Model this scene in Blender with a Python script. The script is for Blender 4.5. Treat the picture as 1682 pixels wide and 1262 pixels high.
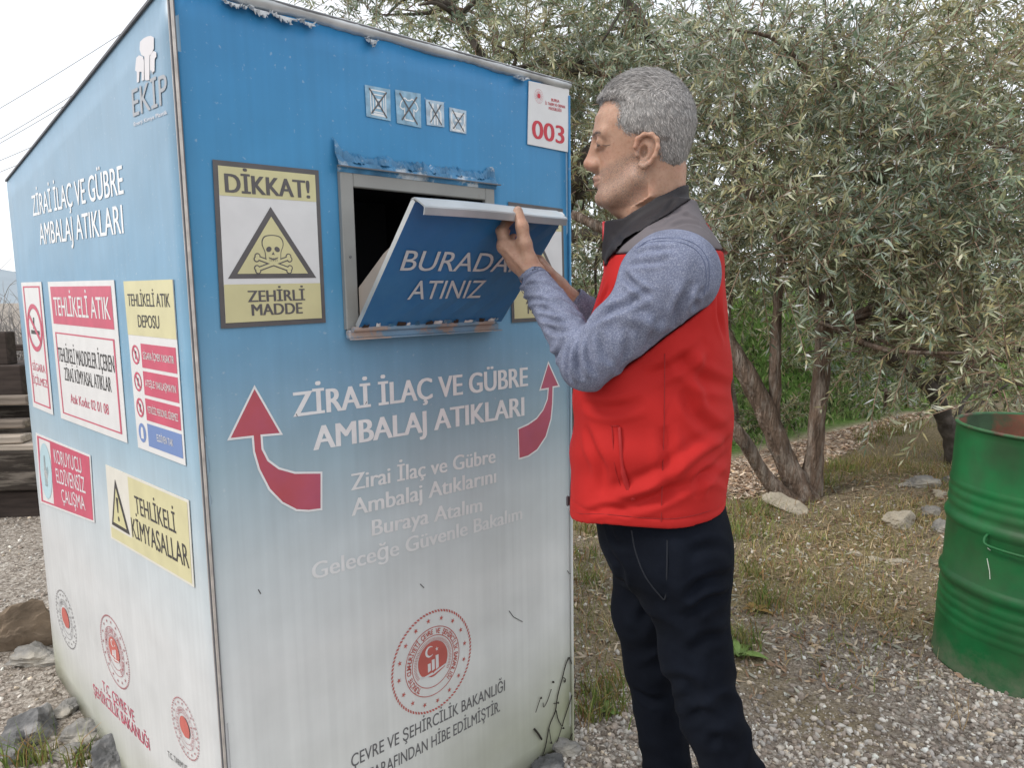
import bpy, math, random
import numpy as np
from mathutils import Matrix, Vector

for o in list(bpy.data.objects):
    bpy.data.objects.remove(o, do_unlink=True)
SC = bpy.context.scene
COL = SC.collection
R = math.radians

# ------------------------------------------------------------------ camera
CAM_F, CAM_PITCH, CAM_ROLL = 1191.2256, 0.1244, -0.0164      # focal length for a 1682 px wide frame
CAM_O = np.array([0.0, 0.0, 1.32])
cd = bpy.data.cameras.new('camera'); cam = bpy.data.objects.new('camera', cd); COL.objects.link(cam)
cd.sensor_width = 36.0; cd.lens = CAM_F / 1682 * 36.0; cd.clip_start = 0.02; cd.clip_end = 3000
_s, _c = math.sin(CAM_PITCH), math.cos(CAM_PITCH)
_U = np.array([0, _s, _c]); _X = np.array([1.0, 0, 0])
_right = math.cos(CAM_ROLL) * _X + math.sin(CAM_ROLL) * _U
_up = -math.sin(CAM_ROLL) * _X + math.cos(CAM_ROLL) * _U
_back = -np.array([0, _c, -_s])
M = Matrix.Identity(4)
for i in range(3):
    M[i][0], M[i][1], M[i][2], M[i][3] = _right[i], _up[i], _back[i], CAM_O[i]
cam.matrix_world = M
SC.camera = cam

# ------------------------------------------------------------------ sky, sun, exposure
SUN_DIR = Vector((-0.78, -0.30, 0.86)).normalized()          # towards the (veiled) sun
w = bpy.data.worlds.new('World'); SC.world = w; w.use_nodes = True
nt = w.node_tree; nt.nodes.clear()
wo = nt.nodes.new('ShaderNodeOutputWorld'); bg = nt.nodes.new('ShaderNodeBackground')
sky = nt.nodes.new('ShaderNodeTexSky'); sky.sky_type = 'NISHITA'; sky.sun_disc = False
sky.sun_elevation = math.asin(SUN_DIR.z); sky.sun_rotation = math.atan2(SUN_DIR.x, SUN_DIR.y)
sky.air_density = 1.0; sky.dust_density = 3.0
mixn = nt.nodes.new('ShaderNodeMix'); mixn.data_type = 'RGBA'
mixn.inputs[0].default_value = 0.72                           # thin bright cloud cover over the whole sky
cl = nt.nodes.new('ShaderNodeTexNoise'); cl.inputs['Scale'].default_value = 2.2; cl.inputs['Detail'].default_value = 6
tcw = nt.nodes.new('ShaderNodeTexCoord'); nt.links.new(tcw.outputs['Generated'], cl.inputs['Vector'])
crw = nt.nodes.new('ShaderNodeValToRGB')
crw.color_ramp.elements[0].position = 0.3; crw.color_ramp.elements[0].color = (11.6, 12.1, 12.8, 1)
crw.color_ramp.elements[1].position = 0.75; crw.color_ramp.elements[1].color = (13.6, 13.7, 13.8, 1)
nt.links.new(cl.outputs['Fac'], crw.inputs['Fac'])
nt.links.new(sky.outputs[0], mixn.inputs[6]); nt.links.new(crw.outputs[0], mixn.inputs[7])
nt.links.new(mixn.outputs[2], bg.inputs[0]); bg.inputs[1].default_value = 0.10
nt.links.new(bg.outputs[0], wo.inputs[0])
sd = bpy.data.lights.new('sun', 'SUN'); sd.energy = 1.45; sd.angle = R(14); sd.color = (1.0, 0.95, 0.88)
sun = bpy.data.objects.new('sun', sd); COL.objects.link(sun)
sun.rotation_euler = (-SUN_DIR).to_track_quat('-Z', 'Y').to_euler()
SC.view_settings.view_transform = 'Standard'; SC.view_settings.look = 'None'
SC.view_settings.exposure = 0.28; SC.view_settings.gamma = 1.0; SC.view_settings.use_curve_mapping = False

# ------------------------------------------------------------------ layout helper: a sight line through the photo (1682 x 1262)
def ray(px, py):
    xr = (px - 841) / CAM_F; ur = -(py - 631) / CAM_F
    cr, sr = math.cos(CAM_ROLL), math.sin(CAM_ROLL)
    X = xr * cr - ur * sr; Uu = xr * sr + ur * cr
    return np.array([X, _c + Uu * _s, -_s + Uu * _c])
def at(px, py, Y):
    d = ray(px, py); return CAM_O + d * (Y / d[1])
def ground(px, py, z=0.0):
    d = ray(px, py); return CAM_O + d * ((z - 1.32) / d[2])

# ------------------------------------------------------------------ object helpers
def tag(o, label=None, cat=None, group=None, kind=None):
    if isinstance(o, list):
        for q in o: tag(q, label, cat, group, kind)
        return o
    if label: o['label'] = label
    if cat: o['category'] = cat
    if group: o['group'] = group
    if kind: o['kind'] = kind
    return o
def empty(name, loc=(0, 0, 0), rz=0.0):
    o = bpy.data.objects.new(name, None); COL.objects.link(o)
    o.location = loc; o.rotation_euler = (0, 0, rz); o.empty_display_size = 0.1
    return o
def link(name, me, parent=None, mats=()):
    o = bpy.data.objects.new(name, me); COL.objects.link(o)
    for m in (mats if isinstance(mats, (list, tuple)) else [mats]):
        me.materials.append(m)
    if parent is not None: o.parent = parent
    return o
def mesh(name, verts, faces, mats, parent=None, smooth=False, midx=None):
    me = bpy.data.meshes.new(name)
    me.from_pydata([tuple(map(float, v)) for v in verts], [], [tuple(map(int, f)) for f in faces])
    o = link(name, me, parent, mats)
    if midx is not None: me.polygons.foreach_set('material_index', np.asarray(midx, np.int32))
    if smooth: me.polygons.foreach_set('use_smooth', np.ones(len(me.polygons), bool))
    me.update()
    return o
def fastmesh(name, V, F, mats, parent=None, smooth=False, attrs=None):
    """V (n,3), F (m,k) one face size; attrs: dict name -> per-vertex (n,) floats or (n,3)"""
    V = np.ascontiguousarray(V, np.float32); F = np.ascontiguousarray(F, np.int32)
    me = bpy.data.meshes.new(name)
    n, (m, k) = len(V), F.shape
    me.vertices.add(n); me.vertices.foreach_set('co', V.ravel())
    me.loops.add(m * k); me.loops.foreach_set('vertex_index', F.ravel())
    me.polygons.add(m); me.polygons.foreach_set('loop_start', np.arange(0, m * k, k, dtype=np.int32))
    try: me.polygons.foreach_set('loop_total', np.full(m, k, np.int32))
    except Exception: pass
    if smooth: me.polygons.foreach_set('use_smooth', np.ones(m, bool))
    me.update(calc_edges=True)
    if attrs:
        for an, av in attrs.items():
            av = np.asarray(av, np.float32)
            if av.ndim == 1:
                a = me.attributes.new(an, 'FLOAT', 'POINT'); a.data.foreach_set('value', av)
            else:
                a = me.attributes.new(an, 'FLOAT_COLOR', 'POINT')
                a.data.foreach_set('color', np.concatenate([av, np.ones((n, 1), np.float32)], 1).ravel())
    me.validate()
    return link(name, me, parent, mats)

class MB:
    """collects shapes into one mesh"""
    def __init__(s): s.v = []; s.f = []; s.m = []
    def add(s, vs, fs, mi=0):
        b = len(s.v); s.v += [tuple(v) for v in vs]
        for f in fs: s.f.append(tuple(b + i for i in f)); s.m.append(mi)
    def box(s, c, d, rot=None, mi=0, bev=0.0):
        c = np.array(c, float); h = np.array(d, float) / 2
        if bev <= 0:
            P = np.array([(x, y, z) for x in (-1, 1) for y in (-1, 1) for z in (-1, 1)]) * h
            Fc = [(0, 1, 3, 2), (4, 6, 7, 5), (0, 4, 5, 1), (2, 3, 7, 6), (0, 2, 6, 4), (1, 5, 7, 3)]
        else:
            b = min(bev, *(h * 0.9)); P = []; Fc = []; idx = {}
            for sx in (-1, 1):
                for sy in (-1, 1):
                    for sz in (-1, 1):
                        for ax in range(3):
                            p = np.array([sx, sy, sz]) * h
                            for q in range(3):
                                if q != ax: p[q] -= (sx, sy, sz)[q] * b
                            idx[(sx, sy, sz, ax)] = len(P); P.append(p)
            for ax in range(3):
                o1, o2 = [q for q in range(3) if q != ax]
                for sg in (-1, 1):
                    ring = []
                    for (u, v) in ((-1, -1), (1, -1), (1, 1), (-1, 1)):
                        k = [0, 0, 0]; k[ax] = sg; k[o1] = u; k[o2] = v; ring.append(idx[(*k, ax)])
                    Fc.append(tuple(ring))
            for ax in range(3):
                o1, o2 = [q for q in range(3) if q != ax]
                for u in (-1, 1):
                    for v in (-1, 1):
                        r = []
                        for (sg, fa) in ((-1, o1), (1, o1), (1, o2), (-1, o2)):
                            k = [0, 0, 0]; k[ax] = sg; k[o1] = u; k[o2] = v; r.append(idx[(*k, fa)])
                        Fc.append(tuple(r))
            for sx in (-1, 1):
                for sy in (-1, 1):
                    for sz in (-1, 1): Fc.append(tuple(idx[(sx, sy, sz, a)] for a in range(3)))
            P = np.array(P)
        if rot is not None: P = P @ np.array(rot).T
        s.add(P + c, Fc, mi)
    def tube(s, pts, rad, n=8, mi=0, caps=True, jit=0.0, rng=None):
        pts = np.array(pts, float); k = len(pts)
        rad = np.full(k, rad) if np.isscalar(rad) else np.array(rad, float)
        t = np.gradient(pts, axis=0); t /= np.linalg.norm(t, axis=1)[:, None] + 1e-12
        up = np.array([0, 0, 1.0]) if abs(t[0][2]) < 0.9 else np.array([1.0, 0, 0])
        V = []
        nrm = np.cross(t[0], up); nrm /= np.linalg.norm(nrm)
        for i in range(k):
            nrm = nrm - t[i] * nrm.dot(t[i]); nrm /= np.linalg.norm(nrm) + 1e-12
            bn = np.cross(t[i], nrm)
            for j in range(n):
                a = 2 * math.pi * j / n
                r = rad[i] * (1 + (rng.uniform(-jit, jit) if rng else 0))
                V.append(pts[i] + r * (math.cos(a) * nrm + math.sin(a) * bn))
        Fc = [(i * n + j, i * n + (j + 1) % n, (i + 1) * n + (j + 1) % n, (i + 1) * n + j) for i in range(k - 1) for j in range(n)]
        if caps: Fc += [tuple(range(n))[::-1], tuple(range((k - 1) * n, k * n))]
        s.add(V, Fc, mi)
    def build(s, name, mats, parent=None, smooth=False):
        return mesh(name, s.v, s.f, mats, parent, smooth, s.m)

def catmull(P, n=8):
    P = np.array(P, float); Q = np.vstack([2 * P[0] - P[1], P, 2 * P[-1] - P[-2]]); out = []
    for i in range(1, len(Q) - 2):
        for t in np.linspace(0, 1, n, endpoint=False):
            a, b, c, d = Q[i - 1], Q[i], Q[i + 1], Q[i + 2]
            out.append(0.5 * ((2 * b) + (c - a) * t + (2 * a - 5 * b + 4 * c - d) * t * t + (3 * b - a - 3 * c + d) * t ** 3))
    out.append(P[-1]); return np.array(out)

# ------------------------------------------------------------------ material helper
def srgb(r, g, b):
    f = lambda c: (c / 255) / 12.92 if c / 255 <= 0.04045 else ((c / 255 + 0.055) / 1.055) ** 2.4
    return (f(r), f(g), f(b))
def pm(name, col, rough=0.6, metal=0.0, var=0.15, vs=6.0, bump=0.0, bs=60.0, spec=0.5, col2=None, c2s=3.0, c2r=(0.5, 0.6), attr=None, sss=0.0, detail=5, stretch=None, bd=0.002):
    m = bpy.data.materials.new(name); m.use_nodes = True; n = m.node_tree.nodes; l = m.node_tree.links
    p = n['Principled BSDF']; p.inputs['Roughness'].default_value = rough; p.inputs['Metallic'].default_value = metal
    p.inputs['Specular IOR Level'].default_value = spec
    tc = n.new('ShaderNodeTexCoord'); vec = tc.outputs['Object']
    if stretch:
        mp = n.new('ShaderNodeMapping'); mp.inputs['Scale'].default_value = stretch; l.new(vec, mp.inputs[0]); vec = mp.outputs[0]
    nz = n.new('ShaderNodeTexNoise'); nz.inputs['Scale'].default_value = vs; nz.inputs['Detail'].default_value = detail; l.new(vec, nz.inputs['Vector'])
    rp = n.new('ShaderNodeMapRange'); rp.inputs[1].default_value = 0.3; rp.inputs[2].default_value = 0.7
    rp.inputs[3].default_value = 1 - var; rp.inputs[4].default_value = 1 + var; l.new(nz.outputs['Fac'], rp.inputs[0])
    if attr:
        ca = n.new('ShaderNodeAttribute'); ca.attribute_name = attr; src = ca.outputs['Color']
    else:
        rgb = n.new('ShaderNodeRGB'); rgb.outputs[0].default_value = (*col, 1); src = rgb.outputs[0]
    if col2 is not None:
        nz2 = n.new('ShaderNodeTexNoise'); nz2.inputs['Scale'].default_value = c2s; nz2.inputs['Detail'].default_value = 8; nz2.inputs['Roughness'].default_value = 0.65; l.new(vec, nz2.inputs['Vector'])
        r2 = n.new('ShaderNodeMapRange'); r2.inputs[1].default_value = c2r[0]; r2.inputs[2].default_value = c2r[1]; l.new(nz2.outputs['Fac'], r2.inputs[0])
        mx = n.new('ShaderNodeMix'); mx.data_type = 'RGBA'; l.new(r2.outputs[0], mx.inputs[0]); l.new(src, mx.inputs[6]); mx.inputs[7].default_value = (*col2, 1); src = mx.outputs[2]
    mv = n.new('ShaderNodeMix'); mv.data_type = 'RGBA'; mv.blend_type = 'MULTIPLY'; mv.inputs[0].default_value = 1.0
    l.new(src, mv.inputs[6]); l.new(rp.outputs[0], mv.inputs[7]); l.new(mv.outputs[2], p.inputs['Base Color'])
    if bump:
        nb = n.new('ShaderNodeTexNoise'); nb.inputs['Scale'].default_value = bs; nb.inputs['Detail'].default_value = 4; l.new(vec, nb.inputs['Vector'])
        bp = n.new('ShaderNodeBump'); bp.inputs['Strength'].default_value = bump; bp.inputs['Distance'].default_value = bd; l.new(nb.outputs['Fac'], bp.inputs['Height']); l.new(bp.outputs[0], p.inputs['Normal'])
    if sss:
        p.inputs['Subsurface Weight'].default_value = sss; p.inputs['Subsurface Radius'].default_value = (0.012, 0.004, 0.002); p.inputs['Subsurface Scale'].default_value = 1.0
    return m
def nodes(m): return m.node_tree.nodes, m.node_tree.links
# ================================================================== the waste container
BC = np.array([-0.5685, 1.3025, 0.0]); BYAW = 0.7561
BW, BD, BH1, BH2 = 1.0027, 1.5708, 1.8588, 1.7139
ba = np.array([math.cos(BYAW), math.sin(BYAW), 0]); bb = np.array([-math.sin(BYAW), math.cos(BYAW), 0])
def to_bin(Q):
    d = np.asarray(Q) - BC; return np.array([d @ ba, d @ bb, d[2]])
class Plane:
    def __init__(s, o, e1, e2, nrm): s.o, s.e1, s.e2, s.n = [np.array(q, float) for q in (o, e1, e2, nrm)]
    def uv(s, px, py):
        d = ray(px, py); O = to_bin(CAM_O); D = np.array([d @ ba, d @ bb, d[2]])
        Q = O + D * ((s.o - O) @ s.n) / (D @ s.n); return np.array([(Q - s.o) @ s.e1, (Q - s.o) @ s.e2])
    def p(s, uv, off=0.0): return s.o + s.e1 * uv[0] + s.e2 * uv[1] + s.n * off
FRONT = Plane((0, 0, 0), (1, 0, 0), (0, 0, 1), (0, -1, 0))
LEFT = Plane((0, 0, 0), (0, 1, 0), (0, 0, 1), (-1, 0, 0))
class Quad:
    def __init__(s, pl, tl, tr, br, bl, px=True):
        s.pl = pl; s.c = [pl.uv(*q) if px else np.array(q, float) for q in (tl, tr, br, bl)]
    def pt(s, u, v):
        return (s.c[0] * (1 - u) + s.c[1] * u) * (1 - v) + (s.c[3] * (1 - u) + s.c[2] * u) * v
    def rect(s, u0, v0, u1, v1): return [s.pt(u0, v0), s.pt(u1, v0), s.pt(u1, v1), s.pt(u0, v1)]
    def poly(s, P): return [s.pt(*q) for q in P]
    def aspect(s):
        return np.linalg.norm(s.c[1] - s.c[0]) / np.linalg.norm(s.c[3] - s.c[0])
_tc = {}
def glyphs(text, bold=0.0, shear=0.0, space=1.0):
    key = (text, bold, shear, space)
    if key in _tc: return _tc[key]
    c = bpy.data.curves.new('tmp', 'FONT'); c.body = text; c.offset = bold; c.shear = shear; c.space_character = space; c.resolution_u = 4
    o = bpy.data.objects.new('tmp', c); COL.objects.link(o)
    dg = bpy.context.evaluated_depsgraph_get(); dg.update()
    me = bpy.data.meshes.new_from_object(o.evaluated_get(dg))
    V = np.array([v.co[:2] for v in me.vertices]); Fc = [tuple(p.vertices) for p in me.polygons]
    bpy.data.objects.remove(o, do_unlink=True); bpy.data.curves.remove(c); bpy.data.meshes.remove(me)
    _tc[key] = (V, Fc); return V, Fc
CAPH = 0.682
def lettering(name, pl, lines, mt, parent, off=0.0009):
    """lines: (text, BL, BR, TL, bold, shear) in plane coordinates; |TL - BL| is the cap height"""
    out = []
    for (text, BL, BR, TL, bold, shear) in lines:
        V, Fc = [], []
        ofs = 0.0; extra = bold * (.45 if pl is LEFT else 1)
        v, f = glyphs(text, ofs, shear); BL, BR, TL = map(np.asarray, (BL, BR, TL))
        d = BR - BL; up = np.array([-d[1], d[0]]) / np.linalg.norm(d)
        if up[1] < 0: up = -up
        if shear >= 0: TL = BL + up * np.linalg.norm(TL - BL)
        x0, x1 = v[:, 0].min(), v[:, 0].max(); cap = CAPH + 2 * ofs
        for k, sx in enumerate((0,) if extra < 0.003 else (0, -1, 1, -.5, .5)):
            u = (v[:, 0] + sx * extra * 1.15 - x0) / (x1 - x0); t = (v[:, 1] + ofs) / cap
            uv = BL + np.outer(u, BR - BL) + np.outer(t, TL - BL); b = len(V)
            V += [pl.p(q, off + k * 0.00004) for q in uv]; Fc += [tuple(b + i for i in g) for g in f]
        out.append(mesh(name, V, Fc, mt, parent))
    return out
def flat(name, pl, polys, mt, parent, off=0.001, thick=0.0, midx=None):
    V, Fc, MI = [], [], []
    for k, P in enumerate(polys):
        b = len(V); n = len(P)
        V += [pl.p(q, off) for q in P]; Fc.append(tuple(range(b, b + n))); MI.append(midx[k] if midx else 0)
        if thick:
            V += [pl.p(q, off - thick) for q in P]
            for i in range(n): Fc.append((b + i, b + n + i, b + n + (i + 1) % n, b + (i + 1) % n)); MI.append(MI[-1])
    return mesh(name, V, Fc, mt, parent, midx=MI)
def ringpolys(fn, r0, r1, n=72, a0=0, a1=2 * math.pi, dash=1.0, slant=0.0):
    out = []
    for i in range(n):
        t0 = a0 + (a1 - a0) * i / n; t1 = t0 + (a1 - a0) / n * dash
        out.append([fn(r0 * math.cos(t0), r0 * math.sin(t0)), fn(r1 * math.cos(t0 + slant), r1 * math.sin(t0 + slant)),
                    fn(r1 * math.cos(t1 + slant), r1 * math.sin(t1 + slant)), fn(r0 * math.cos(t1), r0 * math.sin(t1))])
    return out
def star(cx, cy, r, rot=0, inner=0.4):
    return [(cx + (r if i % 2 == 0 else r * inner) * math.sin(rot + i * math.pi / 5), cy + (r if i % 2 == 0 else r * inner) * math.cos(rot + i * math.pi / 5)) for i in range(10)]

# ---- materials
def panel_mat(name, stops, rough, algae=False):
    m = pm(name, (1, 1, 1), rough=rough, var=0.05, vs=9, bump=0.05, bs=240, bd=0.0006, spec=0.45); n, l = nodes(m)
    tc = n.new('ShaderNodeTexCoord'); sp = n.new('ShaderNodeSeparateXYZ'); l.new(tc.outputs['Object'], sp.inputs[0])
    wob = n.new('ShaderNodeTexNoise'); wob.inputs['Scale'].default_value = 2.0; l.new(tc.outputs['Object'], wob.inputs['Vector'])
    ad = n.new('ShaderNodeMath'); ad.operation = 'MULTIPLY_ADD'; l.new(wob.outputs['Fac'], ad.inputs[0]); ad.inputs[1].default_value = 0.10; l.new(sp.outputs['Z'], ad.inputs[2])
    mr = n.new('ShaderNodeMapRange'); mr.inputs[1].default_value = 0.05; mr.inputs[2].default_value = 1.95; l.new(ad.outputs[0], mr.inputs[0])
    cr = n.new('ShaderNodeValToRGB'); l.new(mr.outputs[0], cr.inputs[0]); e = cr.color_ramp.elements
    e[0].position = stops[0][0] / 1.9; e[0].color = (*stops[0][1], 1); e[1].position = stops[-1][0] / 1.9; e[1].color = (*stops[-1][1], 1)
    for z, c in stops[1:-1]:
        q = e.new(z / 1.9); q.color = (*c, 1)
    src = cr.outputs[0]
    # fine vertical streaks, pale specks where the print has flaked
    mp = n.new('ShaderNodeMapping'); mp.inputs['Scale'].default_value = (60, 60, 1.2); l.new(tc.outputs['Object'], mp.inputs[0])
    st = n.new('ShaderNodeTexNoise'); st.inputs['Scale'].default_value = 1.0; st.inputs['Detail'].default_value = 3; l.new(mp.outputs[0], st.inputs['Vector'])
    sr = n.new('ShaderNodeMapRange'); sr.inputs[1].default_value = 0.35; sr.inputs[2].default_value = 0.75; sr.inputs[3].default_value = 0.965; sr.inputs[4].default_value = 1.04; l.new(st.outputs['Fac'], sr.inputs[0])
    mu = n.new('ShaderNodeMix'); mu.data_type = 'RGBA'; mu.blend_type = 'MULTIPLY'; mu.inputs[0].default_value = 1; l.new(src, mu.inputs[6]); l.new(sr.outputs[0], mu.inputs[7]); src = mu.outputs[2]
    sk = n.new('ShaderNodeTexNoise'); sk.inputs['Scale'].default_value = 95; sk.inputs['Detail'].default_value = 2; l.new(tc.outputs['Object'], sk.inputs['Vector'])
    kr = n.new('ShaderNodeMapRange'); kr.inputs[1].default_value = 0.66; kr.inputs[2].default_value = 0.74; kr.inputs[4].default_value = 0.22; l.new(sk.outputs['Fac'], kr.inputs[0])
    mk = n.new('ShaderNodeMix'); mk.data_type = 'RGBA'; l.new(kr.outputs[0], mk.inputs[0]); l.new(src, mk.inputs[6]); mk.inputs[7].default_value = (0.7, 0.72, 0.72, 1); src = mk.outputs[2]
    # grime, and algae near the ground
    gn = n.new('ShaderNodeTexNoise'); gn.inputs['Scale'].default_value = 3.2; gn.inputs['Detail'].default_value = 7; l.new(tc.outputs['Object'], gn.inputs['Vector'])
    gz = n.new('ShaderNodeMapRange'); gz.inputs[1].default_value = 0.42 if algae else 0.22; gz.inputs[2].default_value = 0.02; l.new(sp.outputs['Z'], gz.inputs[0])
    gm = n.new('ShaderNodeMath'); gm.operation = 'MULTIPLY'; l.new(gz.outputs[0], gm.inputs[0]); l.new(gn.outputs['Fac'], gm.inputs[1])
    if algae:
        gx = n.new('ShaderNodeMapRange'); gx.inputs[1].default_value = 0.35; gx.inputs[2].default_value = 0.95; gx.inputs[3].default_value = 0.25; gx.inputs[4].default_value = 1.5; l.new(sp.outputs['X'], gx.inputs[0])
        g2 = n.new('ShaderNodeMath'); g2.operation = 'MULTIPLY'; g2.use_clamp = True; l.new(gm.outputs[0], g2.inputs[0]); l.new(gx.outputs[0], g2.inputs[1]); gm = g2
    mg = n.new('ShaderNodeMix'); mg.data_type = 'RGBA'; l.new(gm.outputs[0], mg.inputs[0]); l.new(src, mg.inputs[6]); mg.inputs[7].default_value = (0.24, 0.26, 0.10, 1)
    for x in n:
        if x.type == 'MIX' and x.blend_type == 'MULTIPLY' and x.outputs[2].links and x.outputs[2].links[0].to_node.type == 'BSDF_PRINCIPLED':
            l.new(mg.outputs[2], x.inputs[6])
    # shallow dents and ripples of the thin sheet
    bn = [x for x in n if x.type == 'BUMP'][0]; b2 = n.new('ShaderNodeBump'); b2.inputs['Strength'].default_value = .35; b2.inputs['Distance'].default_value = .03
    dn = n.new('ShaderNodeTexNoise'); dn.inputs['Scale'].default_value = 3.5; dn.inputs['Detail'].default_value = 2; l.new(tc.outputs['Object'], dn.inputs['Vector']); l.new(dn.outputs['Fac'], b2.inputs['Height']); l.new(b2.outputs[0], bn.inputs['Normal'])
    return m
WHITE = (0.72, 0.73, 0.72)
M_front = panel_mat('printed_front', [(0.0, (.78, .79, .755)), (0.58, (.73, .75, .745)), (0.80, (.585, .655, .68)), (1.00, (.34, .475, .55)), (1.18, (.19, .37, .53)), (1.36, (.080, .30, .52)), (1.62, (.048, .265, .52)), (1.9, (.038, .235, .50))], 0.45, True)
M_left = panel_mat('printed_side', [(0.0, (.63, .635, .625)), (0.55, (.62, .635, .645)), (0.78, (.53, .60, .64)), (0.98, (.34, .48, .58)), (1.18, (.20, .385, .54)), (1.4, (.170, .335, .49)), (1.62, (.205, .345, .475)), (1.9, (.235, .360, .475))], 0.38)
M_white = pm('sticker_white', (0.72, 0.72, 0.72), rough=0.4, var=0.04, vs=20)
M_cream = pm('sticker_cream', (0.71, 0.69, 0.62), rough=0.4, var=0.04, vs=20)
M_yellow = pm('sticker_yellow', (0.62, 0.58, 0.32), rough=0.42, var=0.06, vs=15)
M_pyell = pm('sticker_pale_yellow', (0.63, 0.59, 0.35), rough=0.42, var=0.06, vs=15)
M_dgrey = pm('print_dark_grey', (0.105, 0.098, 0.10), rough=0.5, var=0.12, vs=30)
M_black = pm('print_black', (0.045, 0.043, 0.045), rough=0.5, var=0.1, vs=30)
M_pink = pm('print_faded_red', (0.56, 0.085, 0.15), rough=0.42, var=0.08, vs=18)
M_arrow = pm('print_arrow_red', (0.52, 0.09, 0.10), rough=0.42, var=0.10, vs=9, col2=(0.48, 0.11, 0.19), c2s=2.5, c2r=(0.4, 0.65))
M_red = pm('print_red', (0.55, 0.025, 0.045), rough=0.4, var=0.05)
M_emblem = pm('print_emblem_red', (0.52, 0.13, 0.11), rough=0.45, var=0.08, vs=25)
M_ltr = pm('print_white', (0.84, 0.85, 0.86), rough=0.45, var=0.06, vs=30)
M_gltr = pm('print_grey_white', (0.80, 0.815, 0.82), rough=0.45, var=0.06, vs=30)
M_blue = pm('print_blue', (0.16, 0.25, 0.50), rough=0.45, var=0.06)
M_lblue = pm('print_light_blue', (0.45, 0.62, 0.68), rough=0.45, var=0.06)
M_logo = pm('print_taupe', (0.36, 0.38, 0.41), rough=0.45, var=0.08)
M_blush = pm('print_blush_white', (0.70, 0.68, 0.70), rough=0.45, var=0.06)
M_steel = pm('galvanised_steel', (0.58, 0.60, 0.61), rough=0.4, metal=0.35, var=0.22, vs=14, bump=0.05, bs=80)
M_grey = pm('grey_paint', (0.30, 0.30, 0.285), rough=0.5, metal=0.15, var=0.12, vs=9, bump=0.08, bs=120, col2=(0.22, 0.2, 0.18), c2s=6, c2r=(0.62, 0.7))
M_foil = pm('torn_film_back', (0.66, 0.68, 0.69), rough=0.35, var=0.1, vs=40, bump=0.3, bs=40)
M_film = pm('peeling_blue_film', (0.05, 0.19, 0.35), rough=0.4, var=0.35, vs=25, bump=0.6, bs=60, col2=(0.45, 0.50, 0.54), c2s=16, c2r=(0.55, 0.62))
M_edge = pm('edge_aluminium', (0.60, 0.56, 0.52), rough=0.5, metal=0.4, var=0.25, vs=30)
M_edged = pm('edge_gap', (0.15, 0.15, 0.16), rough=0.7)
M_inside = pm('interior_shade_black', (0.012, 0.012, 0.014), rough=0.8)  # near black stands in for the shade inside the hatch
M_flap = pm('flap_blue_film_shaded', (0.030, 0.165, 0.40), rough=0.33, var=0.10, vs=7, bump=0.06, bs=150, col2=(0.055, 0.21, 0.43), c2s=5, c2r=(0.5, 0.75))  # blue darkened for the shade on the downward tilted face
M_cheek = pm('cheek_beige', (0.42, 0.36, 0.31), rough=0.6, var=0.15)
M_rail = pm('peeled_rail', (0.20, 0.33, 0.45), rough=0.5, var=0.2, vs=12, bump=0.3, bs=70, col2=(0.42, 0.33, 0.28), c2s=8, c2r=(0.5, 0.56))
M_rust = pm('rust_black', (0.035, 0.022, 0.016), rough=0.85, var=0.4, vs=30, bump=0.4, bs=50)

BIN = empty('waste_container', BC, BYAW)
tag(BIN, 'tall blue and white metal waste container with sloping roof, Turkish lettering and hazard stickers', 'waste container')
rngb = random.Random(5)
HX0, HX1, HZ0, HZ1 = 0.315, 0.716, 1.245, 1.576           # the hole behind the hatch frame
def front_sheet():
    xs = sorted(set([0, BW, HX0, HX1] + list(np.linspace(0, BW, 21)))); zs = sorted(set([0.0, HZ0, HZ1, BH1] + list(np.linspace(0, BH1, 31))))
    V = []; idx = {}
    for i, x in enumerate(xs):
        for j, z in enumerate(zs):
            e = min(x, BW - x, z, BH1 - z); wv = 0.0003 * math.sin(9 * x + 2 * z) * math.sin(5 * z + 1.3) if e > 0.01 else 0
            idx[i, j] = len(V); V.append((x, wv, z))
    Fc = []
    for i in range(len(xs) - 1):
        for j in range(len(zs) - 1):
            mx, mz = (xs[i] + xs[i + 1]) / 2, (zs[j] + zs[j + 1]) / 2
            if HX0 < mx < HX1 and HZ0 < mz < HZ1: continue
            Fc.append((idx[i, j], idx[i + 1, j], idx[i + 1, j + 1], idx[i, j + 1]))
    return V, Fc
V, Fc = front_sheet()
fp = mesh('front_panel', V, Fc, M_front, BIN, smooth=True)
md = fp.modifiers.new('thickness', 'SOLIDIFY'); md.thickness = 0.012; md.offset = -1
tag(fp, 'front panel fading from blue down to grey white')
def side_sheet(x, name, mt, flip):
    V = []; Fc = []; N, Kk = 24, 24
    for i in range(N + 1):
        t = i / N
        for j in range(Kk + 1):
            z = (BH1 + (BH2 - BH1) * t) * j / Kk
            V.append((x + (0.0003 * math.sin(7 * t + 3 * z) if 0 < i < N and 0 < j < Kk else 0), BD * t, z))
    for i in range(N):
        for j in range(Kk):
            q = (i * (Kk + 1) + j, (i + 1) * (Kk + 1) + j, (i + 1) * (Kk + 1) + j + 1, i * (Kk + 1) + j + 1)
            Fc.append(q if not flip else q[::-1])
    o = mesh(name, V, Fc, mt, BIN, smooth=True); md = o.modifiers.new('thickness', 'SOLIDIFY'); md.thickness = 0.012; md.offset = -1
    return o
tag(side_sheet(0.0, 'side_panel', M_left, True), 'pale sun-faded side panel in blue and white')
side_sheet(BW, 'side_panel', M_left, False)
b = MB(); b.box((BW / 2, BD, BH2 / 2), (BW - 0.03, 0.015, BH2 - 0.03)); b.build('back_panel', M_front, BIN)
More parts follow.
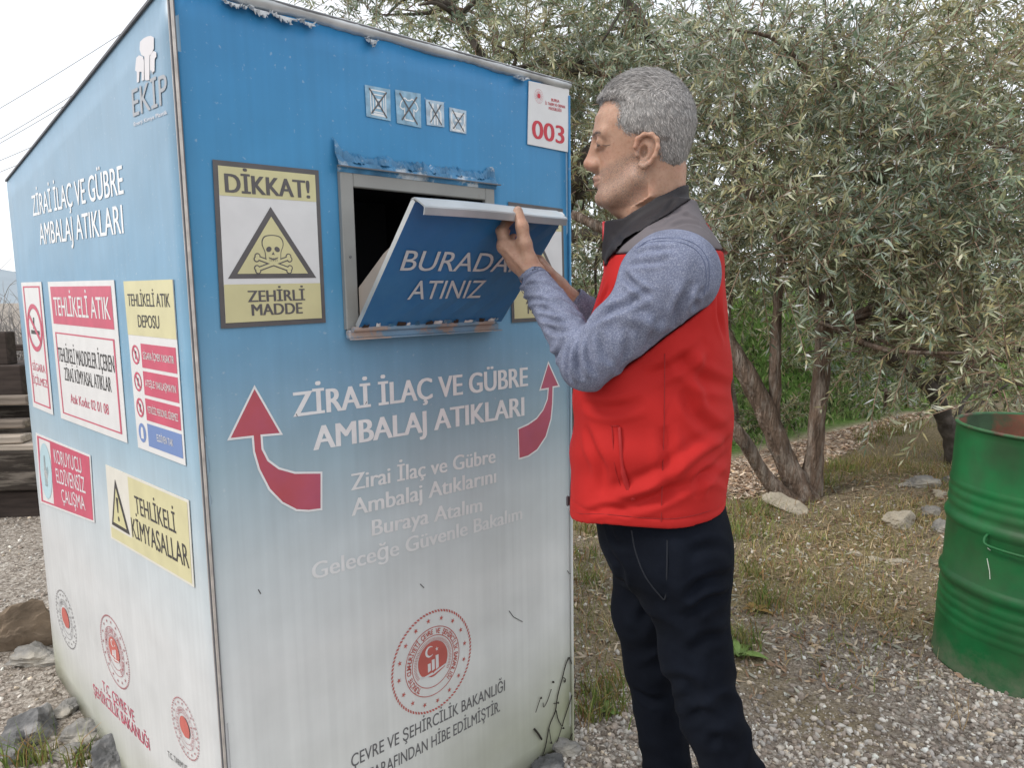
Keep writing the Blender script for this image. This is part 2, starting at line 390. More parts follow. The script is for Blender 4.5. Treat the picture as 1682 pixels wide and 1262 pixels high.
# roof: a thin sloped sheet with small overhang and a folded front lip
b = MB(); sl = (BH2 - BH1) / BD
for (y0, y1) in ((-0.012, BD + 0.02),):
    P = []
    for (x, y) in ((-0.0015, y0), (BW + 0.003, y0), (BW + 0.003, y1), (-0.0015, y1)):
        P.append((x, y, BH1 + sl * y + 0.003)); P.append((x, y, BH1 + sl * y + 0.006))
    b.add(P, [(0, 2, 4, 6), (1, 7, 5, 3), (0, 1, 3, 2), (2, 3, 5, 4), (4, 5, 7, 6), (6, 7, 1, 0)])
b.build('roof', M_edged, BIN)
# crinkled bright flashing under the front roof edge
n = 90; V = []; Fc = []
for i in range(n + 1):
    x = BW * i / n
    d = 0.0035 * math.sin(31 * x) + rngb.uniform(-.0015, .0015)
    for k, (y, z) in enumerate(((-0.001, -0.011), (-0.007, -0.006), (-0.012, 0.000), (-0.010, 0.009), (0.02, 0.012))):
        V.append((x, y + (d * 0.5 if k in (1, 2) else 0), BH1 + z + (d * 0.6 if k in (0, 1) else 0)))
    if i:
        for k in range(4): Fc.append(((i - 1) * 5 + k, i * 5 + k, i * 5 + k + 1, (i - 1) * 5 + k + 1))
o = mesh('roof_flashing', V, Fc, M_steel, BIN, smooth=True); md = o.modifiers.new('thickness', 'SOLIDIFY'); md.thickness = 0.0012
# torn strips of film hanging below it
def torn(name, x0, x1, ztop, depth, mt, n=26, curl=0.012, seed=1, label=None):
    rg = random.Random(seed); V = []; Fc = []
    for i in range(n + 1):
        t = i / n; x = x0 + (x1 - x0) * t; env = math.sin(math.pi * min(max(t, .03), .97)) ** 0.5
        dp = depth * env * (0.45 + 0.55 * rg.random())
        for k in range(4):
            q = k / 3
            V.append((x + rg.uniform(-.002, .002), -0.003 - curl * q * q * (0.5 + rg.random()), ztop - dp * q + (0.006 * q * q * rg.random())))
        if i:
            for k in range(3): Fc.append(((i - 1) * 4 + k, i * 4 + k, i * 4 + k + 1, (i - 1) * 4 + k + 1))
    o = mesh(name, V, Fc, mt, BIN); md = o.modifiers.new('thickness', 'SOLIDIFY'); md.thickness = 0.0008
    if label: tag(o, label)
    return o
for (xa, xb, dp, sd_) in ((0.085, 0.135, .018, 1), (0.135, 0.175, .022, 2), (0.175, 0.232, .020, 3), (0.232, 0.265, .016, 4), (0.38, 0.405, .022, 5), (0.80, 0.84, .010, 6)):
    torn('torn_film', xa, xb, BH1 - 0.014, dp, M_foil, seed=sd_, label='white torn film strip under the roof edge')
# corner trims
b = MB()
b.box((0.0005, -0.0022, BH1 / 2), (0.0042, 0.0030, BH1 - .004)); b.box((-0.0022, 0.0026, BH1 / 2), (0.003, 0.0045, BH1 - .006), mi=1); b.box((-0.0018, 0.0068, BH1 / 2), (0.0026, 0.0036, BH1 - .010), mi=0); b.box((0.0040, -0.0012, BH1 / 2), (0.0026, 0.002, BH1 - .01), mi=1)
b.build('corner_trim', [M_edge, M_edged], BIN)
b = MB(); b.box((BW - 0.002, -0.0035, BH1 / 2 - .01), (0.006, 0.005, BH1 - 0.03)); b.build('corner_trim', M_front, BIN)
b = MB()
L = math.hypot(BD, BH1 - BH2); an = math.atan2(BH2 - BH1, BD)
b.box((-0.0025, BD / 2, (BH1 + BH2) / 2 - 0.001), (0.004, L, 0.0045), rot=[[1, 0, 0], [0, math.cos(an), -math.sin(an)], [0, math.sin(an), math.cos(an)]]); b.build('roof_edge_trim', M_edged, BIN)
b = MB(); b.box((BW / 2, BD / 2, 0.02), (BW - 0.06, BD - 0.06, 0.03)); b.build('floor_pan', M_inside, BIN)

# ---- hatch: frame, liner, rail, flap
fx0, fx1, fz0, fz1 = 0.304, 0.7225, 1.250, 1.585
ix0, ix1, iz0, iz1 = 0.3335, 0.693, 1.262, 1.5415
b = MB(); yc, yd = -0.006, 0.014
b.box(((fx0 + ix0) / 2, yc, (fz0 + fz1) / 2), (ix0 - fx0, yd, fz1 - fz0), bev=.002)
b.box(((fx1 + ix1) / 2, yc, (fz0 + fz1) / 2), (fx1 - ix1, yd, fz1 - fz0), bev=.002)
b.box(((ix0 + ix1) / 2, yc, (iz1 + fz1) / 2), (ix1 - ix0, yd, fz1 - iz1), bev=.002)
b.box(((ix0 + ix1) / 2, yc, (iz0 + fz0) / 2), (ix1 - ix0, yd, iz0 - fz0), bev=.002)
o = b.build('hatch_frame', M_grey, BIN); tag(o, 'grey metal frame round the open drop hatch')
for (zz, side) in ((1.40, 0), (1.50, 1), (1.33, 1)):
    b = MB(); xx = (fx0 + ix0) / 2 if side == 0 else (fx1 + ix1) / 2
    b.tube([(xx, -0.0125, zz), (xx, -0.0145, zz)], 0.0028, 8); b.build('rivet', M_edged, BIN)
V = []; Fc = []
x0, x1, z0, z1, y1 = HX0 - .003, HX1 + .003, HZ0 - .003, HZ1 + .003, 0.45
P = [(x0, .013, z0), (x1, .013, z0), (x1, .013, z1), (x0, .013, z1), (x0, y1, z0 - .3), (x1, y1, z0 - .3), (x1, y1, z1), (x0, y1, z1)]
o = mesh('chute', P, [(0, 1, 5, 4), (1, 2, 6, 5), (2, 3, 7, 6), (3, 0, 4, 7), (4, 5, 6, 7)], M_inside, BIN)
# peeled film hanging along the top of the frame: ragged, curled out, hard straight lower fold
n = 120; V = []; Fc = []; rg = random.Random(11)
hh = [0.0] * (n + 1)
for i in range(n + 1):
    t = i / n
    hh[i] = 0.008 + 0.007 * abs(math.sin(13 * t + .6)) * (0.5 + 0.5 * math.sin(29 * t)) + rg.uniform(-.003, .004)
    if t < .05: hh[i] += 0.030 * (1 - t / .05)
    if t > .93: hh[i] += 0.020 * (t - .93) / .07
for i in range(n + 1):
    t = i / n; x = 0.296 + (0.725 - 0.296) * t; cr_ = 0.006 * math.sin(41 * t) + rg.uniform(-.003, .003)
    pr = [(-0.003, hh[i] + .014), (-0.009 + cr_ * .5, hh[i] + .007), (-0.013 + cr_, hh[i] * .55), (-0.017 - cr_ * .4, 0.006), (-0.021, -0.003), (-0.016, -0.007), (-0.0135, -0.014)]
    for (y, z) in pr: V.append((x + (rg.uniform(-.0015, .0015)), y, 1.583 + z))
    if i:
        for k in range(len(pr) - 1): Fc.append(((i - 1) * 7 + k, i * 7 + k, i * 7 + k + 1, (i - 1) * 7 + k + 1))
o = mesh('peeled_film', V, Fc, M_film, BIN); md = o.modifiers.new('thickness', 'SOLIDIFY'); md.thickness = 0.0009
tag(o, 'crumpled blue film peeling along the top of the hatch')
b = MB(); b.box((0.515, -0.020, 1.5795), (0.440, 0.006, 0.0025)); b.build('drip_edge', M_edged, BIN)
b = MB(); b.box((0.512, -0.014, 1.2405), (0.418, 0.016, 0.019), bev=.003); b.box((0.512, -0.028, 1.2315), (0.418, 0.012, 0.003)); b.tube([(0.309, -0.026, 1.2515), (0.70, -0.026, 1.2515)], 0.0055, 10)
o = b.build('hinge_rail', M_rail, BIN); tag(o, 'hinge rail with paint peeled to rusty metal')
for i in range(15):
    b = MB(); x = 0.33 + 0.37 * i / 14 + rngb.uniform(-.008, .008); wd = rngb.uniform(.008, .028)
    P = [(x + wd * q + rngb.uniform(-.002, .002), -0.0315 - rngb.uniform(0, .004) - .004 * (k % 2), 1.2545 + k * rngb.uniform(.004, .009)) for q in (0, .33, .66, 1) for k in (0, 1)]
    b.add(P, [(0, 2, 3, 1), (2, 4, 5, 3), (4, 6, 7, 5)]); b.build('paint_flake', [M_rust, M_foil, M_film][i % 3], BIN)

# the flap swings out from its bottom hinge
FL = 0.318; fo, fu = 0.213 / FL, 0.2361 / FL
FLAP = Plane((0.3212, -0.026, 1.252), (1, 0, 0), (0, -fo, fu), (0, -fu, -fo))
FWD = 0.4037
b = MB(); nx, ny = 12, 8
for side, off in ((0, 0.0), (1, -0.012)):
    base = len(b.v)
    P = [tuple(FLAP.p((FWD * i / nx, FL * j / ny), off + (0.0012 * math.sin(3 * i) * math.sin(2 * j) if side == 0 else 0))) for i in range(nx + 1) for j in range(ny + 1)]
    b.add(P, [((i * (ny + 1) + j), ((i + 1) * (ny + 1) + j), ((i + 1) * (ny + 1) + j + 1), (i * (ny + 1) + j + 1)) for i in range(nx) for j in range(ny)], mi=0 if side == 0 else 1)
for (uva, uvb) in (((0, 0), (0, FL)), ((0, FL), (FWD, FL)), ((FWD, FL), (FWD, 0)), ((FWD, 0), (0, 0))):
    b.add([FLAP.p(uva, 0), FLAP.p(uvb, 0), FLAP.p(uvb, -.012), FLAP.p(uva, -.012)], [(0, 1, 2, 3)], mi=1)
flap = b.build('flap', [M_flap, M_steel], BIN); tag(flap, 'dark blue drop flap held half open')
T = FLAP.p((0, FL), 0); Ty, Tz = T[1], T[2]
prof = [(Ty + .012, Tz + .007), (Ty + .002, Tz + .0095), (Ty - .004, Tz + .007), (Ty - .029, Tz - .0085), (Ty - .030, Tz - .0115), (Ty - .0265, Tz - .0245), (Ty - .0235, Tz - .0245), (Ty - .0265, Tz - .0125), (Ty - .025, Tz - .0095), (Ty - .002, Tz + .004), (Ty + .002, Tz + .006), (Ty + .012, Tz + .004)]
V = []; K = len(prof); xs = np.linspace(0.3212 - 0.0, 0.3212 + FWD - 0.026, 14)
for x in xs:
    for (y, z) in prof: V.append((x, y, z + 0.0009 * math.sin(17 * x)))
Fc = [(i * K + k, (i + 1) * K + k, (i + 1) * K + (k + 1) % K, i * K + (k + 1) % K) for i in range(len(xs) - 1) for k in range(K)] + [tuple(range(K)), tuple(range((len(xs) - 1) * K, len(xs) * K))[::-1]]
M_lip = pm('lip_steel', (0.43, 0.46, 0.48), rough=0.34, metal=0.35, var=0.18, vs=10, bump=0.06, bs=60, col2=(0.30, 0.40, 0.47), c2s=5, c2r=(0.55, 0.7))
mesh('handle_lip', V, Fc, M_lip, flap)
q = lambda x, o_, u_: (x, -0.026 - o_, 1.252 + u_)
V = []
for x in (0.3345, 0.3375): V += [q(x, -.012, .012), q(x, .0, .020), q(x, .14, .176), q(x, .085, .150), q(x, -.012, .085)]
mesh('side_cheek', V, [(0, 1, 2, 3, 4), (9, 8, 7, 6, 5)] + [(i, (i + 1) % 5, 5 + (i + 1) % 5, 5 + i) for i in range(5)], M_cheek, flap)
def pxl(pl, text, bl, br, tl, bold=0.0, shear=0.0): return (text, pl.uv(*bl), pl.uv(*br), pl.uv(*tl), bold, shear)
M_flt = pm('flap_lettering', (0.62, 0.66, 0.70), rough=0.45, var=0.1, vs=40)
lettering('lettering', FLAP, [pxl(FLAP, 'BURADAN', (656, 443), (858, 446), (667, 410), 0.004, -1e-6), pxl(FLAP, 'ATINIZ', (668, 491), (787, 488), (678, 460), 0.004, -1e-6)], M_flt, flap, off=0.0022)

# ---- hazard signs on the front
def unit_skull(q, cu, cv, s, asp):
    """outline skull over crossed bones, centre (cu, cv), half size s in v units; returns dark polys and light polys"""
    P = lambda x, y: q.pt(cu + x * s / asp, cv - y * s)
    dark, light, dark2 = [], [], []
    for sx in (-1, 1):                                     # bones
        for (grow, dst) in ((0.07, dark), (0.0, light)):
            x0, y0, x1, y1 = -1.0 * sx, -0.30, 1.0 * sx, -1.0
            dx, dy = x1 - x0, y1 - y0; L = math.hypot(dx, dy); nx, ny = -dy / L, dx / L; hw = 0.075 + grow
            ex, ey = dx / L * grow, dy / L * grow
            dst.append([P(x0 - ex + nx * hw, y0 - ey + ny * hw), P(x1 + ex + nx * hw, y1 + ey + ny * hw), P(x1 + ex - nx * hw, y1 + ey - ny * hw), P(x0 - ex - nx * hw, y0 - ey - ny * hw)])
            for (bx, by) in ((x0, y0), (x1, y1)):
                for sg in (-1, 1):
                    r = 0.12 + grow; cx, cy = bx + nx * .09 * sg, by + ny * .09 * sg
                    dst.append([P(cx + r * math.cos(t), cy + r * math.sin(t)) for t in np.linspace(0, 2 * math.pi, 12, endpoint=False)])
    sk = [(-.62, .42), (-.60, .70), (-.42, .93), (0, 1.0), (.42, .93), (.60, .70), (.62, .42), (.50, .12), (.46, -.06), (.42, -.42), (.22, -.62), (0, -.66), (-.22, -.62), (-.42, -.42), (-.46, -.06), (-.50, .12)]
    skc = catmull(np.array(sk + sk[:1]), 4)
    dark.append([P(x * 1.10, (y - .15) * 1.07 + .15) for x, y in skc]); light.append([P(x, y) for x, y in skc])
    for sx in (-1, 1): dark2.append([P(sx * .26 + .17 * math.cos(t), .20 + .16 * math.sin(t) - .03 * sx * math.cos(t)) for t in np.linspace(0, 2 * math.pi, 14, endpoint=False)])
    dark2.append([P(0, .06), P(.10, -.14), P(0, -.11), P(-.10, -.14)])
    dark2.append([P(-.30, -.26), P(0, -.36), P(.30, -.26), P(.26, -.34), P(0, -.46), P(-.26, -.34)])
    for i in range(-2, 3): dark2.append([P(i * .11 - .012, -.30), P(i * .11 + .012, -.30), P(i * .11 + .012, -.52), P(i * .11 - .012, -.52)])
    return dark, light, dark2
def hazard_sign(quad, label):
    s = flat('hazard_sign', FRONT, [quad.rect(0, 0, 1, 1), quad.rect(.042, .032, .958, .968)], [M_dgrey, M_white], BIN, off=0.0030, thick=0.0010, midx=[0, 1])
    me = s.data
    # second sheet slightly proud
    for v in me.vertices[8:12]: v.co.y -= 0.0006
    tag(s, label); asp = quad.aspect()
    for rc in ((.042, .032, .958, .205), (.042, .735, .958, .968)): flat('colour_band', FRONT, [quad.rect(*rc)], M_yellow, s, off=0.0041)
    t0, t1, t2 = (.5, .255), (.92, .70), (.08, .70)
    flat('warning_triangle', FRONT, [quad.poly([t0, t1, t2])], M_dgrey, s, off=0.0041)
    cx, cy = .5, .555; sh = lambda p, k: (cx + (p[0] - cx) * k, cy + (p[1] - cy) * k)
    flat('triangle_field', FRONT, [quad.poly([sh(t0, .80), sh(t1, .80), sh(t2, .80)])], M_yellow, s, off=0.0046)
    d, l_, d2 = unit_skull(quad, .5, .540, .105, asp)
    V = flat('skull_and_crossbones', FRONT, d + l_ + d2, [M_dgrey, M_yellow], s, off=0.0050, midx=[0] * len(d) + [1] * len(l_) + [0] * len(d2))
    k = 0
    for grp, o_ in ((d, 0), (l_, .0003), (d2, .0006)):
        for P in grp:
            for _ in P: V.data.vertices[k].co.y -= o_ + k * 2e-7; k += 1
    def tl(text, u0, u1, vb, vc, bold): return (text, quad.pt(u0, vb), quad.pt(u1, vb), quad.pt(u0, vc), bold, 0)
    lettering('lettering', FRONT, [tl('DİKKAT!', .10, .89, .185, .075, .03), tl('ZEHİRLİ', .25, .79, .845, .775, .028), tl('MADDE', .28, .76, .93, .86, .028)], M_dgrey, s, off=0.0046)
    return s
hq = Quad(FRONT, (348, 262), (522, 280), (534, 530), (362, 540))
hazard_sign(hq, 'yellow and white skull warning sign left of the hatch')
h2 = [np.array([0.7765, 1.545]), np.array([0.975, 1.541]), np.array([0.981, 1.247]), np.array([0.7825, 1.2465])]
hazard_sign(Quad(FRONT, *h2, px=False), 'skull warning sign right of the hatch, half hidden by the arm')

# number sign
nq = Quad(FRONT, (867, 133), (933, 147), (931, 250), (865, 237))
s = flat('number_sign', FRONT, [nq.rect(0, 0, 1, 1)], M_white, BIN, off=0.004, thick=0.002); tag(s, 'white sign with red number 003 at the top right corner')
tl = lambda qd, text, u0, u1, vb, vc, bold=0.02, shear=0.0: (text, qd.pt(u0, vb), qd.pt(u1, vb), qd.pt(u0, vc), bold, shear)
lettering('lettering', FRONT, [tl(nq, '003', .11, .89, .885, .60, .022), tl(nq, 'BURSA', .55, .75, .245, .20), tl(nq, 'İL TARIM VE ORMAN', .40, .90, .315, .27), tl(nq, 'MÜDÜRLÜĞÜ', .49, .81, .385, .34)], M_red, s, off=0.0046)
def disc(c, r, n=28): return lambda q: None
def emblem(name, pl, c, ru, rv, parent, mt, label=None, full=True, off=0.0009, mt_core=None):
    """round ministry style seal: rope ring, stars, lettered band, core with crescent, towers and open book"""
    fn = lambda x, y: np.array([c[0] + ru * x, c[1] + rv * y])
    N = 84 if full else 44
    P = ringpolys(fn, .955, 1.0, N, dash=.62, slant=.035)
    for i in range(16):
        a = 2 * math.pi * i / 16 + .1; r = .83
        P.append([fn(x, y) for x, y in star(r * math.cos(a), r * math.sin(a), .055 if full else .06, rot=-a + math.pi / 2)])
    P += ringpolys(fn, .665, .68, 60); P += ringpolys(fn, .50, .515, 60)
    if full:
        P += ringpolys(fn, .40, .47, 64, a0=-.2 * math.pi, a1=1.2 * math.pi, dash=.3)
    V, Fc = [], []
    for poly in P:
        b_ = len(V); V += [pl.p(q_, off) for q_ in poly]; Fc.append(tuple(range(b_, b_ + len(poly))))
    txt = 'TÜRKİYE CUMHURİYETİ ÇEVRE VE ŞEHİRCİLİK BAKANLIĞI' if full else 'TÜRKİYE CUMHURİYETİ BAKANLIĞI'
    for i, ch in enumerate(txt):
        if ch == ' ': continue
        a = math.radians(232 - 284 * i / (len(txt) - 1)); v, f = glyphs(ch, .02)
        hgt = .095; wd = hgt * 0.55
        vx = (v[:, 0] - v[:, 0].mean()) / .682 * hgt * .8; vy = v[:, 1] / .682 * hgt + .54
        X = vy * math.cos(a) + vx * math.sin(a); Y = vy * math.sin(a) - vx * math.cos(a)
        b_ = len(V); V += [pl.p(fn(x, y), off) for x, y in zip(X, Y)]; Fc += [tuple(b_ + k for k in g) for g in f]
    o = mesh(name, V, Fc, mt, parent)
    if label: tag(o, label)
    core = [fn(.37 * math.cos(t), .37 * math.sin(t) + .03) for t in np.linspace(-.22 * math.pi, 1.22 * math.pi, 30)]
    core += [fn(-.05, -.30), fn(.03, -.30)]
    flat('emblem_core', pl, [core], mt_core or mt, o, off=off + .0002)
    if full:
        W = []
        cres = [fn(-.08 + .11 * math.cos(t), .22 + .11 * math.sin(t)) for t in np.linspace(.25 * math.pi, 1.75 * math.pi, 16)] + [fn(-.055 + .085 * math.cos(t), .22 + .085 * math.sin(t)) for t in np.linspace(1.72 * math.pi, .28 * math.pi, 16)]
        W.append(cres); W.append([fn(x, y) for x, y in star(.10, .22, .045)])
        for (x, h) in ((-.10, .17), (0, .22), (.10, .28)): W.append([fn(x - .036, -.18), fn(x + .036, -.16), fn(x + .036, -.18 + h), fn(x - .036, -.18 + h)])
        W.append([fn(-.32, -.24), fn(-.03, -.21), fn(.0, -.235), fn(.03, -.21), fn(.34, -.14), fn(.34, -.17), fn(.02, -.26), fn(-.02, -.26), fn(-.32, -.27)])
        flat('emblem_marks', pl, W, M_white, o, off=off + .0005)
    return o
emblem('round_crest', FRONT, nq.pt(.24, .21), 0.0155, 0.0175, s, M_red, full=False, off=.0046)

# crossed out stickers
xs_px = [((598, 139), (640, 147), (641, 199), (601, 191)), ((648, 147), (690, 154), (691, 210), (651, 202)), ((698, 163), (728, 168), (729, 209), (700, 205)), ((737, 176), (765, 182), (765, 220), (738, 215))]
M_clear = pm('faded_sticker', (0.26, 0.44, 0.58), rough=0.4, var=0.25, vs=60)
M_clear2 = pm('faded_sticker_pale', (0.40, 0.52, 0.62), rough=0.4, var=0.25, vs=60)
lab = ['large square sticker of a drum outline crossed out', 'large sticker of a garment outline crossed out', 'small sticker of a bottle outline crossed out', 'smallest sticker with crossed out pattern nearest the number sign']
for i, cs in enumerate(xs_px):
    qd = Quad(FRONT, *cs)
    s = flat('crossed_sticker', FRONT, [qd.rect(0, 0, 1, 1)], M_clear if i < 2 else M_clear2, BIN, off=.0022); tag(s, lab[i], None, 'crossed out stickers above the hatch')
    W = []
    def line(pts, w_):
        for (a, b_) in zip(pts[:-1], pts[1:]):
            d = (b_[0] - a[0], b_[1] - a[1]); L = math.hypot(*d) + 1e-9; nx, ny = -d[1] / L * w_, d[0] / L * w_
            W.append(qd.poly([(a[0] + nx, a[1] + ny), (b_[0] + nx, b_[1] + ny), (b_[0] - nx, b_[1] - ny), (a[0] - nx, a[1] - ny)]))
    if i == 0:
        line([(.2, .12), (.8, .12), (.8, .9), (.2, .9), (.2, .12)], .02); line([(.3, .25), (.72, .25), (.72, .8), (.3, .8), (.3, .25)], .02); line([(.42, .4), (.6, .4), (.6, .66), (.42, .66), (.42, .4)], .03); line([(.3, .86), (.72, .86)], .02)
    elif i == 1:
        line([(.35, .2), (.2, .35), (.15, .5), (.28, .56), (.33, .5), (.33, .85), (.70, .85), (.70, .5), (.78, .56), (.88, .46), (.82, .33), (.66, .2), (.55, .26), (.45, .26), (.35, .2)], .02)
    elif i == 2:
        line([(.38, .12), (.38, .3), (.26, .45), (.26, .92)], .045); line([(.66, .12), (.66, .3), (.8, .45), (.8, .92)], .045); line([(.45, .5), (.45, .95)], .04); line([(.6, .5), (.6, .95)], .04)
    else:
        line([(.12, .2), (.88, .2), (.88, .92), (.12, .92), (.12, .2)], .045); line([(.3, .5), (.7, .5)], .05); line([(.12, .6), (.35, .92)], .05); line([(.88, .6), (.65, .92)], .05); line([(.35, .3), (.65, .3)], .05)
    flat('outline_drawing', FRONT, W, M_gltr, s, off=.0026)
    W = []; line([(.16, .08), (.84, .93)], .024); line([(.84, .12), (.20, .88)], .024)
    k = flat('cross', FRONT, W, M_dgrey, s, off=.0032)
    for j, v in enumerate(k.data.vertices): v.co.y -= (j // 4) * 0.0002

# big lettering on the front
o = lettering('lettering', FRONT, [pxl(FRONT, 'ZİRAİ İLAÇ VE GÜBRE', (483, 685), (866, 634), (483, 645), .030), pxl(FRONT, 'AMBALAJ ATIKLARI', (516, 740), (860, 683), (522, 701), .030)], M_ltr, BIN); tag(o, 'large white capital lettering')
o = lettering('lettering', FRONT, [pxl(FRONT, 'Zirai İlaç ve Gübre', (577, 806), (813, 760), (577, 779), .022), pxl(FRONT, 'Ambalaj Atıklarını', (578, 848), (814, 793), (583, 820), .022), pxl(FRONT, 'Buraya Atalım', (611, 881), (791, 840), (611, 855), .022), pxl(FRONT, 'Geleceğe Güvenle Bakalım', (513, 953), (857, 853), (513, 926), .022)], M_gltr, BIN); tag(o, 'fading small white slogan lettering')
def extend(a, b_, t): return (a[0] + (b_[0] - a[0]) * t, a[1] + (b_[1] - a[1]) * t)
M_gtxt = pm('print_mid_grey', (0.15, 0.15, 0.155), rough=0.5, var=0.1)
l1a, l1b = FRONT.uv(577, 1262), FRONT.uv(829, 1135)
c1 = FRONT.uv(577, 1241) - l1a
l2a, l2b = FRONT.uv(640, 1266), FRONT.uv(821, 1169)
o = lettering('lettering', FRONT, [('ÇEVRE VE ŞEHİRCİLİK BAKANLIĞI', l1a, l1b, l1a + c1, .006, 0), ('TARAFINDAN HİBE EDİLMİŞTİR.', l2a - (l2b - l2a) * .17, l2b, l2a - (l2b - l2a) * .17 + c1, .006, 0)], M_gtxt, BIN); tag(o, 'grey slanted donation lettering below the crest')
ec = FRONT.uv(711, 1087)
er_u = (FRONT.uv(776, 1065)[0] - FRONT.uv(645, 1110)[0]) / 2; er_v = (FRONT.uv(716, 1002)[1] - FRONT.uv(706, 1172)[1]) / 2
emblem('round_crest', FRONT, ec, er_u, er_v, BIN, M_emblem, 'large round red crest with stars on the front')
# arrows
def arrow(pxs, label):
    P = [FRONT.uv(*p) for p in pxs]; c = np.mean(P, axis=0)
    o = flat('arrow', FRONT, [P], M_arrow, BIN, off=.0008); tag(o, label)
    # white border: offset outline
    n_ = len(P); W = []
    A = np.array(P); area = 0.5 * sum(A[i][0] * A[(i + 1) % n_][1] - A[(i + 1) % n_][0] * A[i][1] for i in range(n_)); sg = 1 if area > 0 else -1
    out = []
    for i in range(n_):
        d0 = A[i] - A[i - 1]; d1 = A[(i + 1) % n_] - A[i]; d0 = d0 / np.linalg.norm(d0); d1 = d1 / np.linalg.norm(d1)
        n0 = np.array([d0[1], -d0[0]]) * sg; n1 = np.array([d1[1], -d1[0]]) * sg; m_ = n0 + n1; m_ = m_ / max(np.linalg.norm(m_), .3); out.append(A[i] + m_ * min(.0042 / max(m_ @ n0, .45), .008))
    for i in range(n_): W.append([A[i], A[(i + 1) % n_], out[(i + 1) % n_], out[i]])
    flat('arrow_border', FRONT, W, M_ltr, o, off=.0010)
z6 = lambda L: [(350 + x * .3567, 560 + y * .3567) for x, y in L]
arrow(z6([(190, 222), (306, 425), (217, 432), (222, 500), (250, 555), (300, 592), (375, 613), (494, 612), (494, 772), (440, 779), (385, 776), (320, 742), (262, 682), (215, 590), (192, 510), (186, 436), (80, 448)]), 'red arrow curving up on the left of the lettering')
arrow(z6([(1543, 106), (1588, 206), (1562, 210), (1560, 290), (1553, 360), (1530, 440), (1490, 500), (1450, 528), (1410, 540), (1406, 408), (1450, 388), (1490, 360), (1520, 320), (1540, 270), (1545, 216), (1508, 222)]), 'smaller red arrow curving up beside the man')

# scratches on the front and a few dark nicks
for P in ([(836, 1004), (843, 1014), (858, 1022)], [(424, 969), (428, 976)], [(932, 938), (935, 943), (941, 942)], [(486, 680), (488, 684)], [(602, 660), (600, 664)], [(690, 960), (696, 966)]):
    b = MB(); b.tube([FRONT.p(FRONT.uv(*p), .0006) for p in P], .0011 if P[0][1] > 500 else .0007, 5); b.build('scratch', M_dgrey, BIN)

# ---- left side: logo, lettering, signs, crests
P = lambda L: [LEFT.uv(200 + x * .14265, 40 + y * .14265) for x, y in L]
lg = flat('tree_logo', LEFT, [P([(215, 290), (220, 200), (262, 160), (300, 140), (345, 130), (380, 150), (380, 280), (350, 340), (330, 360), (328, 640), (300, 645), (275, 640), (270, 370), (235, 350)]),
     P([(170, 470), (178, 385), (210, 355), (255, 370), (268, 420), (268, 640), (240, 650), (240, 545), (215, 545), (210, 660), (185, 670), (185, 545), (165, 530)]),
     P([(338, 365), (375, 305), (410, 320), (412, 370), (392, 400), (390, 540), (365, 550), (345, 520), (338, 600)])], M_blush, BIN, off=.0016)
tag(lg, 'white figures logo at the top of the side panel')
for j, v in enumerate(lg.data.vertices): v.co.x -= 0.0002 * (0 if j < 14 else 1 if j < 27 else 2)
z5 = lambda x, y: (200 + x * .14265, 40 + y * .14265)
lettering('lettering', LEFT, [pxl(LEFT, 'EKİP', z5(140, 1065), z5(540, 900), z5(130, 755), .012)], M_logo, lg, off=.0016)
lettering('lettering', LEFT, [pxl(LEFT, 'Enerji Kimya Plastik', z5(150, 1172), z5(535, 1030), z5(150, 1130), .02)], M_blush, lg, off=.0016)
o = lettering('lettering', LEFT, [pxl(LEFT, 'ZİRAİ İLAÇ VE GÜBRE', (55, 355), (204, 318), (53, 322), .024), pxl(LEFT, 'AMBALAJ ATIKLARI', (67, 402), (204, 383), (65, 368), .024)], M_ltr, BIN); tag(o, 'white capital lettering on the side panel')
def lq(*c): return Quad(LEFT, *c)
def frame(qd, u0, v0, u1, v1, tu, tv): return [qd.rect(u0, v0, u1, v0 + tv), qd.rect(u0, v1 - tv, u1, v1), qd.rect(u0, v0 + tv, u0 + tu, v1 - tv), qd.rect(u1 - tu, v0 + tv, u1, v1 - tv)]
def circ(qd, cu, cv, ru, rv, n=26): return [qd.pt(cu + ru * math.cos(t), cv + rv * math.sin(t)) for t in np.linspace(0, 2 * math.pi, n, endpoint=False)]
def cring(qd, cu, cv, ru, rv, k, n=30): return ringpolys(lambda x, y: qd.pt(cu + ru * x, cv + rv * y), k, 1.0, n)
def sign(qd, label, base=M_white):
    s_ = flat('safety_sign', LEFT, [qd.rect(0, 0, 1, 1)], base, BIN, off=.0026, thick=.0012); return tag(s_, label)
O1, O2, O3 = .0031, .0035, .0039
qa = lq((36, 464), (69, 463), (89, 682), (56, 668)); s = sign(qa, 'narrow no smoking sign nearest the back edge')
flat('border', LEFT, frame(qa, .08, .03, .92, .96, .06, .012), M_pink, s, off=O1)
flat('prohibition_symbol', LEFT, cring(qa, .5, .35, .36, .185, .80) + [qa.poly([(.20, .25), (.26, .23), (.80, .45), (.74, .47)])], M_pink, s, off=O2)
flat('cigarette', LEFT, [qa.rect(.30, .37, .72, .40), qa.poly([(.46, .27), (.52, .27), (.48, .36), (.42, .36)])], M_black, s, off=O1)
lettering('lettering', LEFT, [tl(qa, 'SİGARA', .20, .82, .69, .63), tl(qa, 'İÇİLMEZ', .16, .86, .80, .74)], M_pink, s, off=O1)
qb = lq((80, 463), (189, 460), (211, 728), (102, 687)); s = sign(qb, 'large sign with pink TEHLİKELİ ATIK heading')
flat('heading_band', LEFT, [qb.rect(.04, .035, .96, .30)], M_pink, s, off=O1)
flat('border', LEFT, frame(qb, .05, .36, .95, .955, .02, .010), M_pink, s, off=O1)
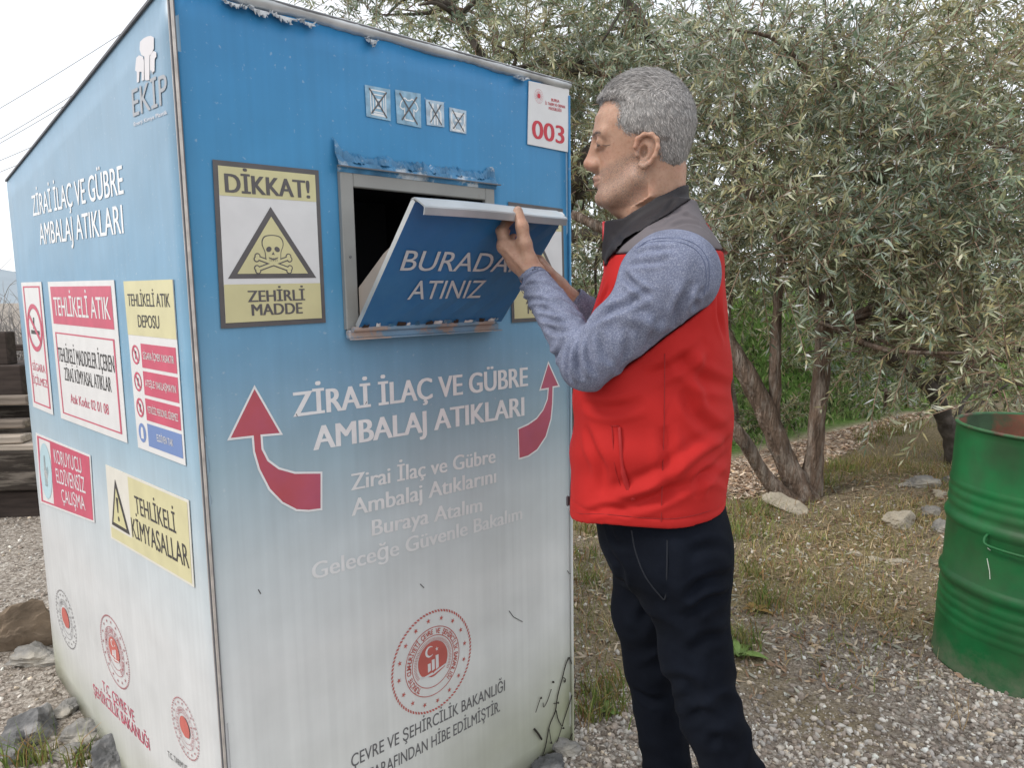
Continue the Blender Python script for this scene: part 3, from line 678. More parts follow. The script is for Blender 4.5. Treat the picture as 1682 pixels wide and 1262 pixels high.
lettering('heading', LEFT, [tl(qb, 'TEHLİKELİ ATIK', .08, .93, .24, .11, .03)], M_white, s, off=O2)
lettering('lettering', LEFT, [tl(qb, 'TEHLİKELİ MADDELER İÇEREN', .07, .92, .57, .47, .02), tl(qb, 'ZİRAİ KİMYASAL ATIKLAR', .15, .86, .70, .61, .02)], M_black, s, off=O1)
lettering('lettering', LEFT, [tl(qb, 'Atık Kodu: 02 01 08', .22, .80, .855, .79, .02)], M_pink, s, off=O1)
qc = lq((205, 462), (286, 459), (307, 765), (229, 735)); s = sign(qc, 'sign of the hazardous waste store with four pictogram rows')
flat('heading_band', LEFT, [qc.rect(.0, .0, 1, .315)], M_pyell, s, off=O1)
lettering('heading', LEFT, [tl(qc, 'TEHLİKELİ ATIK', .07, .93, .145, .075, .025), tl(qc, 'DEPOSU', .26, .70, .265, .195, .025)], M_black, s, off=O2)
rows = [(.36, .50, 'SİGARA İÇMEK YASAKTIR'), (.52, .66, 'ATEŞLE YAKLAŞMAYIN'), (.68, .81, 'YETKİSİZ PERSONEL GİREMEZ'), (.83, .965, 'ELDİVEN TAK')]
for i, (a, b_, _) in enumerate(rows): flat('row_plate', LEFT, [qc.rect(.27, a, .97, b_)], M_pink if i < 3 else M_blue, s, off=O1)
lettering('lettering', LEFT, [tl(qc, t, .31 if i < 3 else .47, .93 if i < 3 else .80, (a + b_) / 2 + .018, (a + b_) / 2 - .022, .02) for i, (a, b_, t) in enumerate(rows)], M_white, s, off=O2)
for i, (a, b_, t) in enumerate(rows):
    cv = (a + b_) / 2
    if i < 3:
        sy = cring(qc, .14, cv, .085, .058, .78, 20) + [qc.poly([(.085, cv - .036), (.105, cv - .042), (.195, cv + .036), (.175, cv + .042)]), qc.rect(.125, cv - .022, .155, cv + .026)]; mi = [0] * 21 + [1]
    else:
        sy = [circ(qc, .14, cv, .085, .058), qc.poly([(.11, cv + .035), (.11, cv - .01), (.125, cv - .035), (.16, cv - .035), (.17, cv - .01), (.17, cv + .035)])]; mi = [2, 3]
    o = flat('pictogram', LEFT, sy, [M_pink, M_black, M_blue, M_white], s, off=O1, midx=mi); k = 0
    for j, Pq in enumerate(sy):
        for _ in Pq: o.data.vertices[k].co.x -= (.0003 if mi[j] in (0, 3) else 0) + j * 4e-6; k += 1
qd_ = lq((60, 711), (150, 748), (157, 859), (68, 826)); s = sign(qd_, 'pink glove sign on the side panel', M_white)
flat('red_field', LEFT, [qd_.rect(.34, .03, .985, .97)], M_pink, s, off=O1)
flat('border', LEFT, frame(qd_, .03, .03, .34, .97, .035, .025), M_pink, s, off=O1)
flat('glove_symbol', LEFT, [circ(qd_, .18, .5, .125, .40), qd_.poly([(.15, .72), (.14, .5), (.15, .28), (.18, .27), (.19, .45), (.23, .42), (.24, .5), (.21, .6), (.21, .72)])], [M_lblue, M_white], s, off=O2, midx=[0, 1])
o = s.children[-1]
for v in o.data.vertices[26:]: v.co.x -= .0005
lettering('lettering', LEFT, [tl(qd_, 'KORUYUCU', .38, .86, .32, .13, .012), tl(qd_, 'ELDİVENSİZ', .40, .90, .60, .40, .012), tl(qd_, 'ÇALIŞMA', .48, .88, .86, .68, .012)], M_blush, s, off=O2)
qe = lq((175, 763), (312, 822), (321, 965), (184, 884)); s = sign(qe, 'long pale yellow chemicals warning sign near the corner', M_cream)
flat('yellow_field', LEFT, [qe.rect(.32, .03, .985, .97), qe.rect(.02, .83, .32, .97)], M_pyell, s, off=O1)
t0, t1, t2 = (.135, .14), (.295, .80), (.04, .79); cx, cy = .157, .60; sh = lambda p, k_: (cx + (p[0] - cx) * k_, cy + (p[1] - cy) * k_)
flat('warning_triangle', LEFT, [qe.poly([t0, t1, t2])], M_black, s, off=O2)
flat('triangle_field', LEFT, [qe.poly([sh(t0, .74), sh(t1, .74), sh(t2, .74)])], M_yellow, s, off=O3)
flat('exclamation_mark', LEFT, [qe.poly([(.135, .38), (.165, .38), (.160, .58), (.145, .58)]), circ(qe, .157, .66, .012, .035, 10)], M_black, s, off=O3 + .0004)
lettering('lettering', LEFT, [tl(qe, 'TEHLİKELİ', .40, .86, .46, .24, .022), tl(qe, 'KİMYASALLAR', .335, .97, .80, .555, .022)], M_black, s, off=O2)
def side_crest(name, top, bot, l_, r_, mt, mtc, label, full):
    c = LEFT.uv((l_[0] + r_[0]) / 2, (top[1] + bot[1]) / 2); rv = (LEFT.uv((top[0] + bot[0]) / 2, top[1])[1] - LEFT.uv((top[0] + bot[0]) / 2, bot[1])[1]) / 2
    ru = abs(LEFT.uv(*l_)[0] - LEFT.uv(*r_)[0]) / 2
    return emblem('round_crest', LEFT, c, -ru, rv * .86, BIN, mt, label, full, off=.0016, mt_core=mtc)
M_gcr = pm('print_crest_grey', (0.22, 0.21, 0.22), rough=0.5, var=0.1)
side_crest('a', (100, 972), (118, 1063), (94, 1015), (123, 1022), M_gcr, M_emblem, 'small grey crest near the back edge', False)
M_ecr = pm('print_crest_dull_red', (0.40, 0.11, 0.13), rough=0.5, var=0.1)
side_crest('b', (176, 1013), (204, 1128), (167, 1062), (210, 1073), M_ecr, M_emblem, 'red crest in the middle of the side panel', True)
side_crest('c', (292, 1148), (316, 1246), (284, 1192), (325, 1203), M_ecr, M_emblem, 'red crest nearest the front corner', False)
o = lettering('lettering', LEFT, [pxl(LEFT, 'T.C. ÇEVRE VE', (170, 1135), (222, 1188), (168, 1118), .014), pxl(LEFT, 'ŞEHİRCİLİK BAKANLIĞI', (155, 1141), (247, 1234), (153, 1124), .02)], M_pink, BIN); tag(o, 'red ministry lettering under the middle crest')
o = lettering('lettering', LEFT, [pxl(LEFT, 'T.C. TARIM VE', (277, 1244), (309, 1270), (276, 1234), .012)], M_gtxt, BIN); tag(o, 'small grey lettering under the front crest')
# ================================================================== ground, plants, trees
NR = np.random.default_rng(7)
def hsh(x, y, a=1.0, b=1.7, c=0.0): return np.sin(a * x + 1.3 * np.sin(b * y + c)) * np.cos(b * y - .7 * np.sin(a * x + 2 * c))
def sstep(a, b, x):
    t = np.clip((x - a) / (b - a), 0, 1); return t * t * (3 - 2 * t)
def height(x, y):
    x = np.asarray(x, float); y = np.asarray(y, float)
    h = 0.012 * hsh(x, y, 2.3, 1.9) + 0.008 * hsh(x, y, 5.1, 6.3, 1)
    # rise towards the old track on the right, then a green bank behind it
    r = sstep(2.6, 6.0, y) * sstep(0.3, 3.2, x)
    h = h + 0.10 * r
    bank = sstep(5.3 + 0.62 * np.maximum(x, 0), 8.0 + 0.62 * np.maximum(x, 0), y) * sstep(-5.5, -2.0, x)
    h = h + 1.25 * bank * (1 + 0.1 * hsh(x, y, .9, .7))
    h = h + 0.10 * np.exp(-((x - 2.75) ** 2 / .5 + (y - 4.35) ** 2 / .18))          # stony hump beside the barrel
    lf = sstep(-2.2, -6.0, x) * sstep(5.5, 16, y)
    h = h + 0.35 * lf * (1 + .4 * hsh(x, y, .5, .6))
    far = np.sqrt(x * x + y * y)
    h = h * (1 - 0.0 * far)
    # the container and its surroundings stay level
    dcl = np.hypot(x + .7, y - 2.3); h = h * sstep(.2, 1.7, dcl)
    return h
def graded(a, b, n, p=2.2):
    t = np.linspace(-1, 1, n); s = np.sign(t) * np.abs(t) ** p
    return np.where(s < 0, -s * a, s * b)
gx = np.concatenate([-np.geomspace(400, 6, 26), np.linspace(-5.8, 7.8, 150), np.geomspace(8, 400, 26)])
gy = np.concatenate([-np.geomspace(400, 3, 16), np.linspace(-2.8, 11.8, 150), np.geomspace(12, 900, 34)])
GX, GY = np.meshgrid(gx, gy, indexing='ij')
GZ = height(GX, GY)
nI, nJ = GX.shape
idx = np.arange(nI * nJ).reshape(nI, nJ)
GF = np.stack([idx[:-1, :-1], idx[1:, :-1], idx[1:, 1:], idx[:-1, 1:]], -1).reshape(-1, 4)
# ground material: pale crushed gravel, brown soil with litter, yellow-brown dry turf, red-brown track: chosen by place
M_gr = bpy.data.materials.new('ground'); M_gr.use_nodes = True
def build_ground(m):
    n, l = nodes(m); p = n['Principled BSDF']; p.inputs['Roughness'].default_value = 0.95; p.inputs['Specular IOR Level'].default_value = 0.2
    tc = n.new('ShaderNodeTexCoord'); V = tc.outputs['Object']
    def noise(s, d=6, r=.6):
        q = n.new('ShaderNodeTexNoise'); q.inputs['Scale'].default_value = s; q.inputs['Detail'].default_value = d; q.inputs['Roughness'].default_value = r; l.new(V, q.inputs['Vector']); return q.outputs['Fac']
    def ramp(f, stops):
        c = n.new('ShaderNodeValToRGB'); l.new(f, c.inputs[0]); e = c.color_ramp.elements
        e[0].position, e[0].color = stops[0][0], (*stops[0][1], 1); e[1].position, e[1].color = stops[-1][0], (*stops[-1][1], 1)
        for a, b_ in stops[1:-1]: q = e.new(a); q.color = (*b_, 1)
        return c.outputs[0]
    def mix(f, a, b_):
        q = n.new('ShaderNodeMix'); q.data_type = 'RGBA'; l.new(f, q.inputs[0]); l.new(a, q.inputs[6]); l.new(b_, q.inputs[7]); return q.outputs[2]
    vo = n.new('ShaderNodeTexVoronoi'); vo.inputs['Scale'].default_value = 62; vo.inputs['Randomness'].default_value = 1; l.new(V, vo.inputs['Vector'])
    vs = n.new('ShaderNodeSeparateColor'); l.new(vo.outputs['Color'], vs.inputs[0])
    vo2 = n.new('ShaderNodeTexVoronoi'); vo2.inputs['Scale'].default_value = 140; l.new(V, vo2.inputs['Vector'])
    vs2 = n.new('ShaderNodeSeparateColor'); l.new(vo2.outputs['Color'], vs2.inputs[0])
    grav = ramp(vs.outputs[0], [(0, (.085, .070, .056)), (.35, (.235, .20, .168)), (.7, (.39, .345, .30)), (1, (.64, .595, .53))])
    grav2 = ramp(vs2.outputs[0], [(0, (.10, .082, .064)), (.5, (.28, .235, .19)), (1, (.58, .52, .45))])
    gravel = mix(noise(9), grav, grav2)
    soil = mix(noise(40, 4), ramp(noise(120, 4, .7), [(.3, (.075, .055, .042)), (.5, (.21, .162, .125)), (.7, (.42, .345, .28))]), grav2)
    turf = ramp(noise(70, 5, .75), [(.3, (.085, .068, .038)), (.5, (.24, .19, .105)), (.68, (.46, .37, .22))])
    track = ramp(noise(30, 7, .75), [(.34, (.26, .175, .12)), (.5, (.60, .46, .345)), (.66, (.84, .72, .60))])
    green = ramp(noise(25, 6, .7), [(.3, (.05, .10, .02)), (.5, (.13, .24, .05)), (.7, (.24, .36, .09))])
    at_ = lambda nm: (lambda q: (setattr(q, 'attribute_name', nm), q.outputs['Fac'])[1])(n.new('ShaderNodeAttribute'))
    c = mix(at_('soil'), gravel, soil); c = mix(at_('turf'), c, turf); c = mix(at_('track'), c, track); c = mix(at_('green'), c, green)
    l.new(c, p.inputs['Base Color'])
    bp = n.new('ShaderNodeBump'); bp.inputs['Strength'].default_value = 0.9; bp.inputs['Distance'].default_value = 0.012
    ad = n.new('ShaderNodeMath'); ad.operation = 'ADD'; l.new(vs.outputs[1], ad.inputs[0]); l.new(noise(90, 4), ad.inputs[1]); l.new(ad.outputs[0], bp.inputs['Height']); l.new(bp.outputs[0], p.inputs['Normal'])
build_ground(M_gr)
xf, yf = GX.ravel(), GY.ravel()
wob = 0.35 * hsh(xf, yf, 3.1, 2.7) + .2 * hsh(xf, yf, 7, 6, 2)
a_soil = sstep(1.75, 2.45, yf + wob) * sstep(-.3, .4, xf) * .95
a_turf = sstep(2.2, 2.9, yf + wob * 1.6) * sstep(.0, .5, xf) * (0.55 + .45 * sstep(-.2, .3, wob))
low_edge = lambda x: np.maximum(4.38, 2.95 + .95 * x)
up_edge = lambda x: np.maximum(5.25, 4.25 + .68 * x)
trc = yf - low_edge(xf); trg = yf - up_edge(xf)
a_track = sstep(-.05, .25, trc + .25 * wob) * sstep(-5.0, -2.8, xf)
a_green = sstep(-.1, .3, trg + .25 * wob) * sstep(-5.0, -2.8, xf)
gr = fastmesh('ground', np.stack([xf, yf, GZ.ravel()], 1), GF, M_gr, None, True, {'soil': a_soil, 'turf': a_turf, 'track': a_track, 'green': a_green})
tag(gr, kind='structure')

# ---- loose stones: gravel (uncountable) and single larger rocks
def ico():
    t = (1 + 5 ** .5) / 2
    v = np.array([(-1, t, 0), (1, t, 0), (-1, -t, 0), (1, -t, 0), (0, -1, t), (0, 1, t), (0, -1, -t), (0, 1, -t), (t, 0, -1), (t, 0, 1), (-t, 0, -1), (-t, 0, 1)]) / math.hypot(1, t)
    f = np.array([(0, 11, 5), (0, 5, 1), (0, 1, 7), (0, 7, 10), (0, 10, 11), (1, 5, 9), (5, 11, 4), (11, 10, 2), (10, 7, 6), (7, 1, 8), (3, 9, 4), (3, 4, 2), (3, 2, 6), (3, 6, 8), (3, 8, 9), (4, 9, 5), (2, 4, 11), (6, 2, 10), (8, 6, 7), (9, 8, 1)])
    return v, f
IV, IF = ico()
def in_bin(x, y, m=0.0):
    dx, dy = x - BC[0], y - BC[1]; u = dx * ba[0] + dy * ba[1]; v = dx * bb[0] + dy * bb[1]
    return (u > -m) & (u < BW + m) & (v > -m) & (v < BD + m)
def scatter(n, x0, x1, y0, y1, dens):
    out = []
    while sum(len(o) for o in out) < n:
        x = NR.uniform(x0, x1, n); y = NR.uniform(y0, y1, n)
        k = (NR.random(n) < dens(x, y)) & ~in_bin(x, y, -.005); out.append(np.stack([x, y], 1)[k])
    return np.concatenate(out)[:n]
M_peb = pm('gravel_stone', (1, 1, 1), rough=0.9, var=0.18, vs=60, bump=0.2, bs=150, attr='tint', spec=.25)
def pebbles(name, pts, smin, smax, tints, flatn=.55):
    n = len(pts); s = smin * (smax / smin) ** (NR.random(n) ** 1.8)
    V = IV[None] * (1 + NR.uniform(-.42, .42, (n, 12, 1))) * s[:, None, None] * np.stack([np.ones(n), NR.uniform(.6, 1, n), NR.uniform(.4, .75, n)], 1)[:, None]
    # random rotation
    q = NR.normal(size=(n, 4)); q[:, 1:3] *= .45; q /= np.linalg.norm(q, axis=1)[:, None]; a, b_, c, d = q.T
    Rm = np.stack([np.stack([a*a+b_*b_-c*c-d*d, 2*(b_*c-a*d), 2*(b_*d+a*c)], -1), np.stack([2*(b_*c+a*d), a*a-b_*b_+c*c-d*d, 2*(c*d-a*b_)], -1), np.stack([2*(b_*d-a*c), 2*(c*d+a*b_), a*a-b_*b_-c*c+d*d], -1)], 1)
    V = np.einsum('nij,nkj->nki', Rm, V)
    V += np.concatenate([pts, (height(pts[:, 0], pts[:, 1]) + s * .15)[:, None]], 1)[:, None]
    F_ = (IF[None] + (np.arange(n) * 12)[:, None, None]).reshape(-1, 3)
    col = np.minimum(np.array(tints)[NR.integers(0, len(tints), n)] * NR.uniform(.75, 1.5, (n, 1)), .80)
    return fastmesh(name, V.reshape(-1, 3), F_, M_peb, None, False, {'tint': np.repeat(col, 12, 0)})
GT = [(.46, .41, .35), (.34, .285, .24), (.58, .54, .48), (.26, .215, .175), (.42, .37, .32), (.60, .565, .51), (.20, .165, .135), (.50, .42, .32), (.30, .25, .21), (.36, .33, .30)]
d1 = lambda x, y: (1 - sstep(1.9, 2.5, y + .3 * hsh(x, y, 3, 2.6))) * .72 + .10
g1 = np.concatenate([scatter(9000, .1, 2.3, 1.55, 4.2, d1), scatter(9000, .1, 1.9, 1.6, 2.6, d1)])
g2 = scatter(9000, -3.6, -.4, 1.0, 5.2, lambda x, y: np.ones_like(x) * (1.2 / np.maximum(y, 1.2)))
tag(pebbles('gravel', np.concatenate([g1, g2]), .0030, .0135, GT), kind='stuff')
M_rock = pm('rock', (.26, .25, .235), rough=0.92, var=0.35, vs=9, bump=0.9, bs=22, col2=(.36, .33, .28), c2s=6, c2r=(.45, .62), spec=.25, bd=.01)
M_rockd = pm('dark_rock', (.14, .14, .14), rough=0.92, var=0.4, vs=12, bump=1.0, bs=28, col2=(.26, .25, .24), c2s=9, c2r=(.48, .65), spec=.25, bd=.01)
M_rockp = pm('pale_rock', (.44, .39, .31), rough=0.92, var=0.3, vs=9, bump=0.8, bs=25, col2=(.28, .25, .21), c2s=7, c2r=(.5, .65), spec=.25, bd=.008)
M_slab = pm('brown_slab', (.23, .175, .125), rough=0.85, var=0.4, vs=4, bump=0.6, bs=20, stretch=(2, 14, 2), spec=.25, bd=.006)
import bmesh
from mathutils import noise as mnoise
def rock(px, py, size, label, mt=None, name='rock', rz=0.0, tilt=(0, 0), seed=0, sink=.35, up=None, sub=4):
    g = ground(px, py) if up is None else at(px, py, up)
    for _ in range(4):
        z = float(height(g[0], g[1])); g = ground(px, py, z) if up is None else np.array([g[0], g[1], z])
        if up is not None: break
    bm = bmesh.new(); bmesh.ops.create_icosphere(bm, subdivisions=sub, radius=1)
    rg = np.random.default_rng(seed); pl = rg.normal(size=(11, 3)); pl /= np.linalg.norm(pl, axis=1)[:, None]; dd = rg.uniform(.50, .92, 11)
    ph = rg.uniform(0, 6, 6)
    for v in bm.verts:
        p = np.array(v.co); r = min(1.0, min(d / max(p @ q, 1e-3) for q, d in zip(pl, dd) if p @ q > 1e-3))
        r *= 1 + .20 * mnoise.fractal(Vector(p * 1.9) + Vector((seed * 3.1, seed * 1.7, 0)), .9, 2.1, 5) + .07 * mnoise.noise(Vector(p * 7) + Vector((seed, 0, 0)))
        r *= 1 + .05 * math.sin(5 * p[0] + ph[0]) * math.sin(6 * p[1] + ph[1]) + .03 * math.sin(13 * p[2] + ph[2] + 9 * p[0])
        v.co = Vector(p * r * np.array(size))
    me = bpy.data.meshes.new(name); bm.to_mesh(me); bm.free(); o = link(name, me, None, [mt or M_rock]); o.location = (g[0], g[1], g[2] + size[2] * (1 - 2 * sink) * .6); o.rotation_euler = (tilt[0], tilt[1], rz)
    return tag(o, label, 'rock', 'rocks lying on the ground')
rock(1478, 862, (.115, .075, .07), 'pale flat topped rock left of the green barrel', M_rockp, seed=3, rz=.2)
rock(1531, 848, (.06, .055, .06), 'grey rock between the pale rock and the barrel, upper one', M_rock, seed=4)
rock(1545, 872, (.06, .05, .05), 'grey rock touching the left side of the barrel', M_rock, seed=5)
rock(1541, 822, (.085, .06, .05), 'rounded pale grey stone on the stony hump by the barrel', M_rockp, seed=6, sink=.2)
rock(1510, 798, (.12, .08, .05), 'broad grey stone on top of the stony hump', M_rock, seed=8, sink=.3)
rock(1295, 838, (.15, .055, .055), 'long pale stone leaning at the foot of the olive trunk', M_rockp, seed=9, rz=-.75, tilt=(0, .35), sink=.25)
rock(1408, 912, (.035, .03, .02), 'small pale stone in the dry grass, middle of the clearing', M_rockp, seed=12)
rock(1478, 925, (.07, .035, .016), 'flat pale stone sliver in the grass nearest the barrel', M_rockp, seed=13)
rock(1437, 920, (.04, .03, .02), 'flat pale stone left of the stone sliver in the grass', M_rockp, seed=14)
rock(1560, 790, (.07, .05, .04), 'grey stone behind the barrel at the leaning trunk', M_rock, seed=15)
rock(45, 1062, (.21, .05, .20), 'brown curved slab of stone standing beside the container', M_slab, seed=21, rz=.35, tilt=(.35, .25), sink=.42)
rock(52, 1205, (.095, .085, .075), 'largest dark boulder left of the container', M_rockd, seed=22)
rock(22, 1238, (.06, .06, .05), 'dark boulder at the lower left edge of the view', M_rockd, seed=23)
rock(185, 1270, (.075, .06, .09), 'dark pointed rock leaning against the container side', M_rockd, seed=24, sink=.3)
rock(108, 1170, (.055, .045, .035), 'brown stone under the container edge, farther one', M_rock, seed=25)
rock(138, 1213, (.07, .05, .045), 'brown stone under the container edge, nearer one', M_rock, seed=26)
rock(62, 1085, (.12, .08, .05), 'grey rock in front of the brown slab', M_rock, seed=27)
rock(110, 1240, (.05, .04, .03), 'small stone between the boulder and the container', M_rock, seed=28)
rock(925, 1235, (.05, .035, .03), 'grey stone wedged under the front right corner of the container', M_rock, seed=29)
rock(905, 1262, (.06, .05, .03), 'dark flat stone below the container front', M_rockd, seed=30)

# ---- dry grass, weeds, fallen leaves
M_blade = pm('grass_blades', (1, 1, 1), rough=0.8, var=0.1, attr='tint', spec=.2)
def blades(name, pts, hmin, hmax, wd, tints, lean=.5, parent=None, zoff=None):
    n = len(pts); h = NR.uniform(hmin, hmax, n); th = NR.uniform(0, 2 * math.pi, n); ln = NR.uniform(.1, lean, n) * h * 1.6
    az = NR.uniform(0, 2 * math.pi, n); z0 = height(pts[:, 0], pts[:, 1]) if zoff is None else zoff
    D = np.stack([np.cos(az), np.sin(az), np.zeros(n)], 1); W = np.stack([-np.sin(th), np.cos(th), np.zeros(n)], 1) * (wd * NR.uniform(.6, 1.3, n))[:, None]
    B = np.concatenate([pts, z0[:, None]], 1); Z = np.array([0, 0, 1.0])
    m1 = B + D * (ln * .25)[:, None] + Z * (h * .55)[:, None]; tp = B + D * ln[:, None] + Z * h[:, None]
    V = np.stack([B - W, B + W, m1 + W * .7, m1 - W * .7, tp], 1)
    F_ = np.concatenate([np.array([[0, 1, 2], [0, 2, 3], [3, 2, 4]])[None] + (np.arange(n) * 5)[:, None, None]]).reshape(-1, 3)
    col = np.array(tints)[NR.integers(0, len(tints), n)] * NR.uniform(.7, 1.3, (n, 1))
    return fastmesh(name, V.reshape(-1, 3), F_, M_blade, parent, False, {'tint': np.repeat(col, 5, 0)})
DRY = [(.17, .22, .05), (.24, .27, .08), (.50, .38, .20), (.40, .30, .14), (.29, .27, .09), (.24, .25, .08), (.42, .22, .09), (.58, .47, .29), (.20, .22, .07), (.46, .36, .24)]
cl_ = NR.uniform(0, 1, (260, 2)) * np.array([3.4, 3.1]) + np.array([.1, 2.3])
def tufts(n, centers, sd): 
    c = centers[NR.integers(0, len(centers), n)]; return c + NR.normal(0, sd, (n, 2))
g = np.concatenate([tufts(17000, cl_, .085), scatter(11000, .1, 4.2, 2.05, 5.6, lambda x, y: (.2 + .8 * sstep(-.3, .4, hsh(x, y, 3.1, 2.7))) * sstep(2.05, 2.9, y))])
g = g[(g[:, 1] < low_edge(g[:, 0]) - .02) & ~in_bin(g[:, 0], g[:, 1], .01)]
tag(blades('dry_grass', g, .012, .060, .0016, DRY, 1.0), kind='stuff')
gg = np.concatenate([tufts(800, np.array([ground(*q)[:2] for q in ((975, 1150), (1000, 1130), (985, 1180), (1010, 1165), (960, 1185), (968, 880), (970, 960), (962, 920), (1215, 1050), (1225, 1065), (1240, 950), (1260, 1000), (1250, 985))]), .035), tufts(1500, np.array([ground(*q)[:2] for q in ((1380, 790), (1340, 810), (1430, 745), (1490, 720), (1460, 730), (1240, 850), (1215, 880))]), .09),
    tufts(160, np.array([ground(*q)[:2] for q in ((70, 1250), (130, 1255), (30, 1255))]), .02)])
gg = gg[~in_bin(gg[:, 0], gg[:, 1], .01)]
tag(blades('green_grass', gg, .03, .11, .0022, [(.12, .19, .04), (.17, .23, .06), (.24, .26, .08), (.30, .26, .10), (.30, .18, .08)], .7), kind='stuff')
lit = scatter(9000, .1, 4.0, 2.2, 5.0, lambda x, y: .25 + .75 * sstep(2.0, 2.5, y)); n = len(lit)
def litter(name, lit, tints, L0=.022, W0=.005):
    n = len(lit); az = NR.uniform(0, 2 * math.pi, n); D = np.stack([np.cos(az), np.sin(az), NR.normal(0, .25, n)], 1); S = np.stack([-np.sin(az), np.cos(az), NR.normal(0, .3, n)], 1)
    L = NR.uniform(.6, 1.3, (n, 1)) * L0; W = NR.uniform(.7, 1.3, (n, 1)) * W0; B = np.concatenate([lit, (height(lit[:, 0], lit[:, 1]) + NR.uniform(.003, .012, n))[:, None]], 1)
    V = np.stack([B - D * L, B + S * W, B + D * L, B - S * W], 1); col = np.array(tints)[NR.integers(0, len(tints), n)] * NR.uniform(.7, 1.3, (n, 1))
    return fastmesh(name, V.reshape(-1, 3), np.arange(4 * n).reshape(n, 4), M_blade, None, False, {'tint': np.repeat(col, 4, 0)})
trl = scatter(5000, .6, 4.6, 4.3, 7.6, lambda x, y: ((y > low_edge(x)) & (y < up_edge(x))).astype(float))
tag(litter('track_chips', trl, [(.80, .66, .52), (.55, .38, .27), (.35, .23, .16), (.72, .60, .50), (.62, .45, .30)], .03, .008), kind='stuff')
tag(litter('leaf_litter', lit, [(.27, .18, .12), (.42, .31, .21), (.17, .11, .07), (.52, .43, .32), (.38, .37, .30), (.24, .145, .09)]), kind='stuff')

# ---- olive trees
M_bark = pm('olive_bark', (.185, .132, .100), rough=0.92, var=0.5, vs=30, bump=1.0, bs=95, col2=(.30, .25, .21), c2s=26, c2r=(.48, .60), spec=.2, stretch=(1, 1, .22), bd=.03)
M_barkd = pm('dark_bark', (.085, .072, .06), rough=0.92, var=0.3, vs=14, bump=.8, bs=40, col2=(.15, .13, .115), c2s=10, c2r=(.48, .65), spec=.2, bd=.006)
M_twig = pm('twig', (.30, .205, .15), rough=0.9, var=0.25, vs=10, spec=.2)
M_leaf = pm('olive_leaf', (1, 1, 1), rough=0.55, var=0.08, vs=3, attr='tint', spec=.35)
nl, ll = nodes(M_leaf); M_leaf_p = nl['Principled BSDF']
tr = nl.new('ShaderNodeBsdfTranslucent'); mxs = nl.new('ShaderNodeMixShader'); mxs.inputs[0].default_value = .30
ll.new(M_leaf_p.inputs['Base Color'].links[0].from_socket, tr.inputs[0]); ll.new(M_leaf_p.outputs[0], mxs.inputs[1]); ll.new(tr.outputs[0], mxs.inputs[2])
ll.new(mxs.outputs[0], [x for x in nl if x.type == 'OUTPUT_MATERIAL'][0].inputs[0])
OLIVE = 1.95 * np.array([(.150, .175, .125), (.195, .22, .168), (.25, .27, .22), (.105, .130, .085), (.31, .325, .275), (.175, .17, .105), (.21, .20, .12), (.09, .11, .07)])
def leaves_on_twigs(P0, P1, P2, nl_, L0, W0, tints):
    """quadratic twigs P0 P1 P2 (n,3); nl_ leaves each, in opposite pairs"""
    n = len(P0); t = np.linspace(.12, 1, nl_)[None, :, None]
    P = (1 - t) ** 2 * P0[:, None] + 2 * t * (1 - t) * P1[:, None] + t * t * P2[:, None]
    T = 2 * (1 - t) * (P1 - P0)[:, None] + 2 * t * (P2 - P1)[:, None]; T /= np.linalg.norm(T, axis=2, keepdims=True) + 1e-9
    P = P.reshape(-1, 3); T = T.reshape(-1, 3); m = len(P)
    A = NR.normal(size=(m, 3)); S = np.cross(T, A); S /= np.linalg.norm(S, axis=1)[:, None] + 1e-9
    # opposite pairs: alternate the side, follow the previous node
    D = T * NR.uniform(.35, .95, (m, 1)) + S * NR.uniform(.5, 1, (m, 1)); D[:, 2] += NR.normal(-.05, .18, m); D /= np.linalg.norm(D, axis=1)[:, None]
    N = np.cross(D, NR.normal(size=(m, 3))); N[:, 2] = np.abs(N[:, 2]) + .25; N -= D * np.sum(N * D, 1)[:, None]; N /= np.linalg.norm(N, axis=1)[:, None] + 1e-9
    B = np.cross(D, N); L = (L0 * NR.uniform(.65, 1.25, m))[:, None]; W = (W0 * NR.uniform(.75, 1.25, m))[:, None]
    curl = NR.uniform(-.12, .05, (m, 1))
    V = np.stack([P, P + D * L * .42 + B * W + N * W * .35, P + D * L + N * L * curl, P + D * L * .42 - B * W + N * W * .35], 1)
    col = np.minimum(tints[NR.integers(0, len(tints), m)] * NR.uniform(.6, 1.4, (m, 1)) * np.repeat(NR.uniform(.7, 1.3, n), nl_)[:, None], .72)
    return V, col
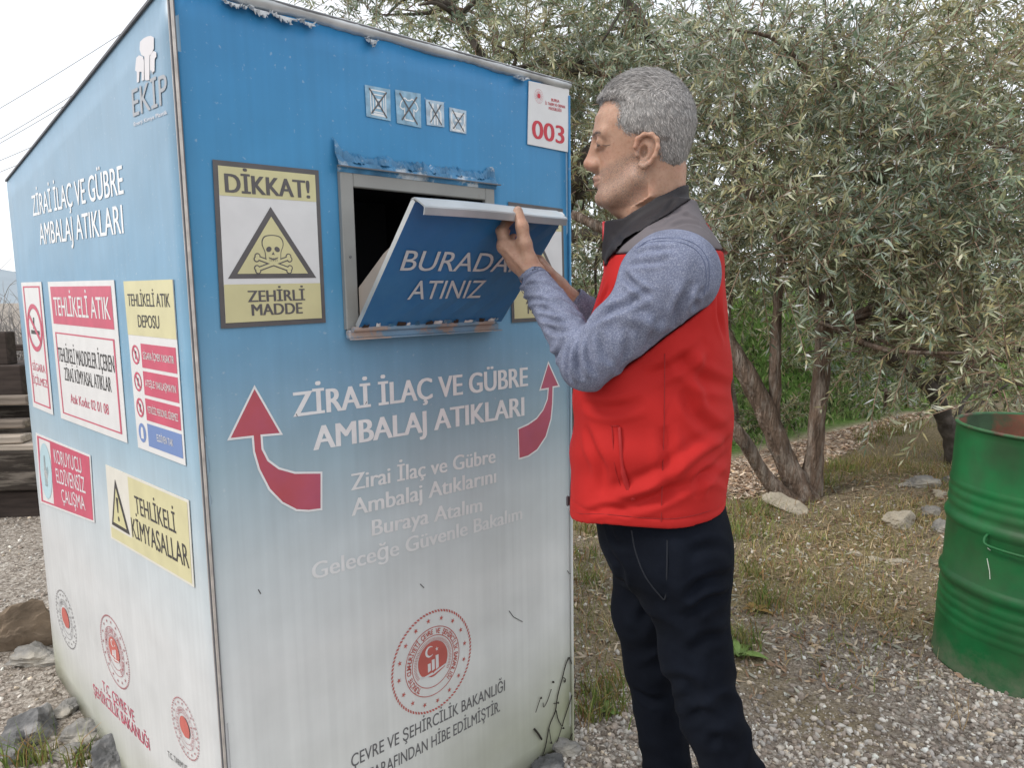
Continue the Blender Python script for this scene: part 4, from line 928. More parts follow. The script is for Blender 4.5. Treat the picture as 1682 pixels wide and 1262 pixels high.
def olive(name, label, stems, clumps, seed, bark=None, L0=.060, W0=.0054, nleaf=30, group='olive trees round the clearing', hang=.25, tints=OLIVE, twl=(.22, .5), thin=.74):
    """stems: (points, radii); clumps: (centre, radii xyz, n twigs)"""
    rg = random.Random(seed); base = np.array(stems[0][0][0], float)
    T_ = empty(name, base); tag(T_, label, 'tree', group)
    tb = MB()
    for pts, rad in stems:
        C_ = catmull(np.array(pts, float) - base, 6); rr = np.interp(np.linspace(0, 1, len(C_)), np.linspace(0, 1, len(rad)), rad)
        C_[1:-1] += np.array([[rg.uniform(-1, 1) for _ in range(3)] for _ in range(len(C_) - 2)]) * (rr[1:-1, None] * .045)
        rr = rr * np.array([1 + rg.uniform(-.07, .07) for _ in rr])
        tb.tube(C_, rr, 14, jit=.085, rng=rg)
    tb.build('trunk', bark or M_bark, T_, smooth=True)
    LV, LC, TV, TR_ = [], [], [], []
    tw = MB(); tv, tf = [], []; nb = 0
    allpts = np.concatenate([catmull(np.array(p, float), 6) for p, r in stems])
    limb = MB()
    for (c, r, n) in clumps:
        c = np.array(c, float); r = np.array(r, float)
        # a few limbs from the nearest stem point into the clump
        near = allpts[np.argsort(np.linalg.norm(allpts - c, axis=1))[:3]]
        for q in range(3):
            e = c + r * NR.uniform(-.6, .6, 3); s = near[q % 3]; mid = (s + e) / 2 + NR.normal(0, .08, 3) + np.array([0, 0, .08])
            limb.tube(catmull([s - base, mid - base, e - base], 4), np.linspace(.02, .006, 9), 6)
        n = int(n * thin); d = NR.normal(size=(n, 3)); d /= np.linalg.norm(d, axis=1)[:, None]
        rad = NR.random(n) ** .42
        P0 = c + d * rad[:, None] * r
        out = d * np.array([1, 1, .6]) + NR.normal(0, .55, (n, 3)); out[:, 2] += .15; out /= np.linalg.norm(out, axis=1)[:, None]
        L = NR.uniform(*twl, n)[:, None]
        P1 = P0 + out * L * .55; P2 = P0 + out * L; P2[:, 2] -= hang * L[:, 0] * NR.uniform(-.2, 1.6, n)
        V, col = leaves_on_twigs(P0, P1, P2, nleaf, L0, W0, tints); ct = np.array([(1.08, 1.0, .86), (.72, .80, .80), (.96, 1, 1.04), (1.16, 1.14, 1.10), (.85, .93, .86), (1.02, .97, .82)])[NR.integers(0, 6, 4)]; kk = np.argmin(np.linalg.norm(P0[:, None] - (c + r * NR.uniform(-.8, .8, (4, 3)))[None], axis=2), 1); col = np.minimum(col * np.repeat(ct[kk], nleaf, 0), .72); LV.append(V - base); LC.append(col)
        # twig ribbons: three sided tubes
        k = 5; t = np.linspace(0, 1, k)[None, :, None]; Pq = (1 - t) ** 2 * P0[:, None] + 2 * t * (1 - t) * P1[:, None] + t * t * P2[:, None] - base
        rr = np.linspace(.0040, .0014, k); ring = np.array([(1, 0, 0), (-.5, .6, .6), (-.5, -.6, -.6)])
        Vt = Pq[:, :, None] + ring[None, None] * rr[None, :, None, None]
        f0 = np.array([[i * 3 + j, i * 3 + (j + 1) % 3, (i + 1) * 3 + (j + 1) % 3, (i + 1) * 3 + j] for i in range(k - 1) for j in range(3)])
        tv.append(Vt.reshape(-1, 3)); tf.append((f0[None] + (np.arange(n) * k * 3)[:, None, None] + nb).reshape(-1, 4)); nb += n * k * 3
    limb.build('limbs', bark or M_bark, T_, smooth=True)
    V = np.concatenate(LV); col = np.concatenate(LC); m = len(V)
    fastmesh('crown', V.reshape(-1, 3), np.arange(4 * m).reshape(m, 4), M_leaf, T_, False, {'tint': np.repeat(col, 4, 0)})
    fastmesh('twigs', np.concatenate(tv), np.concatenate(tf), M_twig, T_)
    return T_
def A(px, py, Y): return at(px, py, Y)
def gz(P): P = np.array(P, float); P[2] = float(height(P[0], P[1])) - .05; return P
# nearest olive: three heavy stems from one foot plus a thin upright one
Y = 4.3
b0 = gz(ground(1335, 832))
olive('olive_tree', 'multi stemmed olive tree beside the man with crossing leaning trunks', [
    ([b0 + np.array([.01, .05, 0]), A(1338, 740, Y), A(1347, 640, Y), A(1356, 520, Y), A(1360, 400, Y), A(1372, 250, Y + .1), A(1395, 80, Y + .2)], [.072, .051, .048, .046, .040, .030, .02]),
    ([b0 + np.array([-.03, 0, 0]), A(1290, 758, Y), A(1250, 660, Y), A(1205, 580, Y), A(1150, 500, Y + .1), A(1080, 420, Y + .2), A(1000, 380, Y + .3), A(940, 352, Y + .4)], [.084, .064, .060, .055, .047, .040, .034, .028]),
    ([gz(ground(1318, 838)), A(1262, 790, Y - .05), A(1225, 730, Y - .1), A(1195, 690, Y - .1), A(1150, 640, Y), A(1090, 560, Y), A(1050, 470, Y), A(1040, 380, Y)], [.064, .044, .040, .038, .036, .032, .026, .016]),
    ([A(1272, 700, Y + .02), A(1273, 620, Y), A(1275, 540, Y), A(1284, 430, Y), A(1310, 300, Y)], [.034, .034, .03, .024, .015]),
    ([A(1338, 490, Y), A(1300, 420, Y - .1), A(1240, 330, Y - .2), A(1180, 250, Y - .2)], [.03, .026, .02, .012]),
    ([A(1345, 545, Y), A(1357, 537, Y - .06), A(1362, 533, Y - .10)], [.03, .026, .022])],
    [(A(1330, 260, 4.1), (.62, .5, .42), 330), (A(1250, 380, 3.9), (.35, .4, .30), 125), (A(1450, 330, 4.0), (.5, .5, .45), 300), (A(1560, 420, 3.9), (.45, .45, .40), 270),
     (A(1400, 400, 3.7), (.28, .3, .20), 62), (A(1250, 120, 4.3), (.65, .6, .40), 320), (A(1460, 120, 4.2), (.65, .6, .45), 340), (A(1640, 240, 4.1), (.45, .5, .55), 300), (A(1610, 545, 3.5), (.33, .3, .18), 100), (A(1480, 560, 3.7), (.30, .3, .08), 34), (A(1655, 610, 3.3), (.2, .25, .14), 46)],
    1, hang=.22)
b1 = gz(ground(1572, 778))
olive('olive_tree', 'dark leaning olive tree behind the green barrel', [
    ([b1, A(1562, 720, 5.0), A(1545, 672, 4.95), A(1530, 640, 4.9), A(1480, 600, 4.8), A(1420, 562, 4.7), A(1375, 540, 4.65)], [.07, .058, .055, .05, .045, .038, .028]),
    ([A(1536, 655, 4.92), A(1548, 590, 4.9), A(1575, 500, 4.9), A(1620, 380, 4.9), A(1640, 200, 5.0)], [.045, .042, .04, .03, .018])],
    [(A(1570, 455, 4.7), (.7, .5, .36), 270), (A(1420, 440, 4.9), (.5, .4, .28), 150), (A(1660, 420, 4.8), (.6, .5, .6), 300), (A(1650, 630, 5.4), (.4, .4, .15), 60), (A(1600, 150, 5.2), (.8, .6, .6), 330)], 2, bark=M_barkd, L0=.056)
b2 = gz((.35, 5.3, 0))
olive('olive_tree', 'tall olive tree behind the container with bare dark limbs', [
    ([b2, A(925, 560, 5.3), A(915, 420, 5.3), A(940, 300, 5.2), A(1085, 110, 5.0), A(1050, 40, 5.0), A(1015, -20, 5.0)], [.12, .10, .09, .075, .05, .045, .035]),
    ([A(910, 400, 5.3), A(960, 385, 5.2), A(1015, 400, 5.1), A(1100, 420, 5.0)], [.045, .042, .038, .03]),
    ([A(915, 330, 5.3), A(960, 318, 5.2), A(1000, 320, 5.1)], [.04, .036, .03]),
    ([A(940, 290, 5.2), A(880, 200, 5.2), A(800, 100, 5.2), A(730, -10, 5.2)], [.06, .045, .03, .02]),
    ([A(930, 120, 5.0), A(980, 118, 5.0), A(1010, 132, 5.0)], [.025, .025, .02])],
    [(A(1000, 190, 5.0), (.55, .5, .45), 230), (A(860, 70, 5.1), (.6, .5, .30), 190), (A(700, 20, 5.2), (.55, .5, .25), 110), (A(1060, 60, 4.9), (.6, .5, .30), 230), (A(960, 300, 5.2), (.3, .4, .35), 130), (A(990, 450, 5.3), (.4, .4, .40), 210), (A(590, 5, 5.4), (.35, .4, .18), 60), (A(850, -100, 5.2), (1.1, .6, .35), 200), (A(940, 130, 5.2), (.45, .4, .25), 110), (A(1150, 200, 4.9), (.5, .5, .5), 230)],
    3, bark=M_barkd, thin=.62)
b3 = gz((2.0, 6.6, 0))
olive('olive_tree', 'olive tree on the far side of the track behind the man', [
    ([b3, A(1180, 560, 6.6), A(1200, 400, 6.6), A(1230, 200, 6.6)], [.12, .10, .08, .04])],
    [(A(1050, 420, 6.5), (1.0, .7, .7), 330), (A(1250, 430, 6.7), (1.0, .7, .55), 330), (A(1200, 230, 6.6), (1.2, .8, .8), 380), (A(1030, 500, 6.6), (.6, .5, .4), 120), (A(1000, 150, 6.7), (.9, .7, .6), 200)], 4, L0=.075, W0=.009, nleaf=26, thin=.62)
b4 = gz((5.3, 8.2, 0))
olive('olive_tree', 'broad olive tree on the bank at the right edge', [
    ([b4, A(1600, 520, 8.2), A(1580, 350, 8.2), A(1560, 150, 8.2)], [.15, .12, .09, .05])],
    [(A(1450, 420, 8.0), (1.3, .9, .9), 330), (A(1650, 380, 8.2), (1.3, .9, 1.1), 380), (A(1500, 180, 8.2), (1.5, 1, 1.1), 400), (A(1420, 610, 8.6), (.45, .4, .22), 60), (A(1270, 600, 8.2), (.3, .3, .2), 34), (A(1680, 130, 8.2), (1.2, 1, 1.1), 300)], 5, L0=.085, W0=.011, nleaf=26, thin=.66)
b5 = gz((-.2, 7.6, 0))
olive('olive_tree', 'farther olive tree above the container roof with sky between its leaves', [
    ([b5, A(850, 400, 7.6), A(840, 200, 7.6), A(800, 0, 7.6)], [.12, .10, .07, .04])],
    [(A(880, 120, 7.6), (1.2, .8, .7), 260), (A(700, 20, 7.6), (.9, .8, .4), 110), (A(980, 200, 7.6), (.8, .7, .8), 200), (A(1000, 430, 7.8), (.8, .6, .9), 260), (A(1120, 60, 7.8), (1.2, .8, .6), 240)], 6, L0=.08, W0=.010, nleaf=24, thin=.6)
for i, (px_, py_, Yq, rr_, nn, lb) in enumerate(((1455, 640, 7.0, (.42, .35, .28), 70, 'grey green bush at the upper edge of the track, right of the upright stem'), (1258, 680, 6.3, (.22, .25, .16), 34, 'small olive sucker bush between the leaning stem and the track'))):
    cB = A(px_, py_, Yq); bB = gz((cB[0], cB[1], 0)); olive('bush', lb, [([bB, cB], [.02, .01])], [(cB, rr_, nn)], 20 + i, L0=.05, W0=.007, nleaf=24, group='bushes on the green bank', thin=1.0)['category'] = 'bush'
# weeds of the green bank behind
wd = scatter(36000, -3.2, 8.5, 5.8, 11.5, lambda x, y: sstep(-.05, .35, y - up_edge(x) + .3 * hsh(x, y, 3, 2.6)))
tag(blades('bank_weeds', wd, .025, .10, .012, [(.16, .26, .07), (.25, .38, .11), (.32, .43, .16), (.15, .21, .08), (.40, .42, .20), (.36, .30, .17), (.08, .12, .05)], .9), kind='stuff')
# bare grey undergrowth twigs at the trunk foot and dry stalks
def twigs(name, label, cat, base, ang, n, L, mt, seed, rad=.0022, group=None, spread=.5, fork=2):
    rg = random.Random(seed); m = MB(); base = np.array(base, float)
    def grow(p, d, L_, r, dep):
        q = p + d * L_ * .5 + np.array([rg.uniform(-1, 1) for _ in range(3)]) * L_ * .08; e = p + d * L_ + np.array([rg.uniform(-1, 1) for _ in range(3)]) * L_ * .12
        m.tube(catmull([p, q, e], 3), np.linspace(r, r * .6, 7), 5)
        if dep:
            for _ in range(rg.randint(2, 3)):
                dd = d + np.array([rg.uniform(-1, 1) for _ in range(3)]) * spread; dd /= np.linalg.norm(dd); s = rg.choice((q, e)); grow(s, dd, L_ * rg.uniform(.45, .75), r * .6, dep - 1)
    for i in range(n):
        d = np.array(ang, float) + np.array([rg.uniform(-1, 1) for _ in range(3)]) * spread; d /= np.linalg.norm(d)
        grow(np.array([rg.uniform(-1, 1) * .04, rg.uniform(-1, 1) * .04, 0]), d, L * rg.uniform(.6, 1.2), rad, fork)
    o = m.build(name, mt, None, smooth=True); o.location = base
    return tag(o, label, cat, group)
M_dtwig = pm('grey_dry_twig', (.30, .26, .22), rough=.9, var=.2)
M_vine = pm('black_dry_vine', (.035, .03, .024), rough=.9, var=.3, vs=40)
twigs('dry_shrub', 'bare grey twiggy shrub growing through the leaning olive stems', 'shrub', gz(ground(1240, 815)) + [0, 0, .05], (-.1, -.2, 1), 7, .30, M_dtwig, 5, .0024, None, .9, 3)
twigs('dry_shrub', 'bare grey shrub behind the timber at the left edge', 'shrub', np.array([-6.0, 9.0, .05]), (0, 0, 1), 46, .66, pm('pale_bare_twig', (.30, .28, .27), rough=.9), 8, .012, None, .6, 3)
twigs('dry_stalk', 'single pale dry stalk in the gravel in front of the barrel', 'dry plant', gz(ground(1552, 1190)) + [0, 0, .05], (0.02, 0, 1), 3, .10, pm('straw', (.46, .33, .19), rough=.9), 9, .0016, None, .25, 1)
# black dry vine clinging to the container front
m = MB()
vz = lambda L: [FRONT.p(FRONT.uv(860 + x * .16, 1060 + y * .16), .004) for x, y in L]
for L, r in (([(165, 1200), (215, 1040), (255, 830), (315, 680), (340, 520), (390, 330), (420, 210), (455, 125)], .0017), ([(455, 125), (480, 180), (512, 235)], .0013), ([(325, 670), (345, 760), (385, 830), (400, 780), (450, 630), (500, 470), (530, 330)], .0015), ([(250, 840), (265, 940), (275, 1000)], .0011), ([(385, 830), (350, 940), (300, 1080)], .0012), ([(430, 1060), (480, 930), (530, 830)], .0015), ([(100, 860), (140, 910), (175, 965)], .0032), ([(190, 590), (197, 635), (235, 570), (275, 450)], .0011), ([(115, 690), (140, 610), (165, 540)], .0010), ([(285, 385), (296, 370)], .0022), ([(300, 598), (350, 590)], .0014), ([(400, 330), (420, 350), (410, 385)], .0013)):
    m.tube(catmull(vz(L), 4), r, 5)
for (x, y) in ((165, 540), (292, 378), (340, 590), (395, 850), (270, 1000), (410, 365), (455, 130)):
    c = vz([(x, y)])[0]; m.tube([c - [0.004, 0, 0], c + [.001, -.002, 0], c + [.004, 0, .002]], [.0005, .003, .0005], 5)
vine = m.build('dry_vine', M_vine, None); vine.matrix_world = Matrix.Translation(BC) @ Matrix.Rotation(BYAW, 4, 'Z')
tag(vine, 'black dry vine stem climbing the lower right of the container front', 'vine')
# broad leaved weed beside the man's knee
def rosette(base, n, L, seed, label, tint):
    rg = random.Random(seed); V = []; Fc = []; 
    for i in range(n):
        a = 2 * math.pi * i / n + rg.uniform(-.3, .3); l_ = L * rg.uniform(.6, 1.1); el = rg.uniform(.3, 1.0); K = 6
        for k in range(K + 1):
            t = k / K; w_ = .16 * l_ * math.sin(math.pi * min(t * .9 + .08, 1)) ; rr = l_ * t * math.cos(el); z = l_ * t * math.sin(el) - .45 * l_ * t * t
            c = np.array([rr * math.cos(a), rr * math.sin(a), z]); s = np.array([-math.sin(a), math.cos(a), 0]) * w_
            V += [c - s + [0, 0, .2 * w_], c, c + s + [0, 0, .2 * w_]]
            if k:
                b_ = len(V) - 6; Fc += [(b_, b_ + 1, b_ + 4, b_ + 3), (b_ + 1, b_ + 2, b_ + 5, b_ + 4)]
    o = mesh('weed', V, Fc, pm('weed_leaf', tint, rough=.6, var=.3, vs=25), None, smooth=True); o.location = base
    return tag(o, label, 'weed')
rosette(gz(ground(1212, 1078)) + [0, 0, .05], 11, .12, 3, 'green broad leaved weed growing behind the man\'s knee', (.16, .24, .06))
rosette(gz(ground(1000, 1175)) + [0, 0, .05], 9, .07, 4, 'small green weed between the container and the man\'s legs', (.14, .22, .05))
rosette(gz(ground(1240, 1005)) + [0, 0, .05], 8, .09, 6, 'rust tinged weed in the dry grass right of the man', (.26, .16, .05))

# ---- left background: timber pile, far hill, cables
M_wood = pm('weathered_wood', (.20, .165, .135), rough=.85, var=.35, vs=5, bump=.5, bs=30, stretch=(1, 9, 9), spec=.2)
M_woodp = pm('pale_board', (.40, .34, .28), rough=.8, var=.25, vs=5, bump=.4, bs=30, stretch=(1, 9, 9), spec=.2)
M_woodd = pm('dark_timber', (.042, .034, .028), rough=.88, var=.45, vs=4, bump=.6, bs=24, stretch=(1, 8, 8), spec=.2, col2=(.14, .12, .10), c2s=3, c2r=(.5, .62))
M_woodr = pm('dark_brown_timber', (.055, .042, .036), rough=.85, var=.3, vs=5, bump=.4, bs=30, stretch=(1, 8, 8), spec=.2)
def beam(name, label, px0, py0, px1, py1, Y, ln, dep, mt, rz=0.0, group='old timber stacked behind the container'):
    """a beam whose visible face spans py0..py1 at distance Y; its right end at px1"""
    a_, b_ = at(px1, py0, Y), at(px1, py1, Y); h = a_[2] - b_[2]; c = (a_ + b_) / 2
    m = MB(); m.box((-ln / 2, dep / 2, 0), (ln, dep, h), bev=.008); o = m.build(name, mt); o.location = c; o.rotation_euler = (0, 0, rz)
    return tag(o, label, 'timber', group)
Y = 4.3
beam('timber_beam', 'thick dark squared beam lying lowest of the stack on the gravel', 0, 742, 66, 806, Y, 2.4, .34, M_woodd, .04)
beam('under_beam_shade', 'black sleeper block under the lowest beam', 0, 807, 64, 862, Y + .06, 1.2, .3, M_woodr, .02)  # dark block put where shade lies under the beam
beam('board', 'pale board lying on the thick dark beam', 0, 730, 62, 741, Y + .02, 1.8, .25, M_woodp, .02)
beam('board', 'short pale plank on top of the pale board', 0, 716, 36, 729, Y + .03, .9, .12, M_woodp, .1)
beam('board', 'brown plank second from the top of the little stack', 0, 691, 39, 704, Y + .08, 1.1, .12, M_wood, .05)
beam('timber_beam', 'weathered grey rail of the timber stack at mid height', 0, 651, 44, 666, Y + .1, 1.8, .08, M_wood, 0)
beam('timber_box', 'black wooden box standing on the grey rail', 0, 600, 36, 650, Y + .25, .5, .4, M_woodr, 0)
beam('timber_post', 'dark brown post at the left edge of the view', 0, 545, 12, 600, Y + .3, .09, .09, M_woodr, 0)
beam('timber_beam', 'thin dark rail behind the wooden box', 0, 566, 60, 576, Y + .9, 1.6, .06, M_woodr, 0)
beam('timber_post', 'black upright behind the stacked boards', 0, 667, 60, 730, Y + .42, .9, .06, M_woodd, 0)  # wide black slab filling the gaps between the boards
# gravel heap, far hill
def mound(name, c, r, h, mt, seed, kind=None):
    n, k = 48, 14; V = [(0, 0, h)]; Fc = []; rg = np.random.default_rng(seed); ph = rg.uniform(0, 6, 8)
    for i in range(1, k + 1):
        t = i / k
        for j in range(n):
            a = 2 * math.pi * j / n; rr = t * (1 + .12 * math.sin(3 * a + ph[0]) + .07 * math.sin(7 * a + ph[1])); z = h * (1 - t ** 1.3) * (1 + .15 * math.sin(4 * a + 6 * t + ph[2]) + .06 * math.sin(11 * a + ph[3] + 9 * t)) - .02 * h * (t > .95)
            V.append((r[0] * rr * math.cos(a), r[1] * rr * math.sin(a), z))
    for j in range(n): Fc.append((0, 1 + j, 1 + (j + 1) % n))
    for i in range(k - 1):
        for j in range(n): Fc.append((1 + i * n + j, 1 + (i + 1) * n + j, 1 + (i + 1) * n + (j + 1) % n, 1 + i * n + (j + 1) % n))
    o = mesh(name, V, Fc, mt, None, smooth=True); o.location = c
    return o
o = mound('gravel_heap', (-7.5, 8.8, -.05), (3.0, 1.6), .75, M_gr, 3); tag(o, kind='structure')
M_hill = pm('far_hill_haze', (.30, .345, .38), rough=1, var=.12, vs=.02, spec=0)  # blue-grey tint holds the distance haze
o = mound('hills', (-420, 520, -5), (260, 120), 30, M_hill, 6); tag(o, kind='structure')
M_cab = pm('cable', (.30, .31, .33), rough=.6)
for i, (p0, p1, lab) in enumerate((((-60, 212), (300, -12), 'highest overhead cable against the white sky'), ((-60, 262), (260, 64), 'second overhead cable, upper of the close pair'), ((-60, 268), (260, 76), 'second overhead cable, lower of the close pair'), ((-60, 287), (200, 170), 'fourth overhead cable, well below the close pair'), ((-60, 305), (200, 192), 'lowest overhead cable just above the container roof'))):
    a_, b_ = at(*p0, 30.0), at(*p1, 26.0); d = b_ - a_; m = MB(); pts = [a_ - d + d * 3 * t - np.array([0, 0, 0.9 * (1 - (2 * t - 1) ** 2) - .8]) for t in np.linspace(0, 1, 25)]
    o = m.tube(pts, .011, 6); o = m.build('overhead_cable', M_cab); tag(o, lab, 'cable', 'overhead cables in the sky')

# ---- the green oil barrel
def lathe(prof, n=72):
    V = [(r * math.cos(2 * math.pi * j / n), r * math.sin(2 * math.pi * j / n), z) for r, z in prof for j in range(n)]
    Fc = [(i * n + j, i * n + (j + 1) % n, (i + 1) * n + (j + 1) % n, (i + 1) * n + j) for i in range(len(prof) - 1) for j in range(n)]
    return V, Fc
M_green = pm('green_drum_paint', (.009, .125, .036), rough=.48, var=.28, vs=6, bump=.12, bs=30, spec=.28, col2=(.030, .085, .034), c2s=3.5, c2r=(.42, .66), bd=.004)
ng, lg_ = nodes(M_green)
def rusty(m, rust, thr):
    n, l = nodes(m); p = n['Principled BSDF']; src = p.inputs['Base Color'].links[0].from_socket
    tc = n.new('ShaderNodeTexCoord'); nz = n.new('ShaderNodeTexNoise'); nz.inputs['Scale'].default_value = 12; nz.inputs['Detail'].default_value = 12; nz.inputs['Roughness'].default_value = .72; l.new(tc.outputs['Object'], nz.inputs['Vector'])
    mr = n.new('ShaderNodeMapRange'); mr.inputs[1].default_value = thr; mr.inputs[2].default_value = thr + .05; l.new(nz.outputs['Fac'], mr.inputs[0])
    mx = n.new('ShaderNodeMix'); mx.data_type = 'RGBA'; l.new(mr.outputs[0], mx.inputs[0]); l.new(src, mx.inputs[6]); mx.inputs[7].default_value = (*rust, 1)
    # dried mud splashed round the foot, scuffs
    sp = n.new('ShaderNodeSeparateXYZ'); l.new(tc.outputs['Object'], sp.inputs[0]); mz = n.new('ShaderNodeMapRange'); mz.inputs[1].default_value = .22; mz.inputs[2].default_value = .0; l.new(sp.outputs['Z'], mz.inputs[0])
    n3 = n.new('ShaderNodeTexNoise'); n3.inputs['Scale'].default_value = 18; n3.inputs['Detail'].default_value = 8; n3.inputs['Roughness'].default_value = .7; l.new(tc.outputs['Object'], n3.inputs['Vector'])
    mm = n.new('ShaderNodeMath'); mm.operation = 'MULTIPLY'; l.new(mz.outputs[0], mm.inputs[0]); l.new(n3.outputs['Fac'], mm.inputs[1])
    m2 = n.new('ShaderNodeMapRange'); m2.inputs[1].default_value = .25; m2.inputs[2].default_value = .5; m2.inputs[4].default_value = .42; l.new(mm.outputs[0], m2.inputs[0])
    my = n.new('ShaderNodeMix'); my.data_type = 'RGBA'; l.new(m2.outputs[0], my.inputs[0]); l.new(mx.outputs[2], my.inputs[6]); my.inputs[7].default_value = (.20, .17, .13, 1)
    l.new(my.outputs[2], p.inputs['Base Color'])
rusty(M_green, (.10, .058, .038), .70)
M_drust = pm('rusty_drum_inside', (.19, .075, .045), rough=.85, var=.35, vs=9, bump=.4, bs=40, col2=(.05, .10, .05), c2s=4, c2r=(.5, .6))
bc = np.array([1.800, 2.41, 0.0]); RB, HB = .292, .855
BAR = empty('oil_barrel', (bc[0], bc[1], float(height(bc[0], bc[1])) - .012)); BAR.rotation_euler = (R(1.0), R(2.2), 0)
tag(BAR, 'dented green steel oil barrel with open rusty top at the right edge', 'barrel')
prof = [(RB - .004, 0.0), (RB + .004, .002), (RB + .005, .010), (RB + .001, .016)]
def bead(z, h, a_): return [(RB + a_ * math.sin(math.pi * t) ** 1.2, z - h / 2 + h * t) for t in np.linspace(0, 1, 9)]
for (z, h, a_) in ((.165, .030, .0022), (.20, .030, .0024), (.235, .030, .0026), (.268, .030, .0026), (.318, .050, .010), (.530, .050, .010), (.580, .030, .0026), (.615, .030, .0026), (.650, .030, .0026)): prof += bead(z, h, a_)
prof += [(RB, HB - .03), (RB, HB - .008), (RB + .004, HB - .004), (RB + .004, HB), (RB - .002, HB + .002), (RB - .004, HB - .004)]
V, Fc = lathe(prof)
def dent(x, y, z):
    a_ = math.atan2(y, x); k = 1 + .004 * math.sin(3 * a_ + 8 * z) + .002 * math.sin(9 * a_ + 17 * z)
    for (da, dz, wa, wz, dp) in ((-2.45, .10, .22, .07, .020), (-2.9, .44, .25, .10, .010), (-2.2, .70, .3, .08, .012), (-2.75, .77, .12, .05, .012), (-3.0, .25, .15, .09, .008)):
        k -= dp * math.exp(-((a_ - da) / wa) ** 2 - ((z - dz) / wz) ** 2) / RB * .6
    return (x * k, y * k, z)
V = [dent(*q) for q in V]
body = mesh('drum_body', V, Fc, M_green, BAR, smooth=True)
V, Fc = lathe([(RB - .005, HB - .002)] + [(RB - .0065, z) for z in np.linspace(HB - .03, .03, 40)] + [(RB - .0065, .03), (RB - .03, .02), (.001, .02)]); V = [dent(x, y, z) if x * x + y * y > .04 else (x, y, z) for x, y, z in V]; mesh('drum_inside', V, [f[::-1] for f in Fc], M_drust, BAR, smooth=True)
V, Fc = lathe([(RB + .001, HB - .006), (RB + .0065, HB - .004), (RB + .0065, HB + .002), (RB, HB + .005), (RB - .006, HB + .002), (RB - .005, HB - .006)]); mesh('rim', V, Fc, pm('worn_rim', (.03, .11, .04), rough=.6, var=.3, vs=20, col2=(.13, .065, .042), c2s=14, c2r=(.52, .62)), BAR, smooth=True)
m = MB(); aa = [math.radians(a_) for a_ in (206, 208, 212, 224, 228, 231)]
m.tube(catmull([((RB + o_) * math.cos(a_), (RB + o_) * math.sin(a_), z) for a_, o_, z in ((math.radians(203), .008, .522), (math.radians(203), .022, .508), (math.radians(206), .028, .492), (math.radians(222), .030, .489), (math.radians(236), .028, .489), (math.radians(240), .022, .505), (math.radians(240), .008, .522))], 5), .0048, 7)
m.build('carrying_handle', M_green, BAR, smooth=True)
m = MB(); rg = random.Random(3)
for (a0, z0, a1, z1) in ((203, .475, 205, .47), (203.5, .44, 206, .40), (206, .40, 206.8, .375), (198.5, .33, 201, .325)):
    m.tube([((RB + .0012) * math.cos(math.radians(a0)), (RB + .0012) * math.sin(math.radians(a0)), z0), ((RB + .0012) * math.cos(math.radians(a1)), (RB + .0012) * math.sin(math.radians(a1)), z1)], .0014, 5)
m.build('paint_scratch', pm('scratch_pale', (.55, .6, .52), rough=.6), BAR)
